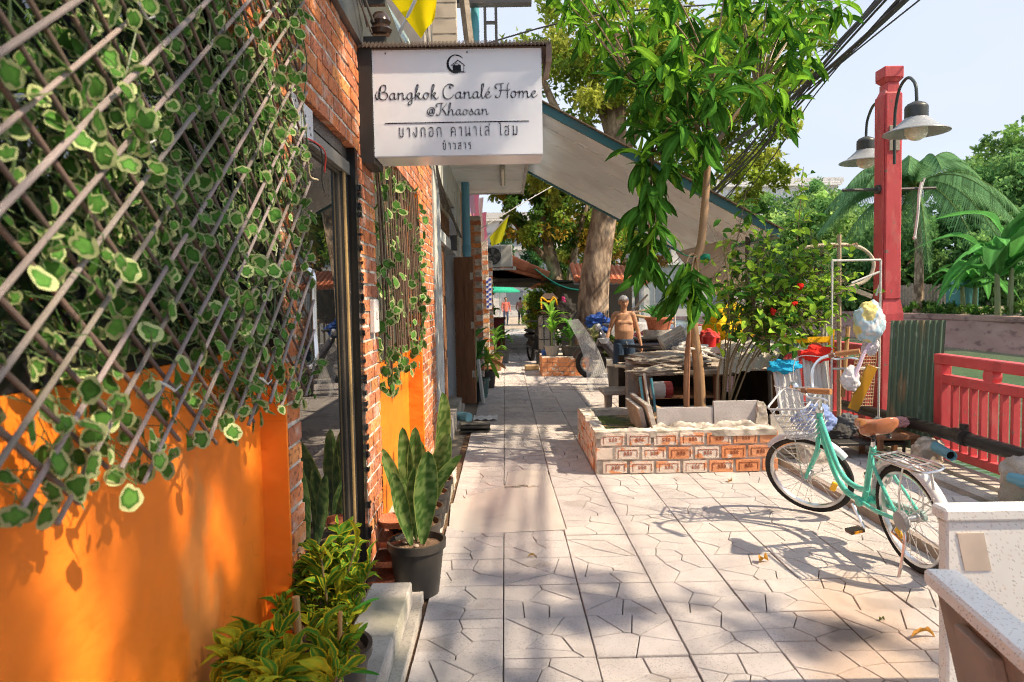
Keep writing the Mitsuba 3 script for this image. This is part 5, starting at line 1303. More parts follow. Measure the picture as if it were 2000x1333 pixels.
def scooter(label, M, col):
    k = thing('motor_scooter', label, 'motor scooter', None)
    W = lambda y: [tube([(0, y + .25 * math.cos(t), .27 + .25 * math.sin(t)) for t in np.linspace(0, 2 * np.pi, 33)], .05, 8, cap=False), tube([(0, y + .19 * math.cos(t), .27 + .19 * math.sin(t)) for t in np.linspace(0, 2 * np.pi, 33)], .018, 6, cap=False)]
    for y in (0, 1.22):
        w = part(k, 'wheel', xf(W(y)[0], M), 'matte', (.02, .02, .02)); part(w, 'rim', xf(join([W(y)[1]] + [tube([(0, y, .27), (0, y + .19 * math.cos(a), .27 + .19 * math.sin(a))], .012, 5) for a in np.linspace(0, 6.28, 7)[:-1]]), M), 'satin', (.3, .3, .3))
    def blob(bs): 
        global B
        B = []
        for q in bs: bone(*q)
        return hull_body(B, .05, 4)
    part(k, 'body', xf(blob([((0, -.2, .62), (.12, .14, .07), (0, .38, .58), (.12, .14, .10)), ((0, .3, .5), (.11, .1, .12), (0, .7, .34), (.13, .12, .05)), ((0, .7, .34), (.12, .1, .05), (0, 1.02, .75), (.16, .05, .16)), ((0, -.1, .4), (.09, .14, .1), (0, .25, .4), (.09, .14, .1))]), M), 'gloss', col, True)
    part(k, 'seat', xf(blob([((0, -.2, .74), (.12, .1, .04), (0, .35, .72), (.10, .12, .04))]), M), 'satin', (.02, .02, .02), True)
    part(k, 'front_mudguard', xf(tube([(0, 1.22 + .31 * math.cos(t), .27 + .31 * math.sin(t)) for t in np.linspace(.3, 2.4, 12)], .055, 8), M), 'gloss', col)
    part(k, 'fork', xf(join([tube([(s * .07, 1.22, .27), (s * .06, 1.02, .85)], .02, 8) for s in (-1, 1)]), M), 'satin', (.25, .25, .26))
    part(k, 'handlebar', xf(tube([(-.34, .86, .98), (-.1, .97, 1.0), (.1, .97, 1.0), (.34, .86, .98)], .016, 8, n=3), M), 'satin', (.05, .05, .05))
    part(k, 'headlight', xf(ball((0, 1.07, .95), .085, 2, (1, .7, .8)), M), 'gloss', (.45, .47, .5), True)
    for s in (-1, 1): part(k, 'mirror', xf(join([tube([(s * .2, .95, 1.0), (s * .28, .93, 1.2)], .006, 5), ball((s * .29, .93, 1.22), .055, 2, (1, .3, .7))]), M), 'gloss', (.03, .03, .03), True)
    return k
scooter('black motor scooter parked in the shade of the covered alley', trm(.62, 17.6, 0) @ rotm((0, 0, 1), 192), (.02, .02, .022))
scooter('dark motor scooter parked behind the elderly man', trm(2.78, 13.2, 0) @ rotm((0, 0, 1), 74), (.04, .035, .04))

# ------------------------------------------------------------------ alley: crate, spirit house, plants, box, passers-by
cr = thing('wire_crate', 'pale sack standing in a dark wire crate beside the alley', 'crate')
part(cr, 'sack', rbox(.76, 1.12, 16.05, 16.5, .32, 1.12, .05), 'matte', (.42, .41, .38), smooth=False)
part(cr, 'wire', join([tube([(x, 16.0, .3), (x, 16.0, 1.15)], .012, 5) for x in (.73, .86, 1.0, 1.15)] + [tube([(.73, 16.0, z), (1.15, 16.0, z)], .012, 5) for z in (.32, .6, .9, 1.15)]), 'satin', (.03, .03, .03))
part(cr, 'base', rbox(.7, 1.18, 15.98, 16.55, .0, .30, .01), 'matte', (.05, .05, .05), smooth=False)
spn = thing('spirit_house', 'small dark shrine hung with a yellow flower garland', 'shrine')
part(spn, 'cabinet', join([bx(.80, 1.16, 15.9, 16.2, 1.18, 1.22), bx(.82, .85, 15.9, 16.2, 1.22, 1.5), bx(1.11, 1.14, 15.9, 16.2, 1.22, 1.5), bx(.82, 1.14, 16.17, 16.2, 1.22, 1.5)]), 'satin', (.10, .04, .03), smooth=False)
part(spn, 'roof', vf(trimesh.convex.convex_hull(np.array([[.77, 15.86, 1.5], [1.19, 15.86, 1.5], [.77, 16.24, 1.5], [1.19, 16.24, 1.5], [.88, 15.98, 1.63], [1.08, 15.98, 1.63], [.88, 16.12, 1.63], [1.08, 16.12, 1.63]]))), 'satin', (.07, .045, .035), smooth=False)
gl = smoothpts([(.80, 15.84, 1.30), (.81, 15.84, 1.53), (.92, 15.84, 1.46), (1.0, 15.84, 1.44), (1.08, 15.84, 1.53), (1.15, 15.84, 1.42), (1.17, 15.84, 1.24)], 7)
part(spn, 'garland', join([ball(p + kr.normal(0, .004, 3), .021, 1) for p in gl]), 'plain', (.75, .42, .02), True)
solo('pink_blossom', 'pink hanging blossom beside the shrine', 'flower', join([ball((1.30 + kr.normal(0, .02), 15.8, 1.45 + kr.normal(0, .06)), .03, 1) for _ in range(12)]), 'leaf', (.65, .08, .25), True)
rb = thing('red_box', 'dark red chest standing at the left of the alley', 'chest')
part(rb, 'body', rbox(-.62, -.02, 21.5, 22.1, 0, .92, .01), 'satin', (.28, .03, .025), smooth=False); part(rb, 'lid', rbox(-.65, .02, 21.45, 22.15, .922, .98, .01), 'satin', (.20, .025, .02), smooth=False)
WP = [((-.42, 11.0, 0), 'glossy dark leaved plant nearest the open door leaf', (.06, .17, .04), .16, (.25, .42), 12, .45, (.05, .12, .11)),
      ((-.32, 12.2, 0), 'yellow green variegated plant by the far brick pier', (.26, .36, .05), .15, (.22, .38), 18, .30, (.03, .03, .03)),
      ((-.36, 13.0, 0), 'low lime green trailing plant against the pier', (.22, .36, .06), .13, (.2, .34), 18, .12, (.28, .12, .07)),
      ((-.22, 15.2, 0), 'slim upright leafy plant halfway along the wall', (.14, .30, .05), .15, (.25, .45), 14, .55, (.26, .13, .08)),
      ((-.10, 17.2, 0), 'grassy green plant in a grey tub before the red chest', (.12, .26, .05), .20, (.3, .55), 18, .35, (.22, .22, .21)),
      ((-.45, 10.6, 0), 'tall broad leaved plant tucked behind the door leaf', (.08, .22, .05), .13, (.25, .4), 12, .75, (.04, .05, .05))]
for c, lab, col, R, Lr, n, st, pc in WP: leafy('wall_plant', lab, c, R, .30, pc, n, Lr, (.24, .36), .2, col, st, group='pot plants along the far house wall', upright=.5)
m, c = strap((-.30, 12.0, .55), (-.12, 11.9, .18), .07, (0, -1, .2), .1, .1, (.20, .42, .05)); solo('hanging_leaf', 'single bright lime leaf hanging low over the path', 'leaf', m, 'leaf', c, True)
m, c = strap((-.25, 12.1, .50), (.0, 12.0, .34), .06, (0, -1, .4), .1, .1, (.45, .22, .08)); solo('dry_leaf', 'curled brown leaf dangling from the wall plants', 'leaf', m, 'leaf', c, True)
gp_ = thing('green_parasol', 'turquoise green parasol at the far end of the alley', 'parasol')
part(gp_, 'canopy', lathe([(.001, 2.35), (.5, 2.22), (1.0, 1.98), (1.02, 1.9)], 16, (-.25, 36, 0)), 'leaf', (.06, .50, .32)); part(gp_, 'pole', tube([(-.25, 36, 0), (-.25, 36, 2.3)], .025, 8), 'satin', (.5, .5, .5))
def passer(label, x, y, top, low, r):
    k = thing('person', label, 'person'); M = trm(x, y, 0) @ rotm((0, 0, 1), r)
    global B
    B = []
    bone((0, 0, .85), (.14, .1, .1), (0, 0, 1.32), (.17, .1, .08)); bone((0, 0, 1.4), .055, (0, -.01, 1.47), .05)
    for s in (-1, 1): bone((s * .2, 0, 1.36), .055, (s * .26, .0, 1.08), .042); bone((s * .26, 0, 1.08), .042, (s * .24, -.1, .84), .03)
    v, f = hull_body(B, .05, 4); part(k, 'shirt', xf((v, f), M), 'plain', top, True)
    B = []
    bone((0, -.01, 1.57), (.075, .09, .11), (0, -.02, 1.52), (.06, .07, .06)); v, f = hull_body(B, .03, 3); part(k, 'head', xf((v, f), M), 'skin', (.40, .22, .13), True)
    part(k, 'hair', xf(ball((0, .015, 1.60), 1, 2, (.085, .095, .10)), M), 'plain', (.02, .015, .012), True)
    B = []
    for s in (-1, 1): bone((s * .085, 0, .85), .085, (s * .10, -.02 * s, .46), .06); bone((s * .10, -.02 * s, .46), .06, (s * .10, .08 * s, .08), .04); bone((s * .10, .08 * s, .05), .04, (s * .11, .08 * s - .14, .03), .03)
    v, f = hull_body(B, .05, 4); part(k, 'trousers', xf((v, f), M), 'plain', low, True)
passer('distant person in a coral top standing at the bright end of the alley', .05, 43, (.55, .16, .12), (.06, .08, .14), 20)
passer('distant person in a brown top beside the far hedge', .95, 44, (.24, .12, .09), (.04, .04, .05), 160)
# ------------------------------------------------------------------ bicycle
bk = thing('bicycle', 'turquoise step-through bicycle with wire basket and brown saddle on its kickstand', 'bicycle')
BM = trm(2.172, 3.714, 0) @ rotm((0, 0, 1), 5.1) @ rotm((0, 1, 0), -9)
R0 = .292; WB = 1.03
tq, sv_, blk, brn = (.10, .52, .40), (.66, .67, .68), (.018, .018, .018), (.33, .12, .05)
ax0 = np.array([0, WB, R0]); pv = ax0 + [0, -.045, 0]; sdir = np.array([0, -.375, .927])
SM = BM @ trm(*pv) @ rotm(sdir, 42) @ trm(*(-pv))


def ringv(c, r, rt, n=48, s=8, a0=0, a1=2 * math.pi, off=0.0):
    full = abs(a1 - a0 - 2 * math.pi) < 1e-6
    p = [(c[0] + off, c[1] + r * math.cos(t), c[2] + r * math.sin(t)) for t in np.linspace(a0, a1, n)]
    return tube(p, rt, s, cap=not full)


def wheel(c, M, refl_a, name):
    w = part(bk, 'wheel', xf(ringv(c, R0 - .021, .021, 56, 12), M), 'matte', blk, label=name + ' wheel')
    rim = join([lathe([(R0 - .055, -.012), (R0 - .040, -.017), (R0 - .036, -.014), (R0 - .036, .014), (R0 - .040, .017), (R0 - .055, .012), (R0 - .055, -.012)], 56)])
    part(w, 'rim', xf(xf(rim, frame(c, (0, 1, 0), (0, 0, 1), (1, 0, 0))), M), 'chrome', (.75, .75, .74))
    sp = []
    for i in range(28):
        a = i * 2 * math.pi / 28; b = a + (1 if i % 4 < 2 else -1) * 1.1; s = 1 if i % 2 else -1
        sp.append(tube([(s * .028, c[1] + .02 * math.cos(b), c[2] + .02 * math.sin(b)), (0, c[1] + (R0 - .05) * math.cos(a), c[2] + (R0 - .05) * math.sin(a))], .0017, 4, cap=False))
    part(w, 'spokes', xf(join(sp), M), 'satin', (.62, .62, .60), kind='stuff')
    part(w, 'hub', xf(join([tube([(-.04, c[1], c[2]), (.04, c[1], c[2])], .019, 14), tube([(-.032, c[1], c[2]), (-.026, c[1], c[2])], .028, 16), tube([(.026, c[1], c[2]), (.032, c[1], c[2])], .028, 16), tube([(-.075, c[1], c[2]), (.075, c[1], c[2])], .007, 8)]), M), 'chrome', (.55, .55, .55))
    o = np.array(c) + [0, .17 * math.cos(refl_a), .17 * math.sin(refl_a)]
    part(w, 'reflector', xf(xf(rbox(-.012, .012, -.035, .035, -.019, .019, .006), trm(*o) @ rotm((1, 0, 0), math.degrees(refl_a) + 90)), M), 'gloss', (.80, .45, .01))
    return w


wheel(np.array([0, 0, R0]), BM, -.75, 'rear'); wheel(ax0, SM, 3.75, 'front')


def fender(c, a0, a1, M):
    r = R0 + .022; n = 26; xs = [(-.032, -.016), (-.026, 0), (-.012, .008), (.012, .008), (.026, 0), (.032, -.016)]
    v = [(x, c[1] + (r + d) * math.cos(t), c[2] + (r + d) * math.sin(t)) for t in np.linspace(a0, a1, n) for x, d in xs]
    f = [[i * 6 + j, (i + 1) * 6 + j, (i + 1) * 6 + j + 1, i * 6 + j + 1] for i in range(n - 1) for j in range(5)]
    v = np.array(v); m = vf((v, np.array(f))); cc = np.array(c)
    inn = v + (cc - v) * [0, .008, .008]
    return xf(join([m, (inn, m[1][:, ::-1])]), M)


part(bk, 'rear_mudguard', fender((0, 0, R0), .25, 3.6, BM), 'satin', (.66, .66, .65), True)
part(bk, 'front_mudguard', fender(ax0, .9, 2.75, SM), 'satin', (.66, .67, .70), True)
part(bk, 'mudguard_stay', xf(join([tube([(s * .05, 0, R0), (s * .03, (R0 + .02) * math.cos(a), R0 + (R0 + .02) * math.sin(a))], .0028, 5) for s in (-1, 1) for a in (2.5, 3.4)]), BM), 'chrome', (.6, .6, .6))
part(bk, 'mudguard_stay', xf(join([tube([(s * .05, WB, R0), (s * .03, WB + (R0 + .02) * math.cos(1.0), R0 + (R0 + .02) * math.sin(1.0))], .0028, 5) for s in (-1, 1)]), SM), 'chrome', (.6, .6, .6))
bb = np.array([0, .43, .265])
hb, ht = pv + sdir * .37, pv + sdir * .50
fr = part(bk, 'frame', xf(tube([hb, ht], .020, 14), BM), 'gloss', tq)
for p, r in (([hb + sdir * .03, (0, .775, .50), (0, .72, .37), (0, .64, .285), (0, .54, .262), bb], .0185), ([hb + sdir * .09, (0, .745, .56), (0, .68, .43), (0, .60, .355), (0, .48, .335), (0, .375, .35)], .0165), ([bb, (0, .395, .34), (0, .26, .63)], .0175)):
    part(bk, 'frame_tube', xf(tube(p, r, 14, n=7), BM), 'gloss', tq)
for s in (-1, 1):
    part(bk, 'chain_stay', xf(tube([bb + [s * .02, -.01, 0], (s * .045, .25, .27), (s * .062, 0, R0)], .0115, 10, n=5), BM), 'gloss', tq)
    part(bk, 'seat_stay', xf(tube([(s * .012, .275, .585), (s * .04, .2, .5), (s * .062, .01, R0)], .0095, 10, n=5), BM), 'gloss', tq)
    part(bk, 'fork_blade', xf(tube([hb + [s * .035, .0, -.02], hb + [s * .048, .035, -.13], ax0 + [s * .05, -.045, .07], ax0 + [s * .05, 0, 0]], (.015, .014, .011, .009), 10, n=5), SM), 'gloss', tq)
part(bk, 'fork_crown', xf(join([tube([hb + [-.04, .0, -.015], hb + [.04, .0, -.015]], .017, 10)]), SM), 'gloss', tq)
part(bk, 'head_cup', xf(join([tube([ht - sdir * .005, ht + sdir * .02], .025, 14), tube([hb - sdir * .015, hb + sdir * .005], .024, 14)]), BM), 'chrome', (.7, .7, .7))
st_ = ht + sdir * .135
part(bk, 'stem', xf(join([tube([ht, st_], .0115, 10), tube([st_ - sdir * .01, st_ + [0, .045, .01]], .014, 10)]), SM), 'chrome', (.75, .75, .75))
cb_ = st_ + np.array([0, .05, .012])
for s in (-1, 1):
    part(bk, 'handlebar', xf(tube([cb_, cb_ + [s * .05, .015, .012], cb_ + [s * .13, .02, .085], cb_ + [s * .21, -.02, .125], cb_ + [s * .25, -.10, .125], cb_ + [s * .265, -.18, .118]], .0105, 10, n=6), SM), 'chrome', (.72, .73, .74))
    part(bk, 'grip', xf(tube([cb_ + [s * .252, -.105, .125], cb_ + [s * .262, -.16, .12], cb_ + [s * .276, -.245, .112]], (.0155, .017, .018), 12, n=4), SM), 'satin', (.42, .19, .07))
    part(bk, 'brake_lever', xf(tube([cb_ + [s * .243, -.075, .11], cb_ + [s * .262, -.10, .085], cb_ + [s * .275, -.17, .078], cb_ + [s * .285, -.215, .058]], .0065, 8, n=4), SM), 'chrome', (.75, .75, .75))
    part(bk, 'brake_clamp', xf(join([tube([cb_ + [s * .24, -.065, .125], cb_ + [s * .25, -.095, .125]], .0165, 10)]), SM), 'satin', (.22, .10, .06))
part(bk, 'bell', xf(lathe([(.001, .03), (.018, .026), (.027, .012), (.027, 0), (.001, 0)], 20, cb_ + [-.16, .02, .115]), SM), 'chrome', (.75, .75, .72))
part(bk, 'brake_cable', xf(join([tube([cb_ + [s * .24, -.06, .115], cb_ + [s * .20, .12, .16], cb_ + [s * .05, .13, .02], hb + [s * .02, .06, .06]], .0028, 5, n=6) for s in (-1, 1)]), SM), 'satin', (.35, .36, .38))
# saddle on its post
part(bk, 'seat_post', xf(tube([(0, .265, .62), (0, .235, .705)], .0125, 10), BM), 'chrome', (.7, .7, .7))
sad = [(-.10, .082, .05), (-.05, .095, .05), (.02, .078, .047), (.09, .042, .04), (.15, .025, .034)]
v, n = [], 18; ys = np.linspace(-.115, .165, 24)
for y in ys:
    w = np.interp(y, [-.115, -.085, -.03, .03, .08, .165], [.055, .100, .105, .075, .038, .020]) * (1 if y < .155 else .7); h = .050 - .02 * max(0, y) / .165
    for a in np.linspace(0, 2 * np.pi, n, endpoint=False):
        ca, sa = math.cos(a), math.sin(a); v.append((w * np.sign(ca) * abs(ca) ** .8, y, (h * .6 if sa > 0 else h) * np.sign(sa) * abs(sa) ** .7 + .03 * math.exp(-((y + .10) / .05) ** 2)))
f = [[i * n + j, i * n + (j + 1) % n, (i + 1) * n + (j + 1) % n, (i + 1) * n + j] for i in range(23) for j in range(n)]
v = np.array(v + [(0, ys[0], .02), (0, ys[-1], 0)]); f = vf((v, np.array(f)))[1]; f = np.vstack([f, [[24 * n, (j + 1) % n, j] for j in range(n)], [[24 * n + 1, 23 * n + j, 23 * n + (j + 1) % n] for j in range(n)]])
part(bk, 'saddle', xf((v, f), BM @ trm(0, .225, .755)), 'gloss', brn, True)
part(bk, 'saddle_spring', xf(join([tube([(s * .045 + .012 * math.cos(t * 6), .17 + .012 * math.sin(t * 6), .685 + .008 * t) for t in np.linspace(0, 5, 40)], .0035, 5) for s in (-1, 1)] + [tube([(s * .02, .33, .72), (s * .03, .25, .70), (s * .045, .17, .71)], .004, 5) for s in (-1, 1)]), BM), 'satin', (.05, .05, .05))
# rack
rk = []
for x in (-.065, -.033, 0, .033, .065): rk.append(tube([(x, .15, .612), (x, -.10, .612), (x, -.235 + abs(x) * .5, .606)], .0045, 6))
rk += [tube([(-.07, .15, .612), (.07, .15, .612)], .005, 6), tube([(-.066, .0, .612), (.066, .0, .612)], .004, 6), tube([(-.066, -.12, .612), (.066, -.12, .612)], .004, 6), tube([(-.068, .15, .612), (-.075, -.16, .612), (-.045, -.235, .608), (.045, -.235, .608), (.075, -.16, .612), (.068, .15, .612)], .006, 6, n=5)]
part(bk, 'rack', xf(join(rk), BM), 'chrome', (.72, .72, .72))
part(bk, 'rack_stay', xf(join([tube([(s * .07, -.10, .612), (s * .07, -.03, .45), (s * .062, 0, R0)], .005, 6) for s in (-1, 1)] + [tube([(s * .03, .15, .612), (s * .015, .262, .60)], .004, 6) for s in (-1, 1)]), BM), 'chrome', (.6, .6, .6))
part(bk, 'rack_hook', xf(tube([(-.02, -.24, .60), (-.02, -.245, .52)], .007, 6), BM), 'satin', (.6, .6, .58))
# drive and kickstand
part(bk, 'chain_case', xf(extr(unary_union([LineString([(0, R0), (.43, .265)]).buffer(.03), Point(.43, .265).buffer(.085)]), .052, .072), BM @ frame((0, 0, 0), (0, 1, 0), (0, 0, 1), (1, 0, 0))), 'gloss', (.30, .42, .40))
part(bk, 'bottom_bracket', xf(tube([(-.045, .43, .265), (.05, .43, .265)], .024, 14), BM), 'gloss', tq)
for s, a in ((-1, 3.95), (1, .8)):
    d = np.array([0, math.cos(a), math.sin(a)]) * .155
    part(bk, 'crank', xf(tube([bb + [s * .075, 0, 0], bb + [s * .085, 0, 0] + d], .0105, 8), BM), 'chrome', (.7, .7, .7))
    k = part(bk, 'pedal', xf(rbox(s * .10 - .0, s * .10 + s * .085, -.034, .034, -.011, .011, .003) if s > 0 else rbox(-.185, -.10, -.034, .034, -.011, .011, .003), BM @ trm(*(bb * [0, 1, 1] + d))), 'satin', (.10, .06, .04))
    part(k, 'pedal_reflector', xf(join([rbox(min(s * .12, s * .165), max(s * .12, s * .165), y - .003, y + .003, -.008, .008, .001) for y in (-.036, .036)]), BM @ trm(*(bb * [0, 1, 1] + d))), 'gloss', (.75, .32, .02))
part(bk, 'roller_brake', xf(join([lathe([(.001, 0), (.05, 0), (.058, .012), (.052, .03), (.03, .04), (.001, .04)], 24)]), BM @ frame((-.04, 0, R0), (0, 1, 0), (0, 0, 1), (-1, 0, 0))), 'satin', (.32, .33, .34))
part(bk, 'kickstand', xf(join([tube([(-.065, .0, R0 - .02), (-.08, -.04, .20), (-.165, -.055, -.022)], .0085, 8, n=4), tube([(-.09, -.05, .19), (-.10, .03, .23), (-.065, .05, .25)], .006, 6)]), BM), 'chrome', (.55, .55, .55))
part(bk, 'ring_lock', xf(ringv((0, .19, .50), .06, .009, 24, 6, .3, 5.9), BM), 'satin', (.6, .6, .6))
# basket (turns with the fork)
bo = np.array([0, pv[1] - .115, .605])
def rr(y0, y1, w, z, dz, n=11):
    c = .05; pts = []
    for cx_, cy_, a in ((w - c, y1 - c, 0), (-w + c, y1 - c, 90), (-w + c, y0 + c, 180), (w - c, y0 + c, 270)):
        for t in np.linspace(a, a + 90, n): pts.append((cx_ + c * math.cos(math.radians(t)), cy_ + c * math.sin(math.radians(t))))
    pts.append(pts[0]); return np.array([(x, y, z + dz * (y - y0)) for x, y in pts])
rings = [rr(-.06 + .02 * (1 - q), .19 - .035 * (1 - q), .150 - .03 * (1 - q), .02 + .22 * q, .10 * q) for q in (0, .14, .28, .42, .56, .78, 1)]
top, botm = rings[-1], rings[0]
part(bk, 'basket_rim', xf(tube(top + bo, .007, 8, cap=False), SM), 'satin', (.48, .50, .52), label='grey wire basket rim')
wr_ = [tube(r + bo, .0028, 5, cap=False) for r in rings[:-1]]
for i in range(0, 44, 2):
    a, b = botm[i] + bo, top[i] + bo; wr_.append(tube([a, b], .0022, 4))
for x in np.linspace(-.10, .10, 6): wr_.append(tube([bo + [x, -.055, .02], bo + [x, .18, .02]], .0025, 4))
for y in np.linspace(-.04, .17, 6): wr_.append(tube([bo + [-.115, y, .02], bo + [.115, y, .02]], .0025, 4))
part(bk, 'basket_wire', xf(join(wr_), SM), 'satin', (.48, .50, .52), kind='stuff')
part(bk, 'basket_stay', xf(join([tube([bo + [s * .06, .12, .02], ax0 + [s * .055, .02, .0]], .004, 6) for s in (-1, 1)] + [tube([bo + [s * .03, -.06, .10], hb + [s * .02, .02, .10]], .006, 6) for s in (-1, 1)]), SM), 'chrome', (.6, .6, .6))
# ------------------------------------------------------------------ red lamp post and railing by the canal
jr = np.random.default_rng(91)
lpst = thing('lamp_post', 'tall square red lamp post with two hooded grey lamps', 'street lamp')
LX, LY = 3.80, 7.1
part(lpst, 'shaft', rbox(LX - .082, LX + .082, LY - .10, LY + .10, 1.42, 3.42, .012), 'red_paint', smooth=False)
part(lpst, 'shaft_strip', rbox(LX - .098, LX - .084, LY - .085, LY + .085, 1.40, 3.40, .006), 'red_paint', smooth=False)
part(lpst, 'base', join([rbox(LX - .105, LX + .105, LY - .105, LY + .105, -.03, 1.20, .01), vf(trimesh.convex.convex_hull(np.array([[LX + a * s, LY + b * s, z] for s, z in ((.105, 1.201), (.105, 1.28), (.086, 1.42)) for a in (-1, 1) for b in (-1, 1)])))]), 'red_paint', smooth=False)
part(lpst, 'neck', join([rbox(LX - .062, LX + .062, LY - .075, LY + .075, 3.42, 3.52, .008)]), 'red_paint', smooth=False)
part(lpst, 'shoulder', vf(trimesh.convex.convex_hull(np.array([[LX + a * s, LY + b * s, z] for s, z in ((.084, 3.36), (.084, 3.40), (.060, 3.47)) for a in (-1, 1) for b in (-1, 1)]))), 'red_paint', smooth=False)
part(lpst, 'cap', join([vf(trimesh.convex.convex_hull(np.array([[LX + a * s, LY + b * s, z] for s, z in ((.060, 3.521), (.094, 3.56)) for a in (-1, 1) for b in (-1, 1)]))), rbox(LX - .094, LX + .094, LY - .094, LY + .094, 3.562, 3.67, .008)]), 'red_paint', smooth=False)
part(lpst, 'cable_panel', rbox(LX - .05, LX + .05, LY - .112, LY - .101, 2.86, 3.10, .003), 'satin', (.36, .33, .27), smooth=False)
gk = (.028, .045, .045)
for sgn, lx, ly in ((-1, 3.68, 6.42), (1, 3.93, 7.80)):
    q = np.array([LX, LY, 0]); e = np.array([lx, ly, 0]); d = (e - q) / np.linalg.norm(e - q); w0 = q + d * .16
    part(lpst, 'lamp_arm', tube([w0 + [0, 0, 2.72], w0 + [0, 0, 3.0], w0 + d * .01 + [0, 0, 3.22], w0 + d * .12 + [0, 0, 3.40], w0 + d * .32 + [0, 0, 3.44], e - d * .04 + [0, 0, 3.34], e + [0, 0, 3.22], e + [0, 0, 3.14]], .014, 10, n=6), 'satin', gk)
    part(lpst, 'arm_bracket', tube([q + d * .09 + [0, 0, 2.98], w0 + [0, 0, 3.02]], .012, 8), 'satin', gk)
    cpt = part(lpst, 'lamp_cap', lathe([(.001, 3.175), (.03, 3.17), (.075, 3.15), (.092, 3.13), (.096, 3.115), (.096, 3.015), (.001, 3.015)], 32, e), 'satin', (.032, .042, .042))
    part(lpst, 'lamp_shade', lathe([(.080, 3.045), (.098, 3.025), (.14, 2.985), (.20, 2.935), (.268, 2.905), (.272, 2.896), (.264, 2.897), (.195, 2.923), (.125, 2.968), (.07, 3.018)], 40, e), 'satin', (.27, .30, .33))
    part(lpst, 'bulb', lathe([(.001, 2.83), (.035, 2.834), (.075, 2.855), (.092, 2.89), (.092, 2.95), (.001, 2.955)], 28, e), 'bulb_glass')
part(lpst, 'ladder_bar', join([tube([(LX - .46, LY - .02, 2.50), (LX - .10, LY - .02, 2.50)], .016, 8), tube([(LX - .13, LY - .02, 2.50), (LX - .10, LY - .02, 2.50)], .045, 12), tube([(LX + .10, LY - .02, 2.50), (LX + .46, LY - .02, 2.505)], .014, 8)]), 'satin', (.05, .05, .05))
solo('white_strap', 'frayed white strap knotted over the right bar of the lamp post', 'strap', join([tube([(LX + .30, LY - .05, 2.56), (LX + .27, LY - .06, 2.44), (LX + .265, LY - .055, 2.25), (LX + .24, LY - .05, 2.03)], .012, 6, n=5), tube([(LX + .33, LY - .05, 2.60), (LX + .29, LY - .055, 2.45), (LX + .25, LY - .05, 2.10)], .008, 6, n=5), ball((LX + .238, LY - .05, 2.02), .018, 1)]), 'plain', (.60, .60, .57))

def railing(label, y0, y1, x=3.73, top=.955):
    k = thing('red_railing', label, 'railing'); L = y1 - y0
    part(k, 'top_rail', rbox(x - .05, x + .05, y0, y1, top - .085, top, .008), 'red_paint', smooth=False)
    part(k, 'middle_rail', rbox(x - .042, x + .042, y0 + .001, y1 - .001, top - .245, top - .17, .006), 'red_paint', smooth=False)
    part(k, 'bottom_rail', rbox(x - .042, x + .042, y0 + .001, y1 - .001, .10, .17, .006), 'red_paint', smooth=False)
    for y in (y0 + .055, y1 - .055): part(k, 'post', rbox(x - .045, x + .045, y - .054, y + .054, -.05, top - .087, .006), 'red_paint', smooth=False)
    n = int(L / .118); 
    for i in range(n):
        y = y0 + .17 + i * .118
        if y < y1 - .15: part(k, 'picket', rbox(x - .028, x + .028, y - .017, y + .017, .168, top - .247, .004), 'red_paint', smooth=False)
    m = 0
    for yc in (y1 - .68,) if L < 2.4 else (y1 - .68, y0 + .7):
        part(k, 'disc', join([tube([(x - .035, yc, top - .128), (x + .035, yc, top - .128)], .062, 24)]), 'red_paint'); m += 1
    return k
railing('red wooden railing along the canal, nearest stretch beside the bicycle', 3.6, 6.12)
railing('red railing along the canal behind the lamp post and the junk frame', 7.3, 10.4)
railing('red railing farther along the canal beyond the awning', 10.45, 14.2)
# green corrugated sheet leaning against the post
def corr(A, B, C, D, waves, amp, nt=6, ns=None, bow=0.0):
    ns = ns or waves * 8; A, B, C, D = (np.array(p, float) for p in (A, B, C, D)); nr = np.cross(B - A, D - A); nr /= np.linalg.norm(nr)
    S = np.linspace(0, 1, ns); V = [A * (1 - s) * (1 - t) + B * s * (1 - t) + C * s * t + D * (1 - s) * t + nr * (amp * math.sin(s * waves * 2 * math.pi) + bow * math.sin(t * 3.14)) for s in S for t in np.linspace(0, 1, nt)]
    f = [[i * nt + j, (i + 1) * nt + j, (i + 1) * nt + j + 1, i * nt + j + 1] for i in range(ns - 1) for j in range(nt - 1)]
    V = np.array(V); F = vf((V, np.array(f)))[1]
    return join([(V, F), (V - nr * .004, F[:, ::-1])])
solo('corrugated_sheet', 'weathered green corrugated sheet standing between the lamp post and the railing', 'sheet', corr((3.42, 6.40, .10), (3.80, 6.25, .08), (3.88, 6.27, 1.235), (3.47, 6.42, 1.235), 9, .010, bow=.012), 'green_sheet', smooth=True)
# black pipe on blocks, stool, blue pipes
bp = thing('black_pipe', 'long black water pipe running along the canal edge before the railing', 'pipe')
part(bp, 'pipe', tube([(3.50, 3.2, .37), (3.52, 5.0, .355), (3.56, 6.4, .335), (3.60, 7.6, .30)], .052, 16, n=4), 'satin', (.012, .012, .013))
part(bp, 'clamp', join([tube([(3.527, 5.42, .352), (3.529, 5.50, .351)], .06, 14), rbox(3.51, 3.55, 5.43, 5.49, .40, .46, .004), tube([(3.50, 5.40, .36), (3.53, 5.56, .36)], .058, 14)]), 'satin', (.015, .015, .015))
so = thing('wooden_stool', 'low brown wooden stool under the black pipe', 'stool')
part(so, 'top', rbox(3.14, 3.50, 5.98, 6.36, .235, .275, .006), 'dark_wood', smooth=False)
for x in (3.17, 3.46):
    for y in (6.01, 6.32): part(so, 'leg', rbox(x - .02, x + .02, y - .02, y + .02, .05, .233, .003), 'dark_wood', smooth=False)
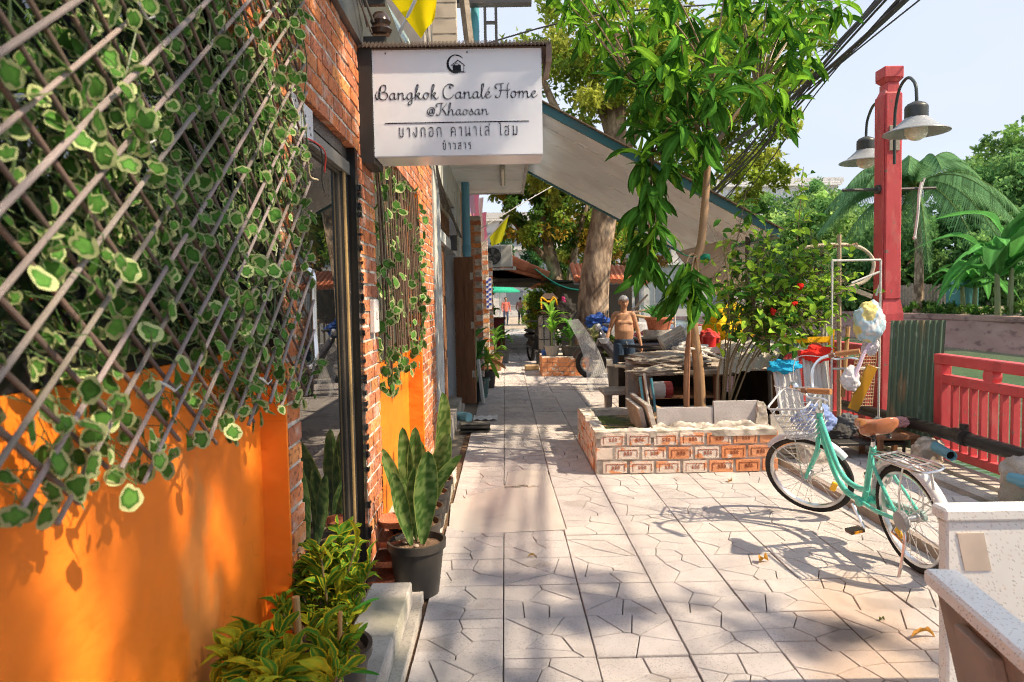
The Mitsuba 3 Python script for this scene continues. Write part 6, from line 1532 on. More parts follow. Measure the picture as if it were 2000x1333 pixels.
cblk = Polygon([(-.13, 0), (.14, .01), (.15, .14), (.11, .24), (.02, .27), (-.10, .24), (-.14, .12)])
def lumpy(c, r, s, seed, amp=.25):
    v, f = ball((0, 0, 0), 1, 4); v = v * (1 + amp * (meshkit.fbm(v * 1.7 + seed, 3, seed)[:, None] - .5) * 2); v = np.sign(v) * np.abs(v) ** .72 * (1 + .16 * (meshkit.fbm(v * 5 + seed, 3, seed)[:, None] - .5))
    return v * np.array(s) * r + c, f
k = thing('concrete_block', 'rough concrete lump holding a blue pipe end at the right edge', 'concrete block')
part(k, 'block', lumpy(np.array([3.36, 4.56, .22]), 1, (.13, .15, .17), 3, .5), 'concrete', smooth=35); part(k, 'pipe_end', join([lathe([(.032, 0), (.042, 0), (.042, .16), (.032, .16)], 18, (0, 0, 0))]) and xf(lathe([(.032, 0), (.042, 0), (.042, .2), (.032, .2), (.032, 0)], 18), frame((3.27, 4.36, .27), (1, 0, 0), (0, 0, 1), (0, 1, 0))), 'satin', (.10, .30, .42))
k = thing('concrete_block', 'sandy concrete lump under the blue pipe beside the stool', 'concrete block'); part(k, 'block', lumpy(np.array([3.50, 5.88, .15]), 1, (.11, .10, .12), 5, .5), 'mortar', smooth=35)
k = thing('blue_pipe', 'short blue plastic pipe sticking out beside the wooden stool', 'pipe')
part(k, 'tube', xf(lathe([(.032, 0), (.041, 0), (.041, .36), (.032, .36), (.032, 0)], 20), frame((3.46, 5.50, .205), (0, 0, 1), (-.92, .39, 0), (.15, .98, .05))), 'satin', (.12, .34, .46)); part(k, 'bore', tube([(3.462, 5.53, .206), (3.463, 5.534, .206)], .0318, 16), 'plain', (.01, .012, .014))

# ------------------------------------------------------------------ junk corner behind the planter
zf = thing('zinc_fence', 'pale corrugated zinc sheets standing right of the brick planter', 'fence')
part(zf, 'sheet', corr((2.52, 6.55, .36), (2.78, 6.6, .38), (2.74, 6.68, .92), (2.47, 6.6, .80), 4, .012), 'zinc', smooth=True)
part(zf, 'sheet', corr((2.80, 6.62, .40), (3.10, 6.75, .44), (3.06, 6.8, .98), (2.77, 6.66, .94), 5, .012), 'zinc', smooth=True)
solo('metal_plate', 'dark scuffed metal plate leaning below the zinc sheets', 'plate', xf(rbox(0, .34, -.008, .008, 0, .36, .003), trm(2.36, 6.30, .06) @ rotm((1, 0, 0), -12) @ rotm((0, 0, 1), 12)), 'concrete', smooth=False)
gs = thing('grey_roof_sheet', 'bent grey fibre roofing sheet propped over the dark junk shelter', 'sheet')
v, f = corr((2.07, 6.95, .71), (2.60, 6.93, .79), (2.98, 7.42, 1.04), (2.24, 7.42, 1.02), 5, .016, 10, bow=.03); part(gs, 'sheet', (v, f), 'fibre_sheet', smooth=True)
part(gs, 'sheet', corr((2.60, 7.0, .80), (2.86, 7.0, .95), (3.1, 7.5, 1.02), (2.95, 7.55, 1.0), 2, .012), 'green_sheet', smooth=True)
shl = thing('junk_shelter', 'dark timber lean-to heaped with boards behind the mango tree', 'shelter')
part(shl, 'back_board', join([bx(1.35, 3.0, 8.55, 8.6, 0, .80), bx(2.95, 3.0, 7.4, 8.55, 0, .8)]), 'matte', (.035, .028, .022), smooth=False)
part(shl, 'table', join([bx(1.38, 2.3, 7.55, 8.5, .66, .70), bx(2.3, 3.0, 7.6, 8.5, .68, .70)]), 'grey_wood', smooth=False)
for i, (x, y) in enumerate(((1.45, 7.62), (2.25, 7.62), (1.45, 8.4), (2.9, 7.7))): part(shl, 'leg', bx(x - .03, x + .03, y - .03, y + .03, 0, .66), 'dark_wood', smooth=False)
part(shl, 'shelf', bx(1.4, 2.25, 7.6, 8.4, .40, .43), 'dark_wood', smooth=False)
def cloth(c, s, seed, amp=.35, sub=4, rd=1.0):
    v, f = ball((0, 0, 0), 1, sub); n = meshkit.fbm(v * 1.9 + seed, 4, seed)[:, None]; a, b = (np.abs(meshkit.noise(v * k + seed * 1.7, seed) - .5)[:, None] for k in (3.1, 6.7))
    return v * (1 + 1.5 * amp * (n - .5) * 2 - (.42 * a - .1 + .2 * b) * rd) * np.array(s) + np.array(c), f
solo('plastic_bundle', 'bundle of timber wrapped in crumpled clear plastic on the lean-to', 'bundle', cloth((1.80, 7.9, .80), (.42, .30, .085), 4), 'matte', (.34, .31, .27), True)
solo('plastic_bundle', 'flattened sheet of dull plastic drooping over the left end of the boards', 'bundle', cloth((1.62, 7.62, .70), (.26, .12, .05), 9), 'matte', (.40, .37, .32), True)
for i in range(6): solo('timber', ['long weathered board on the lean-to, lowest', 'second weathered board on the lean-to', 'narrow board across the boards', 'thick plank under the plastic bundle', 'short plank end showing at the left', 'split batten on top of the boards'][i], 'board', xf(bx(-.5, .5, -.05, .05, -.012, .012), trm(1.85 + jr.normal(0, .12), 7.72 + .1 * i, .715 + .026 * (i % 3)) @ rotm((0, 0, 1), jr.uniform(-9, 9))), 'grey_wood', smooth=False)
vb = thing('vent_box', 'pale louvred plastic box tilted on top of the boards', 'box')
VM = trm(1.96, 8.3, .97) @ rotm((0, 1, 0), -28) @ rotm((1, 0, 0), 25)
part(vb, 'shell', xf(rbox(-.16, .16, -.06, .06, -.13, .13, .015), VM), 'matte', (.52, .52, .48), smooth=False)
for i in range(7): part(vb, 'louvre', xf(bx(-.13, .13, -.068, -.059, -.105 + i * .032, -.085 + i * .032), VM), 'satin', (.27, .30, .33), smooth=False)
solo('iron_bar', 'dark flat iron bar jutting left from the junk towards the man', 'bar', xf(rbox(-.42, .42, -.02, .02, -.018, .018, .003), trm(1.95, 9.3, .83) @ rotm((0, 1, 0), 5)), 'satin', (.03, .028, .028), smooth=False)
wb = thing('wrapped_roll', 'white plastic roll with a red printed end under the boards', 'roll')
part(wb, 'roll', tube([(1.50, 7.35, .53), (1.62, 7.36, .53)], (.085, .09), 18), 'satin', (.55, .54, .52)); part(wb, 'red_end', tube([(1.623, 7.36, .53), (1.70, 7.365, .53)], .088, 18), 'satin', (.32, .02, .02))
for i, (x, z0, z1, c, lab) in enumerate(((1.335, .30, .78, (.55, .50, .43), 'thin pale stick standing by the pond edge'), (1.285, .36, .74, (.10, .34, .40), 'short teal plastic tube by the pond edge'), (1.40, .36, .72, (.03, .22, .30), 'dark blue plastic tube right of the pale stick'))):
    solo('stick', lab, 'stick', tube([(x, 6.55 + .05 * i, z0), (x - .03 - .02 * (i == 0), 6.65 + .05 * i, z1)], .013, 8), 'satin', c)
cb2 = thing('cardboard', 'torn brown cardboard lying on the soil left of the mango trunk', 'cardboard')
for i, (x, y, z, a, w) in enumerate(((1.45, 6.30, .40, 20, .20), (1.38, 6.36, .43, -30, .16), (1.55, 6.33, .42, 55, .16), (1.42, 6.42, .46, 10, .14))): part(cb2, 'piece', xf(bx(-w / 2, w / 2, -.06, .06, -.003, .003), trm(x, y, z) @ rotm((0, 0, 1), a) @ rotm((0, 1, 0), -18 + 12 * i) @ rotm((1, 0, 0), 20)), 'matte', (.44, .29, .17), smooth=False)
solo('yellow_tarpaulin', 'bright yellow plastic tarpaulin bunched behind the mango leaves', 'tarpaulin', cloth((3.0, 9.6, 1.08), (.33, .2, .28), 13, .3), 'plain', (.72, .52, .01), True)
solo('red_can', 'small red plastic can among the boards behind the trunk', 'can', lathe([(.001, 0), (.08, 0), (.085, .12), (.04, .15), (.03, .18), (.001, .18)], 18, (2.45, 8.6, .88)), 'gloss', (.55, .03, .03))
solo('red_cloth', 'faded red cloth heap on the boards', 'cloth', cloth((2.62, 9.2, .95), (.13, .1, .10), 22), 'plain', (.55, .06, .05), True)
solo('white_sack', 'white plastic sack slumped between the trunk and the grey sheet', 'sack', cloth((2.12, 8.2, .84), (.20, .16, .12), 31), 'plain', (.60, .60, .58), True)
solo('chain_rope', 'pale rope slung from the mango trunk to the grey sheet', 'rope', tube([(1.66, 6.45, 1.02), (1.85, 6.6, .98), (2.05, 6.75, .90), (2.25, 6.85, .86)], .012, 7, n=6), 'plain', (.52, .48, .42))
solo('checked_tag', 'small printed red and white packet hanging in the dark shelter', 'packet', join([bx(2.27, 2.34, 7.33, 7.335, .50, .66)]), 'plain', (.55, .40, .50), smooth=False)
# poles, frame, hoop
for a, b, r, c, lab in (((2.66, 7.15, .40), (2.60, 7.2, 1.98), .022, (.05, .05, .05), 'dark pole rising behind the blue plastic bag'), ((3.0, 6.72, .15), (2.99, 6.72, 1.16), .013, (.55, .54, .50), 'pale pole just left of the wire frame'), ((3.14, 6.9, .2), (3.09, 6.9, 1.20), .02, (.55, .53, .48), 'leaning pale stick behind the handlebar'), ((3.28, 7.0, .2), (3.27, 7.0, 2.06), .022, (.44, .33, .22), 'tallest tan wooden pole in the junk corner'), ((3.22, 6.8, .5), (3.34, 6.95, 1.16), .022, (.42, .24, .09), 'orange brown batten leaning on the tall pole')):
    solo('pole', lab, 'pole', tube([a, b], r, 8), 'satin', c)
wf = thing('metal_rack', 'thin white metal rack frame standing before the lamp post', 'frame')
for p in ([(3.02, 6.6, .15), (3.02, 6.6, 1.79)], [(3.46, 6.6, .15), (3.47, 6.6, 1.79)], [(3.02, 6.6, 1.79), (3.47, 6.6, 1.79)], [(3.02, 6.6, .79), (3.46, 6.6, .79)], [(3.20, 6.6, 1.58), (3.46, 6.6, 1.68)], [(3.44, 6.62, 1.46), (3.47, 6.62, 1.56)]): part(wf, 'bar', tube(p, .0105, 8), 'satin', (.60, .60, .56))
rh = thing('rattan_hoop', 'bent pale rattan hoop bound with cord above the junk frame', 'hoop')
part(rh, 'hoop', tube([(2.86, 7.0, 1.93), (3.10, 7.0, 1.96), (3.35, 7.0, 1.96), (3.50, 7.0, 1.92), (3.60, 7.0, 1.82), (3.60, 7.0, 1.70), (3.52, 7.0, 1.60), (3.35, 7.0, 1.54), (3.15, 7.0, 1.45)], .018, 8, n=6), 'satin', (.55, .46, .34))
part(rh, 'binding', join([tube([(x - .008, 7.0, 1.96 + .006 * math.sin(x * 9)), (x + .008, 7.0, 1.962 + .006 * math.sin(x * 9))], .0205, 8) for x in np.linspace(3.15, 3.44, 12)]), 'plain', (.25, .17, .10))
solo('tied_batten', 'pale slanting slat tied inside the rattan hoop', 'slat', xf(bx(-.13, .13, -.01, .01, -.022, .022), trm(3.45, 6.95, 1.50) @ rotm((0, 1, 0), 22)), 'grey_wood', smooth=False)
sb = thing('foam_bag', 'bulging clear bag of blue and yellow foam hung on the wire frame', 'bag')
v, f = cloth((3.32, 6.52, 1.22), (.135, .10, .19), 41, .22, 4, .3); n_ = meshkit.fbm(v * 7, 3, 3)[:, None]
part(sb, 'foam', (v, f), 'plain', np.where(n_ > .56, [.62, .55, .22], np.where(n_ > .42, [.42, .58, .66], [.62, .66, .66])), True)
part(sb, 'drape', cloth((3.36, 6.56, 1.02), (.07, .05, .10), 43, .4, 4, .5), 'plain', (.60, .58, .62), True)
solo('white_bag', 'white paper bag stuffed behind the handlebar', 'bag', cloth((3.15, 6.5, .70), (.085, .06, .11), 47, .25, 4, .5), 'plain', (.66, .66, .67), True)
solo('amber_sheet', 'amber plastic sheet leaning behind the right handlebar grip', 'sheet', xf(rbox(-.05, .05, -.008, .008, -.22, .22, .003), trm(3.26, 6.5, .62) @ rotm((0, 1, 0), 24)), 'satin', (.50, .25, .01), smooth=False)
solo('lilac_strip', 'long pale lilac plastic strip slanting across the wire frame', 'strip', tube([(3.16, 6.45, .72), (3.25, 6.48, .92), (3.34, 6.5, 1.06)], .018, 6), 'plain', (.58, .48, .60))
wc = thing('wire_basket_panel', 'rusty tan wire mesh panel behind the wire frame', 'mesh panel')
part(wc, 'mesh', join([tube([(3.26 + .2 * i / 9, 6.72, .42), (3.30 + .2 * i / 9, 6.72, .92)], .005, 4) for i in range(10)] + [tube([(3.26 + .04 * j / 16, 6.72, .42 + .5 * j / 16), (3.47 + .03 * j / 16, 6.72, .42 + .5 * j / 16)], .005, 4) for j in range(17)]), 'satin', (.42, .28, .16), kind='stuff')
solo('yellow_ribbon', 'orange yellow ribbon stretched between two poles above the red bag', 'ribbon', join([xf(bx(-.185, .185, -.004, .004, -.028, .024, .004), trm(2.86, 6.68, 1.06)), bx(3.03, 3.075, 6.67, 6.68, .93, 1.15, .004)]), 'plain', (.82, .46, .01), smooth=False)
solo('red_bag', 'red plastic bag hanging below the yellow ribbon', 'bag', cloth((2.90, 6.62, .935), (.14, .04, .075), 53, .45), 'plain', (.72, .03, .02), True)
solo('blue_bag', 'sky blue plastic bag tied to the top of the zinc sheet', 'bag', cloth((2.56, 6.54, .83), (.13, .05, .06), 57, .5), 'plain', (.02, .36, .62), True)
solo('blue_bag', 'pale blue crumpled bag on the ground behind the wire basket', 'bag', cloth((2.66, 6.15, .40), (.16, .10, .13), 59, .35), 'plain', (.20, .28, .52), True)
for i, (p, s, c, lab) in enumerate((((3.10, 6.45, .30), (.09, .09, .10), (.10, .11, .12), 'dark round bundle at the foot of the wire frame'), ((3.32, 6.3, .28), (.12, .1, .09), (.14, .15, .16), 'grey sack at the foot of the green sheet'), ((2.98, 6.35, .22), (.10, .08, .08), (.05, .05, .05), 'black bag below the amber sheet'), ((3.42, 6.15, .36), (.07, .05, .05), (.45, .25, .26), 'dusty pink cloth on the black pipe'))):
    solo('bag', lab, 'bag', cloth(p, s, 61 + i, .25), 'matte', c, True)
sh2 = thing('low_rack', 'low black metal rack holding bags beside the bicycle', 'rack'); part(sh2, 'shelf', rbox(2.85, 3.46, 6.1, 6.55, .17, .195, .004), 'satin', (.03, .03, .03), smooth=False); part(sh2, 'legs', join([bx(x, x + .02, y, y + .02, .05, .17) for x in (2.86, 3.43) for y in (6.12, 6.52)]), 'satin', (.03, .03, .03), smooth=False)
solo('hollow_block', 'yellowish broken block behind the front wheel of the bicycle', 'block', lumpy(np.array([2.62, 6.05, .12]), 1, (.13, .10, .11), 9, .5), 'mortar')
pallet = thing('pallet', 'weathered low pallet of slats under the junk beside the planter', 'pallet')
for i in range(3): part(pallet, 'slat', bx(2.40, 2.85, 6.14 + .0, 6.22, .06 + .05 * i, .085 + .05 * i, .003), 'grey_wood', smooth=False)
# hibiscus shrub
hb_ = thing('hibiscus_shrub', 'lanky hibiscus shrub with small red flowers right of the mango tree', 'shrub')
hs_ = []; hl = []
tips = [((2.05, 6.75, .3), (2.15, 6.75, 1.2), (2.30, 6.8, 1.75)), ((2.08, 6.75, .3), (2.25, 6.7, 1.05), (2.62, 6.75, 1.55)), ((2.06, 6.78, .3), (2.35, 6.75, 1.0), (2.95, 6.8, 1.45)), ((2.02, 6.75, .3), (2.2, 6.8, 1.3), (2.55, 6.9, 2.05)), ((2.04, 6.75, .3), (2.1, 6.7, 1.3), (2.05, 6.7, 2.0)), ((2.6, 7.0, .9), (2.8, 7.0, 1.5), (2.92, 7.0, 2.72)), ((2.1, 6.8, .3), (2.5, 6.7, 1.2), (3.12, 6.75, 1.25)), ((2.05, 6.8, .3), (2.15, 6.85, 1.5), (2.33, 6.9, 2.5)), ((2.3, 6.8, .9), (2.7, 6.8, 1.5), (3.08, 6.85, 1.95)), ((2.3, 6.8, .8), (2.5, 6.7, 1.1), (2.75, 6.6, 1.22)), ((2.4, 6.8, .9), (2.8, 6.8, 1.4), (3.3, 6.9, 1.62)), ((2.2, 6.8, .8), (2.5, 6.8, 1.3), (2.8, 6.8, 1.75)), ((2.1, 6.8, .8), (2.3, 6.7, 1.3), (2.35, 6.7, 1.5))]
for a, b, c in tips:
    p = smoothpts([a, b, c], 12); hs_.append(tube(p, (.0085, .003), 6))
    for i in range(int((125 if c[0] > 2.5 else 62) if c[2] < 2.4 else 60)):
        t = jr.uniform(.35, 1) ** .7; q = p[int(t * (len(p) - 1))]
        if q[2] < 1.12: continue
        o = q + jr.normal(0, .125 if c[2] < 2.3 else .07, 3); hs_.append(tube([q, o], .0018, 3, cap=False))
        d = np.array([jr.normal(), jr.normal(), jr.normal(-.1, .6)]); d /= np.linalg.norm(d); L = jr.uniform(.06, .135)
        g = (np.array([.06, .17, .03]) if jr.uniform() < (.30 if c[0] > 2.5 else .6) else np.array([.27, .46, .05])) * jr.uniform(.6, 1.5)
        m, cc = strap(o, o + d * L, L * jr.uniform(.4, .55), (jr.normal(), jr.normal(), 1.4), .06, .12, g, 6, .4, 0, .02, jr, .2); hl.append(dict(mesh=m, color=cc, size=L))
part(hb_, 'stem', join(hs_), 'satin', (.17, .13, .07)); pieces(hb_, 'leaf', hl, 'leaf', 300, smooth=True)
for p in ((2.73, 6.6, 1.56), (2.47, 6.6, 1.33), (2.66, 6.62, 1.40)): part(hb_, 'flower', join([ball(np.array(p) + jr.normal(0, .012, 3), .02, 1) for _ in range(6)]), 'leaf', (.75, .04, .03), True)
for x in (2.0, 2.12): part(hb_, 'trunk', tube([(x, 6.75, .28), (x + .05 + jr.normal(0, .02), 6.76, .8), (x + .16, 6.77, 1.15)], (.014, .008), 7, n=4), 'satin', (.26, .19, .11))
# seated second person in white
k = thing('person', 'dark haired person in a white shirt seated behind the leafy shrub', 'person')
PM = trm(3.98, 10.3, 0) @ rotm((0, 0, 1), -50)
B = []
bone((0, 0, .55), (.15, .11, .08), (0, -.02, .92), (.18, .11, .07)); bone((-.15, 0, .95), .06, (.15, 0, .95), .06)
for s in (-1, 1): bone((s * .19, 0, .94), .06, (s * .23, -.05, .74), .05)
v, f = hull_body(B, .04, 4); part(k, 'shirt', xf((v, f), PM), 'plain', (.66, .69, .74), True)
B = []
bone((0, -.01, 1.18), (.075, .09, .10), (0, -.03, 1.12), (.06, .07, .06)); bone((0, 0, 1.0), .05, (0, -.01, 1.12), .05)
v, f = hull_body(B, .03, 4); part(k, 'head', xf((v, f), PM), 'skin', (.42, .24, .14), True)
for s in (-1, 1):
    B = []; bone((s * .23, -.05, .74), .042, (s * .16, -.25, .62), .032); bone((s * .16, -.25, .62), .032, (s * .13, -.34, .60), .028)
    v, f = hull_body(B, .03, 4); part(k, 'arm', xf((v, f), PM), 'skin', (.42, .24, .14), True)
part(k, 'hair', xf(ball((0, .015, 1.215), 1, 3, (.086, .096, .095)), PM), 'plain', (.015, .012, .01), True)
B = []
for s in (-1, 1): bone((s * .09, 0, .52), .09, (s * .11, -.40, .48), .065); bone((s * .11, -.40, .48), .06, (s * .11, -.40, .08), .04); bone((s * .11, -.4, .05), .04, (s * .11, -.52, .03), .035)
v, f = hull_body(B, .04, 4); part(k, 'trousers', xf((v, f), PM), 'plain', (.05, .06, .09), True)
k = thing('plastic_chair', 'blue plastic stool under the seated person', 'stool'); part(k, 'seat', xf(rbox(-.18, .18, -.18, .18, .40, .44, .01), PM), 'satin', (.05, .16, .4), smooth=False)
for a in (-1, 1):
    for b in (-1, 1): part(k, 'leg', xf(tube([(a * .15, b * .15, .40), (a * .17, b * .17, 0)], .02, 8), PM), 'satin', (.05, .16, .4))

# ------------------------------------------------------------------ terrazzo benches, leaves on the ground
def tbench(label, M, w, h, lean, thick=.055, face='terrazzo'):
    k = thing('terrazzo_bench', label, 'bench', None)
    v, f = rbox(0, w, 0, thick, .05, h, .008); v = v.copy(); v[:, 1] += (v[:, 2] - .05) * lean; part(k, 'back', xf((v, f), M), face, smooth=False)
    v, f = rbox(-.012, w + .012, -.014, thick + .02, h + .001, h + .045, .008); v = v.copy(); v[:, 1] += (h) * lean; part(k, 'rim', xf((v, f), M), 'terrazzo', smooth=False)
    return k
# the far bench: its inner face looks at the camera
FB = trm(1.49, 2.37, 0) @ rotm((0, 0, 1), -1)
fb = tbench('far speckled terrazzo bench side with a tape mark, right of the rear wheel', FB, 1.3, .70, .03)
v, f = bx(.06, .15, -.0035, .002, .53, .66); v = v.copy(); v[:, 1] += (v[:, 2] - .05) * .03; v[:, 0] += (v[:, 2] - .53) * -.2; part(fb, 'tape', xf((v, f), FB), 'satin', (.62, .52, .43), smooth=False, label='strip of brown tape')
NB = trm(1.283, 1.86, 0) @ rotm((0, 0, 1), -99)
nb = tbench('near terrazzo bench with brown outer face and thick speckled rim, right foreground', NB, 1.1, .69, -.22, face='bench_concrete')
v, f = rbox(.16, .34, -.03, .0, .05, .66, .004); v = v.copy(); v[:, 1] += (v[:, 2] - .05) * -.22; part(nb, 'leg', xf((v, f), NB), 'bench_concrete', smooth=False)
part(nb, 'seat', xf(rbox(.02, 1.1, .08, .42, .28, .34, .01), NB), 'terrazzo', smooth=False)
def dry(label, p, L, w, rot, col):
    d = np.array([math.cos(rot), math.sin(rot), .05]); m, c = strap(np.array(p), np.array(p) + d * L, w, (0, 0, 1), .14, .5, col, 10, .45, 60, .12, jr, .3)
    solo('dry_leaf', label, 'leaf', m, 'leaf', c, True)
dry('curled golden leaf lying alone in the middle of the sunlit paving', (1.38, 3.87, .012), .075, .055, .6, (.55, .30, .06))
dry('long curled brown leaf lying near the terrazzo bench foot', (1.70, 2.96, .012), .13, .03, .25, (.50, .27, .07))
dry('small dark leaf scrap above the long brown leaf', (1.66, 3.14, .006), .04, .02, .5, (.10, .12, .04))
dry('tiny yellow leaf beside the patch near the centre joint', (.10, 4.05, .006), .05, .02, .1, (.45, .32, .12))
dry('brown leaf on the flags before the brick planter', (1.75, 5.6, .006), .07, .04, .9, (.45, .28, .12))
# ------------------------------------------------------------------ trees, far bank, buildings, cables
tr = np.random.default_rng(131)


def foliage(blobs, n, L, cols, r=tr, w=.5, droop=.3, clump=None):
    """leaf faces spread through clumps in the given ellipsoids"""
    tot = sum(np.prod(b[1]) ** (2 / 3) for b in blobs); V, C = [], []
    for c, rad in blobs:
        k = max(8, int(n * np.prod(rad) ** (2 / 3) / tot)); c, rad = np.array(c, float), np.array(rad, float)
        m = clump or max(6, k // 55); u = r.normal(size=(m, 3)); u /= np.linalg.norm(u, axis=1, keepdims=True); cc = c + u * rad * r.uniform(.35, 1.0, (m, 1)) ** .6
        cs = rad.mean() * r.uniform(.16, .30, m); tone = r.uniform(.65, 1.4, m); hue = r.integers(len(cols), size=m)
        i = r.integers(m, size=k); q = r.normal(size=(k, 3)); q /= np.linalg.norm(q, axis=1, keepdims=True)
        p = cc[i] + q * cs[i][:, None] * r.uniform(.2, 1, (k, 1)) ** .5 * [1, 1, .75]
        d = r.normal(size=(k, 3)) + [0, 0, -droop]; d /= np.linalg.norm(d, axis=1, keepdims=True)
        nn = r.normal(size=(k, 3)) + [0, 0, 1.0]; s = np.cross(d, nn); s /= np.linalg.norm(s, axis=1, keepdims=True) + 1e-9
        l = L * r.uniform(.6, 1.25, (k, 1)); up = np.cross(s, d) * l * .12
        quad = np.stack([p, p + d * l * .5 + s * l * w * .5 + up, p + d * l, p + d * l * .5 - s * l * w * .5 + up], 1)
        col = np.array(cols)[hue[i]] * (tone[i] * r.uniform(.75, 1.3, k))[:, None]
        V.append(quad.reshape(-1, 3)); C.append(np.repeat(col, 4, 0))
    V, C = np.vstack(V), np.vstack(C); f = np.arange(len(V)).reshape(-1, 4)
    return (V, np.vstack([f[:, [0, 1, 2]], f[:, [0, 2, 3]]])), np.clip(C, 0, 1)


def tree(name, label, trunk, rad, limbs, blobs, n, L, cols, cat='tree', group=None, w=.5, bs='far_leaf', droop=.3, sides=12, clump=None):
    k = thing(name, label, cat, group)
    if trunk: part(k, 'trunk', tube(trunk, rad, sides, n=6), 'bark')
    if limbs: part(k, 'limbs', join([tube(p, r_, 7, n=5) for p, r_ in limbs]), 'bark')
    m, c = foliage(blobs, n, L, cols, tr, w, droop, clump); part(k, 'crown', m, bs, c, False, kind='stuff')
    return k


YG = [(.22, .30, .04), (.32, .37, .06), (.14, .23, .035), (.36, .40, .07)]
DG = [(.07, .15, .03), (.13, .23, .04), (.22, .31, .05), (.38, .27, .045)]
MG = [(.05, .13, .04), (.08, .18, .05), (.035, .10, .035)]
tk = [(2.02, 16.2, -.1), (1.98, 16.2, .8), (2.05, 16.2, 2.0), (2.28, 16.2, 3.4), (2.55, 16.2, 5.0), (2.6, 16.3, 7.5)]
big = tree('big_tree', 'big old tree with pale flaking trunk and yellow green crown over the alley', tk, (.52, .38, .33, .29, .24, .12), [([(2.3, 16.2, 3.5), (1.5, 16.0, 5.0), (.8, 15.8, 6.5)], (.2, .05)), ([(2.5, 16.2, 4.6), (3.6, 16.3, 5.8), (5.2, 16.5, 6.8)], (.2, .05)), ([(2.5, 16.2, 5.0), (2.2, 17, 6.5), (2.0, 18, 8)], (.16, .05))],
     [((1.0, 16.0, 6.0), (1.5, 1.3, 1.3)), ((.9, 15.6, 4.6), (1.0, 1.0, .8)), ((2.4, 16.5, 7.4), (1.8, 1.5, 1.2)), ((4.6, 17, 6.8), (2.0, 1.5, 1.4)), ((6.0, 17.5, 5.4), (1.3, 1.2, 1.1)), ((4.3, 17.5, 4.8), (1.0, 1.0, .8)), ((6.6, 18, 7.6), (1.6, 1.4, 1.2)), ((3.0, 17.2, 3.6), (.9, .8, .7)), ((1.7, 15.6, 3.9), (.8, .7, .6)), ((3.6, 15.6, 6.2), (1.3, 1, 1)), ((5.6, 16.4, 4.2), (.9, .8, .6))], 30000, .17, YG)
tree('dark_tree', 'dark green tree with reddish leaves closing the alley behind the air conditioner', [(2.2, 22, 0), (1.5, 22, 2.5), (1.1, 22.2, 5)], (.25, .2, .1), [([(1.9, 22, 1.4), (2.2, 21.8, 3.2), (2.6, 21.8, 4.5)], (.14, .06)), ([(1.4, 22, 2.6), (.7, 22, 3.4), (.2, 22, 4)], (.12, .05))],
     [((.9, 21.5, 3.9), (1.3, 1.2, .9)), ((2.2, 22.5, 4.0), (1.3, 1.2, 1.1)), ((.4, 22, 5.3), (1.2, 1, .9)), ((3.4, 23, 3.6), (1.0, 1, 1.1)), ((1.6, 22, 5.2), (1.4, 1.2, 1.0))], 11000, .20, DG)
tree('round_tree', 'leafy tree standing behind the small tiled roof right of the trunk', [(4.5, 27, 0), (4.5, 27, 3)], (.2, .14), None, [((4.6, 27, 3.6), (1.8, 1.5, 1.8)), ((3.2, 28, 2.9), (1.3, 1.2, 1.4)), ((6.2, 27, 4.6), (1.6, 1.4, 1.6))], 8000, .22, [(.13, .22, .035), (.20, .27, .05), (.08, .15, .03), (.34, .20, .06)])
tree('alley_hedge', 'dark hedge of shrubs along the right side of the covered alley', None, None, None, [((1.35, 20 + 2.2 * i, 1.0), (.55, 1.1, .9)) for i in range(9)], 7000, .16, DG, 'hedge')
tree('alley_end_tree', 'bright green tree at the sunlit far end of the alley', [(-1.6, 40, 0), (-1.6, 40, 3)], (.2, .15), None, [((-1.2, 40, 3.4), (1.6, 1.5, 1.2)), ((.9, 46, 4.2), (2.2, 1.5, 1.5)), ((2.8, 44, 2.6), (1.6, 1.3, 1.8))], 6000, .3, MG)
tree('post_shrub', 'dark shrub by the foot of the far brick pier', None, None, None, [((-.55, 18.0, 1.6), (.35, .8, .6))], 700, .14, DG, 'shrub')
fl = [((1.55 + .22 * i, 15.0 + .12 * (i % 3), .35 + .1 * (i % 2)), (.22, .2, .28)) for i in range(6)]
tree('trunk_foot_plants', 'mixed green and yellow pot plants crowded round the big trunk', None, None, None, fl, 1500, .12, [(.16, .24, .05), (.34, .33, .10), (.10, .18, .04), (.32, .18, .08)], 'plants')
leafy('potted_plant', 'white and orange leaved plant in a dark pot at the trunk foot', (1.80, 14.6, .25), .22, .34, (.09, .085, .08), 22, (.18, .32), (.2, .3), .3, (.34, .36, .18), .2)
solo('plant_shelf', 'low concrete shelf carrying the plants round the big trunk', 'shelf', rbox(1.45, 2.7, 14.3, 15.6, 0, .25, .02), 'concrete', smooth=False)
# dog-dark seated figure of cloth sacks left of the trunk
solo('dark_sack', 'dark heap of sacks leaning against the left side of the big trunk', 'sack', cloth((1.32, 15.9, 1.15), (.24, .2, .36), 77, .3), 'matte', (.03, .028, .025), True)
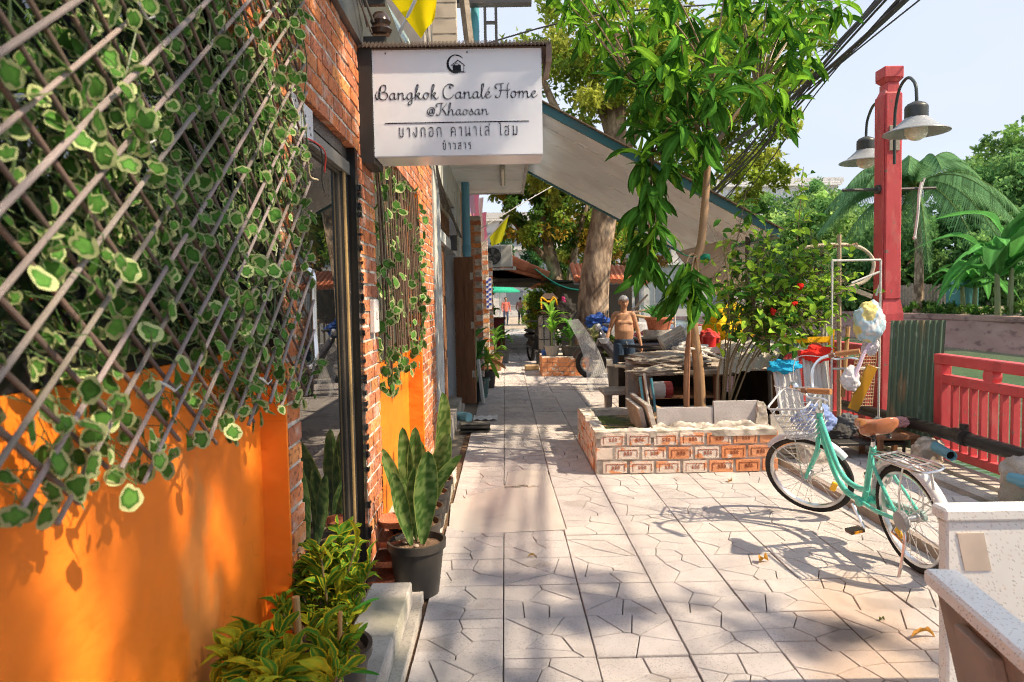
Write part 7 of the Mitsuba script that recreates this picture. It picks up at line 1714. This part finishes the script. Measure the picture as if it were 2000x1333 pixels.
# small tiled roof on posts beside the trunk
sr = thing('small_pavilion', 'small open shed with orange tiled eave and white posts beside the trunk', 'shed')
for i in range(14): part(sr, 'tile', tube([(1.7 + i * .125, 16.9, 1.95 - .008 * i), (1.72 + i * .125, 18.2, 2.35 - .008 * i)], .068, 7, sx=1.0), 'terracotta', uv=(tr.uniform(), .5))
part(sr, 'ceiling', vf((np.array([[x, y, z + d] for x in (1.65, 3.45) for y, z in ((16.95, 1.82), (18.2, 2.22)) for d in (0, .05)]), BOXF)), 'matte', (.30, .31, .30), smooth=False)
for x in (3.02, 3.24): part(sr, 'post', bx(x, x + .06, 17.0, 17.06, 0, 1.85), 'matte', (.55, .56, .55), smooth=False)
part(sr, 'fence', join([bx(2.4 + .12 * i, 2.47 + .12 * i, 16.2, 16.23, 0, 1.0 + .05 * math.sin(i)) for i in range(9)]), 'matte', (.48, .50, .50), smooth=False)
part(sr, 'back_wall', bx(1.5, 3.6, 19.2, 19.3, 0, 1.9), 'matte', (.10, .085, .07), smooth=False)
solo('blue_tarpaulin', 'deep blue tarpaulin heap behind the head of the elderly man', 'tarpaulin', cloth((1.95, 14.9, .98), (.28, .2, .20), 83, .3), 'plain', (.03, .08, .30), True)
for i, (a, b, c, lab) in enumerate((((2.3, 14.2, 1.20), (3.3, 14.0, .98), (.50, .34, .17), 'tan bamboo pole slanting over the concrete ring planter'), ((2.3, 14.6, 1.15), (3.2, 14.6, 1.28), (.42, .27, .18), 'brown pole lying level behind the elderly man'), ((2.45, 14.8, 1.05), (2.95, 14.8, 1.55), (.18, .13, .10), 'dark stick sticking up behind the elderly man'), ((3.16, 13.3, 0), (3.15, 13.3, 1.25), (.55, .50, .42), 'pale upright stick right of the concrete ring'))):
    solo('stick', lab, 'stick', tube([a, b], .03 if i == 0 else .02, 8), 'satin', c)
solo('pink_flowers', 'pink flowers between the elderly man and the concrete ring', 'flowers', *(lambda q: (q[0], 'far_leaf', q[1], False))(foliage([((2.52, 13.7, .85), (.08, .1, .25))], 160, .07, [(.6, .05, .16), (.45, .04, .12), (.08, .2, .05)])))
solo('grey_barrel', 'pale grey drum standing behind the left arm of the elderly man', 'drum', lathe([(.001, 0), (.25, 0), (.26, .02), (.26, .95), (.25, .98), (.001, .98)], 28, (2.62, 14.6, 0)), 'matte', (.46, .47, .48))
# pale hoardings and tables of the canal-side stalls far along the walk
for i, (x0, x1, y, z0, z1, c, lab) in enumerate(((2.9, 3.5, 15.5, .5, 1.05, (.62, .62, .62), 'white stall panel behind the red can'), (3.0, 3.65, 11.8, .55, 1.0, (.60, .58, .55), 'pale stall table front behind the seated person'), (2.2, 3.4, 20.5, .3, 1.8, (.40, .42, .46), 'grey stall screen far along the canal walk'))):
    k = thing('stall_panel', lab, 'panel'); part(k, 'board', bx(x0, x1, y, y + .04, z0, z1), 'matte', c, smooth=False); part(k, 'legs', join([bx(x, x + .05, y + .05, y + .10, 0, z0 + .2) for x in (x0 + .02, x1 - .07)]), 'matte', (.25, .25, .25), smooth=False)

# palm
pm = thing('coconut_palm', 'coconut palm with drooping feathery fronds on the far bank', 'palm')
PB = np.array([22.0, 38.0, .4]); PT = np.array([21.7, 38.0, 7.1])
part(pm, 'trunk', tube([PB, (PB + PT) / 2 + [.15, 0, 0], PT], (.27, .19, .16), 12, n=8), 'bark')
for i in range(30):
    a = i * 2.4 + tr.normal(0, .15); el = (.95, .6, .3, -.05)[i % 4] + tr.normal(0, .1); L = tr.uniform(4.6, 6.2); d = np.array([math.cos(a), math.sin(a), 0.0])
    t = np.linspace(0, 1, 26); P_ = PT + d * (L * np.cos(el) * t)[:, None] + np.array([0, 0, 1.0]) * (L * (np.sin(el) * t - (.55 + .25 * math.cos(el)) * t ** 2.2))[:, None]
    its = [(tube(P_, (.045, .008), 5), np.array([.14, .20, .06]))]
    tang = np.gradient(P_, axis=0); tang /= np.linalg.norm(tang, axis=1, keepdims=True)
    for j in range(2, 26):
        for s in (-1, 1):
            for h in (0, .5):
                q = P_[j] * (1 - h) + P_[min(j + 1, 25)] * h; sd = np.cross(tang[j], [0, 0, 1]) * s; l = 1.25 * math.sin(math.pi * min(1, .12 + t[j] * .86)) ** .6
                e = q + (sd * .75 + tang[j] * .45 + np.array([0, 0, -.65])) * l * tr.uniform(.8, 1.1); wv = tang[j] * .065
                its.append(((np.array([q - wv, q + wv, e]), np.array([[0, 1, 2]])), np.array([.13, .27, .12]) * tr.uniform(.6, 1.5)))
    m, c = cjoin(its); part(pm, 'frond', m, 'far_leaf', c, False)
# banana plants
for bi_, (bx_, by_, hs, lab) in enumerate(((21.75, 31.0, 1.45, 'banana plant with broad glossy leaves at the right edge of the far bank'), (22.3, 34.2, 1.0, 'lower banana clump between the palm and the right edge'))):
    k = thing('banana_plant', lab, 'banana plant')
    part(k, 'stem', join([tube([(bx_ + o, by_, .3), (bx_ + o * 1.3, by_, 1.5 * hs + .3)], (.14, .09), 10) for o in (-.3, .2)]), 'satin', (.16, .20, .08))
    for i in range(22):
        a = i * 2.4; el = tr.uniform(-.1, 1.15); d = np.array([math.cos(a) * math.cos(el), math.sin(a) * math.cos(el), math.sin(el)]); L = tr.uniform(1.3, 2.3) * hs; b = np.array([bx_ + tr.choice([-.35, .25]), by_, 1.6 * hs + tr.uniform(-.3, .5)])
        g = np.array([.09, .28, .07]) * tr.uniform(.6, 1.5); m, c = strap(b, b + d * L, L * .30, (-d[0], -d[1], 1.4), .10, .18, g, 14, .45, tr.uniform(-25, 25), .06, tr, .7, g * 1.1, g * 1.8); part(k, 'leaf', m, 'leaf', c, True)
for i, (bl, n, lab) in enumerate(((((24, 44, 3.5), (3, 3, 3.0)), 5200, 'rounded tree left of the palm on the far bank'), (((23.0, 52, 5.5), (3.5, 3, 3.2)), 4600, 'dark tree behind the left palm fronds'), (((31, 48, 6.2), (4.5, 3.5, 3.6)), 6500, 'broad tree right behind the palm'),
        (((37, 50, 9.6), (4.2, 3.5, 3.6)), 6500, 'tallest airy tree at the right edge'), (((29, 40, 3.2), (3.5, 2.5, 2.6)), 4800, 'dark tree low behind the banana plant'), (((36, 42, 4.2), (4.5, 3, 3.6)), 5200, 'leafy tree at the right edge behind the banana'), (((27, 62, 7.5), (5, 3.5, 3.4)), 5000, 'pale far tree between palm and lamp post'), (((22.5, 46, 2.2), (2.0, 3, 1.9)), 3000, 'low bush at the foot of the left trees'), (((44, 60, 9), (6, 4, 4.5)), 5000, 'distant tree beyond the right edge trees'), (((20.0, 58, 6.0), (3.5, 3, 3.8)), 5200, 'pale tree between the apartment block and the lamp post'), (((34, 45, 7.4), (3.4, 3, 3.2)), 5200, 'bright tree just right of the palm crown'), (((25.5, 47, 3.4), (3.2, 2, 3.0)), 5200, 'dark leafy tree directly behind the palm trunk'))):
    c, rd = np.array(bl[0]), np.array(bl[1]); bs_ = [(c, rd), (c + [rd[0] * .7, 0, -rd[2] * .4], rd * .65), (c + [-rd[0] * .7, .5, -rd[2] * .35], rd * .62), (c + [.3, 0, rd[2] * .55], rd * .55)]
    tree('bank_tree', lab, [(c[0], c[1], .3), (c[0] + .2, c[1], c[2])], (.3, .15), [([(c[0], c[1], c[2] * .5), (c[0] + rd[0] * .4, c[1], c[2] + .4)], (.15, .05)), ([(c[0], c[1], c[2] * .6), (c[0] - rd[0] * .4, c[1], c[2] + .2)], (.14, .05))], bs_, n * 2, .42, [[(.16, .33, .11), (.24, .42, .14), (.10, .23, .08)], [(.23, .39, .11), (.32, .48, .15), (.14, .28, .09)]][i % 2], group='trees on the far bank', w=.55)
tree('bank_grass', 'rough green grass and weeds along the top of the far bank', None, None, None, [((22.0 + .4 * (i % 2), 24 + 1.1 * i, .65), (.5, 1.0, .30)) for i in range(34)], 9000, .22, [(.12, .26, .05), (.18, .32, .07), (.07, .16, .04)], 'grass')
labels['bank_grass']['kind'] = 'stuff'
wfn = thing('bank_fence', 'grey brown plank fence under the palm on the far bank', 'fence')
for i in range(22): part(wfn, 'plank', bx(22.8, 22.84, 37 + i * .30, 37.26 + i * .30, .5, 1.9 + tr.normal(0, .06)), 'grey_wood', smooth=False)
tb = thing('teal_bin', 'teal container with a pale ring emblem on the far bank', 'container'); part(tb, 'body', rbox(22.2, 23.0, 34.6, 36.0, .5, 2.2, .06), 'satin', (.05, .26, .26), smooth=False)
part(tb, 'emblem', join([tube([(22.19, 35.3 + .36 * math.cos(t), 1.75 + .36 * math.sin(t)) for t in np.linspace(0, 2 * np.pi, 25)], .025, 5, cap=False), bx(22.185, 22.2, 35.15, 35.45, 1.70, 1.95)]), 'plain', (.40, .62, .64), smooth=False)
# white apartment block far off, and a low white one beyond the alley
def block(name, label, x0, x1, y0, y1, h, nx, nz, col):
    k = thing(name, label, 'building'); part(k, 'wall', bx(x0, x1, y0, y1, 0, h), 'matte', col, smooth=False)
    for i in range(nx):
        for j in range(nz):
            cx_ = x0 + (i + .5) * (x1 - x0) / nx; z = 1.0 + (j + .0) * (h - 1) / nz; w_ = (x1 - x0) / nx * .32
            q = part(k, 'window', bx(cx_ - w_, cx_ + w_, y0 - .12, y0 + .05, z, z + (h - 1) / nz * .55), 'matte', np.array(col) * .8, smooth=False); part(q, 'pane', bx(cx_ - w_ + .12, cx_ + w_ - .12, y0 - .15, y0 - .121, z + .12, z + (h - 1) / nz * .55 - .12), 'gloss', (.16, .19, .22), smooth=False)
    for j in range(1, nz + 1): part(k, 'ledge', bx(x0 - .2, x1 + .2, y0 - .5, y0 - .0, .75 + j * (h - 1) / nz, .95 + j * (h - 1) / nz), 'matte', np.array(col) * 1.0, smooth=False)
    part(k, 'roof', bx(x0 - .4, x1 + .4, y0 - .4, y1 + .4, h, h + .5), 'matte', np.array(col) * .9, smooth=False)
block('apartment_block', 'white apartment block with balconies glimpsed behind the left lamp', 21.0, 33.5, 72, 84, 12.6, 5, 4, (.80, .80, .80))
block('white_house', 'white house front at the sunlit end of the alley', -9, 8, 66, 74, 9, 6, 3, (.62, .61, .58))
block('low_house', 'pale house across the lane behind the round tree', 9, 18, 56, 64, 7.5, 4, 2, (.55, .54, .52))

# overhead cables
cbn = thing('cable_bundle', 'thick bundle of black overhead cables running along the canal', 'cables')
for i in range(11):
    o = np.array([tr.normal(0, .07), 0, tr.normal(0, .07)]); e = np.array([tr.normal(0, .30), 0, tr.normal(0, .34)])
    p = [np.array(q) + o * (1 + .5 * math.sin(q[1] * .9 + i)) + e * w for q, w in (((4.62, 1, 5.55), 0), ((4.62, 4.5, 5.28), .1), ((4.62, 6.5, 5.16), 0), ((4.58, 8.2, 5.0), .1), ((4.44, 10.4, 4.52), .15), ((4.36, 11.4, 4.28), .5), ((4.2, 13, 3.85), 1.0), ((3.9, 16, 3.4), 1.6))]
    part(cbn, 'cable', tube(p, .010 + .006 * (i % 3 == 0), 5, n=5), 'satin', (.03, .032, .035))
part(cbn, 'cable', tube([(4.85, 1, 5.5), (4.80, 7.6, 5.02), (4.5, 10.5, 4.55), (4.2, 16, 4.2)], .028, 6, n=6), 'satin', (.06, .065, .07))
for i, (a, b, c, lab) in enumerate((((5.6, 1, 5.6), (5.02, 8.1, 4.99), (4.42, 11.2, 4.38), 'single thin cable highest on the right of the sky'), ((-.7, 9.0, 4.50), (1.4, 9.0, 4.98), (4.6, 9.6, 5.35), 'thin cable crossing the sky from the house to the canal'), ((4.5, 10.2, 4.6), (4.3, 11.5, 4.0), (4.0, 15, 2.6), 'slack service cable dropping from the cable bundle'), ((3.6, 2, 5.4), (4.0, 9, 5.5), (4.4, 20, 5.6), 'cable passing behind the top of the mango tree'), ((3.2, 2, 5.6), (3.7, 9, 5.7), (4.3, 20, 5.8), 'upper cable behind the mango tree crown'))):
    solo('overhead_cable', lab, 'cable', tube([a, b, c], .011, 5, n=12), 'satin', (.03, .03, .035))
solo('guy_wire', 'pale wire slanting from the shop house to the big tree', 'wire', tube([(-.45, 11.8, 2.62), (.6, 12.5, 3.3), (1.9, 13.5, 4.1)], .008, 5, n=5), 'satin', (.45, .45, .45))

# the shade tree of the near canal side: stands right of the camera, out of the frame
bl = [((5.6 + tr.uniform(-2.4, 2.6), .5 + tr.uniform(-1.9, 1.3), 6.1 + tr.uniform(-.8, 1.3)), (.62, .6, .42)) for _ in range(26)]
bl += [((tr.uniform(3.3, 4.9), tr.uniform(-1.4, .5), 5.9 + tr.uniform(-.5, .6)), (.55, .55, .4)) for _ in range(8)]
tree('canal_tree', 'spreading tree on the near canal bank whose leafy shade dapples the foreground', [(5.6, -1.0, -.9), (5.5, -.9, 2.5), (5.2, -.4, 4.6)], (.3, .24, .16), [([(5.2, -.4, 4.4), (6.5, .4, 5.4), (7.6, .8, 6.2)], (.12, .04)), ([(5.2, -.4, 4.6), (4.2, .4, 5.6), (3.3, .6, 6.2)], (.12, .04)), ([(5.2, -.4, 4.6), (5.4, .4, 5.8), (5.6, 1.0, 6.6)], (.12, .04))], bl, 8600, .17, MG, w=.5)
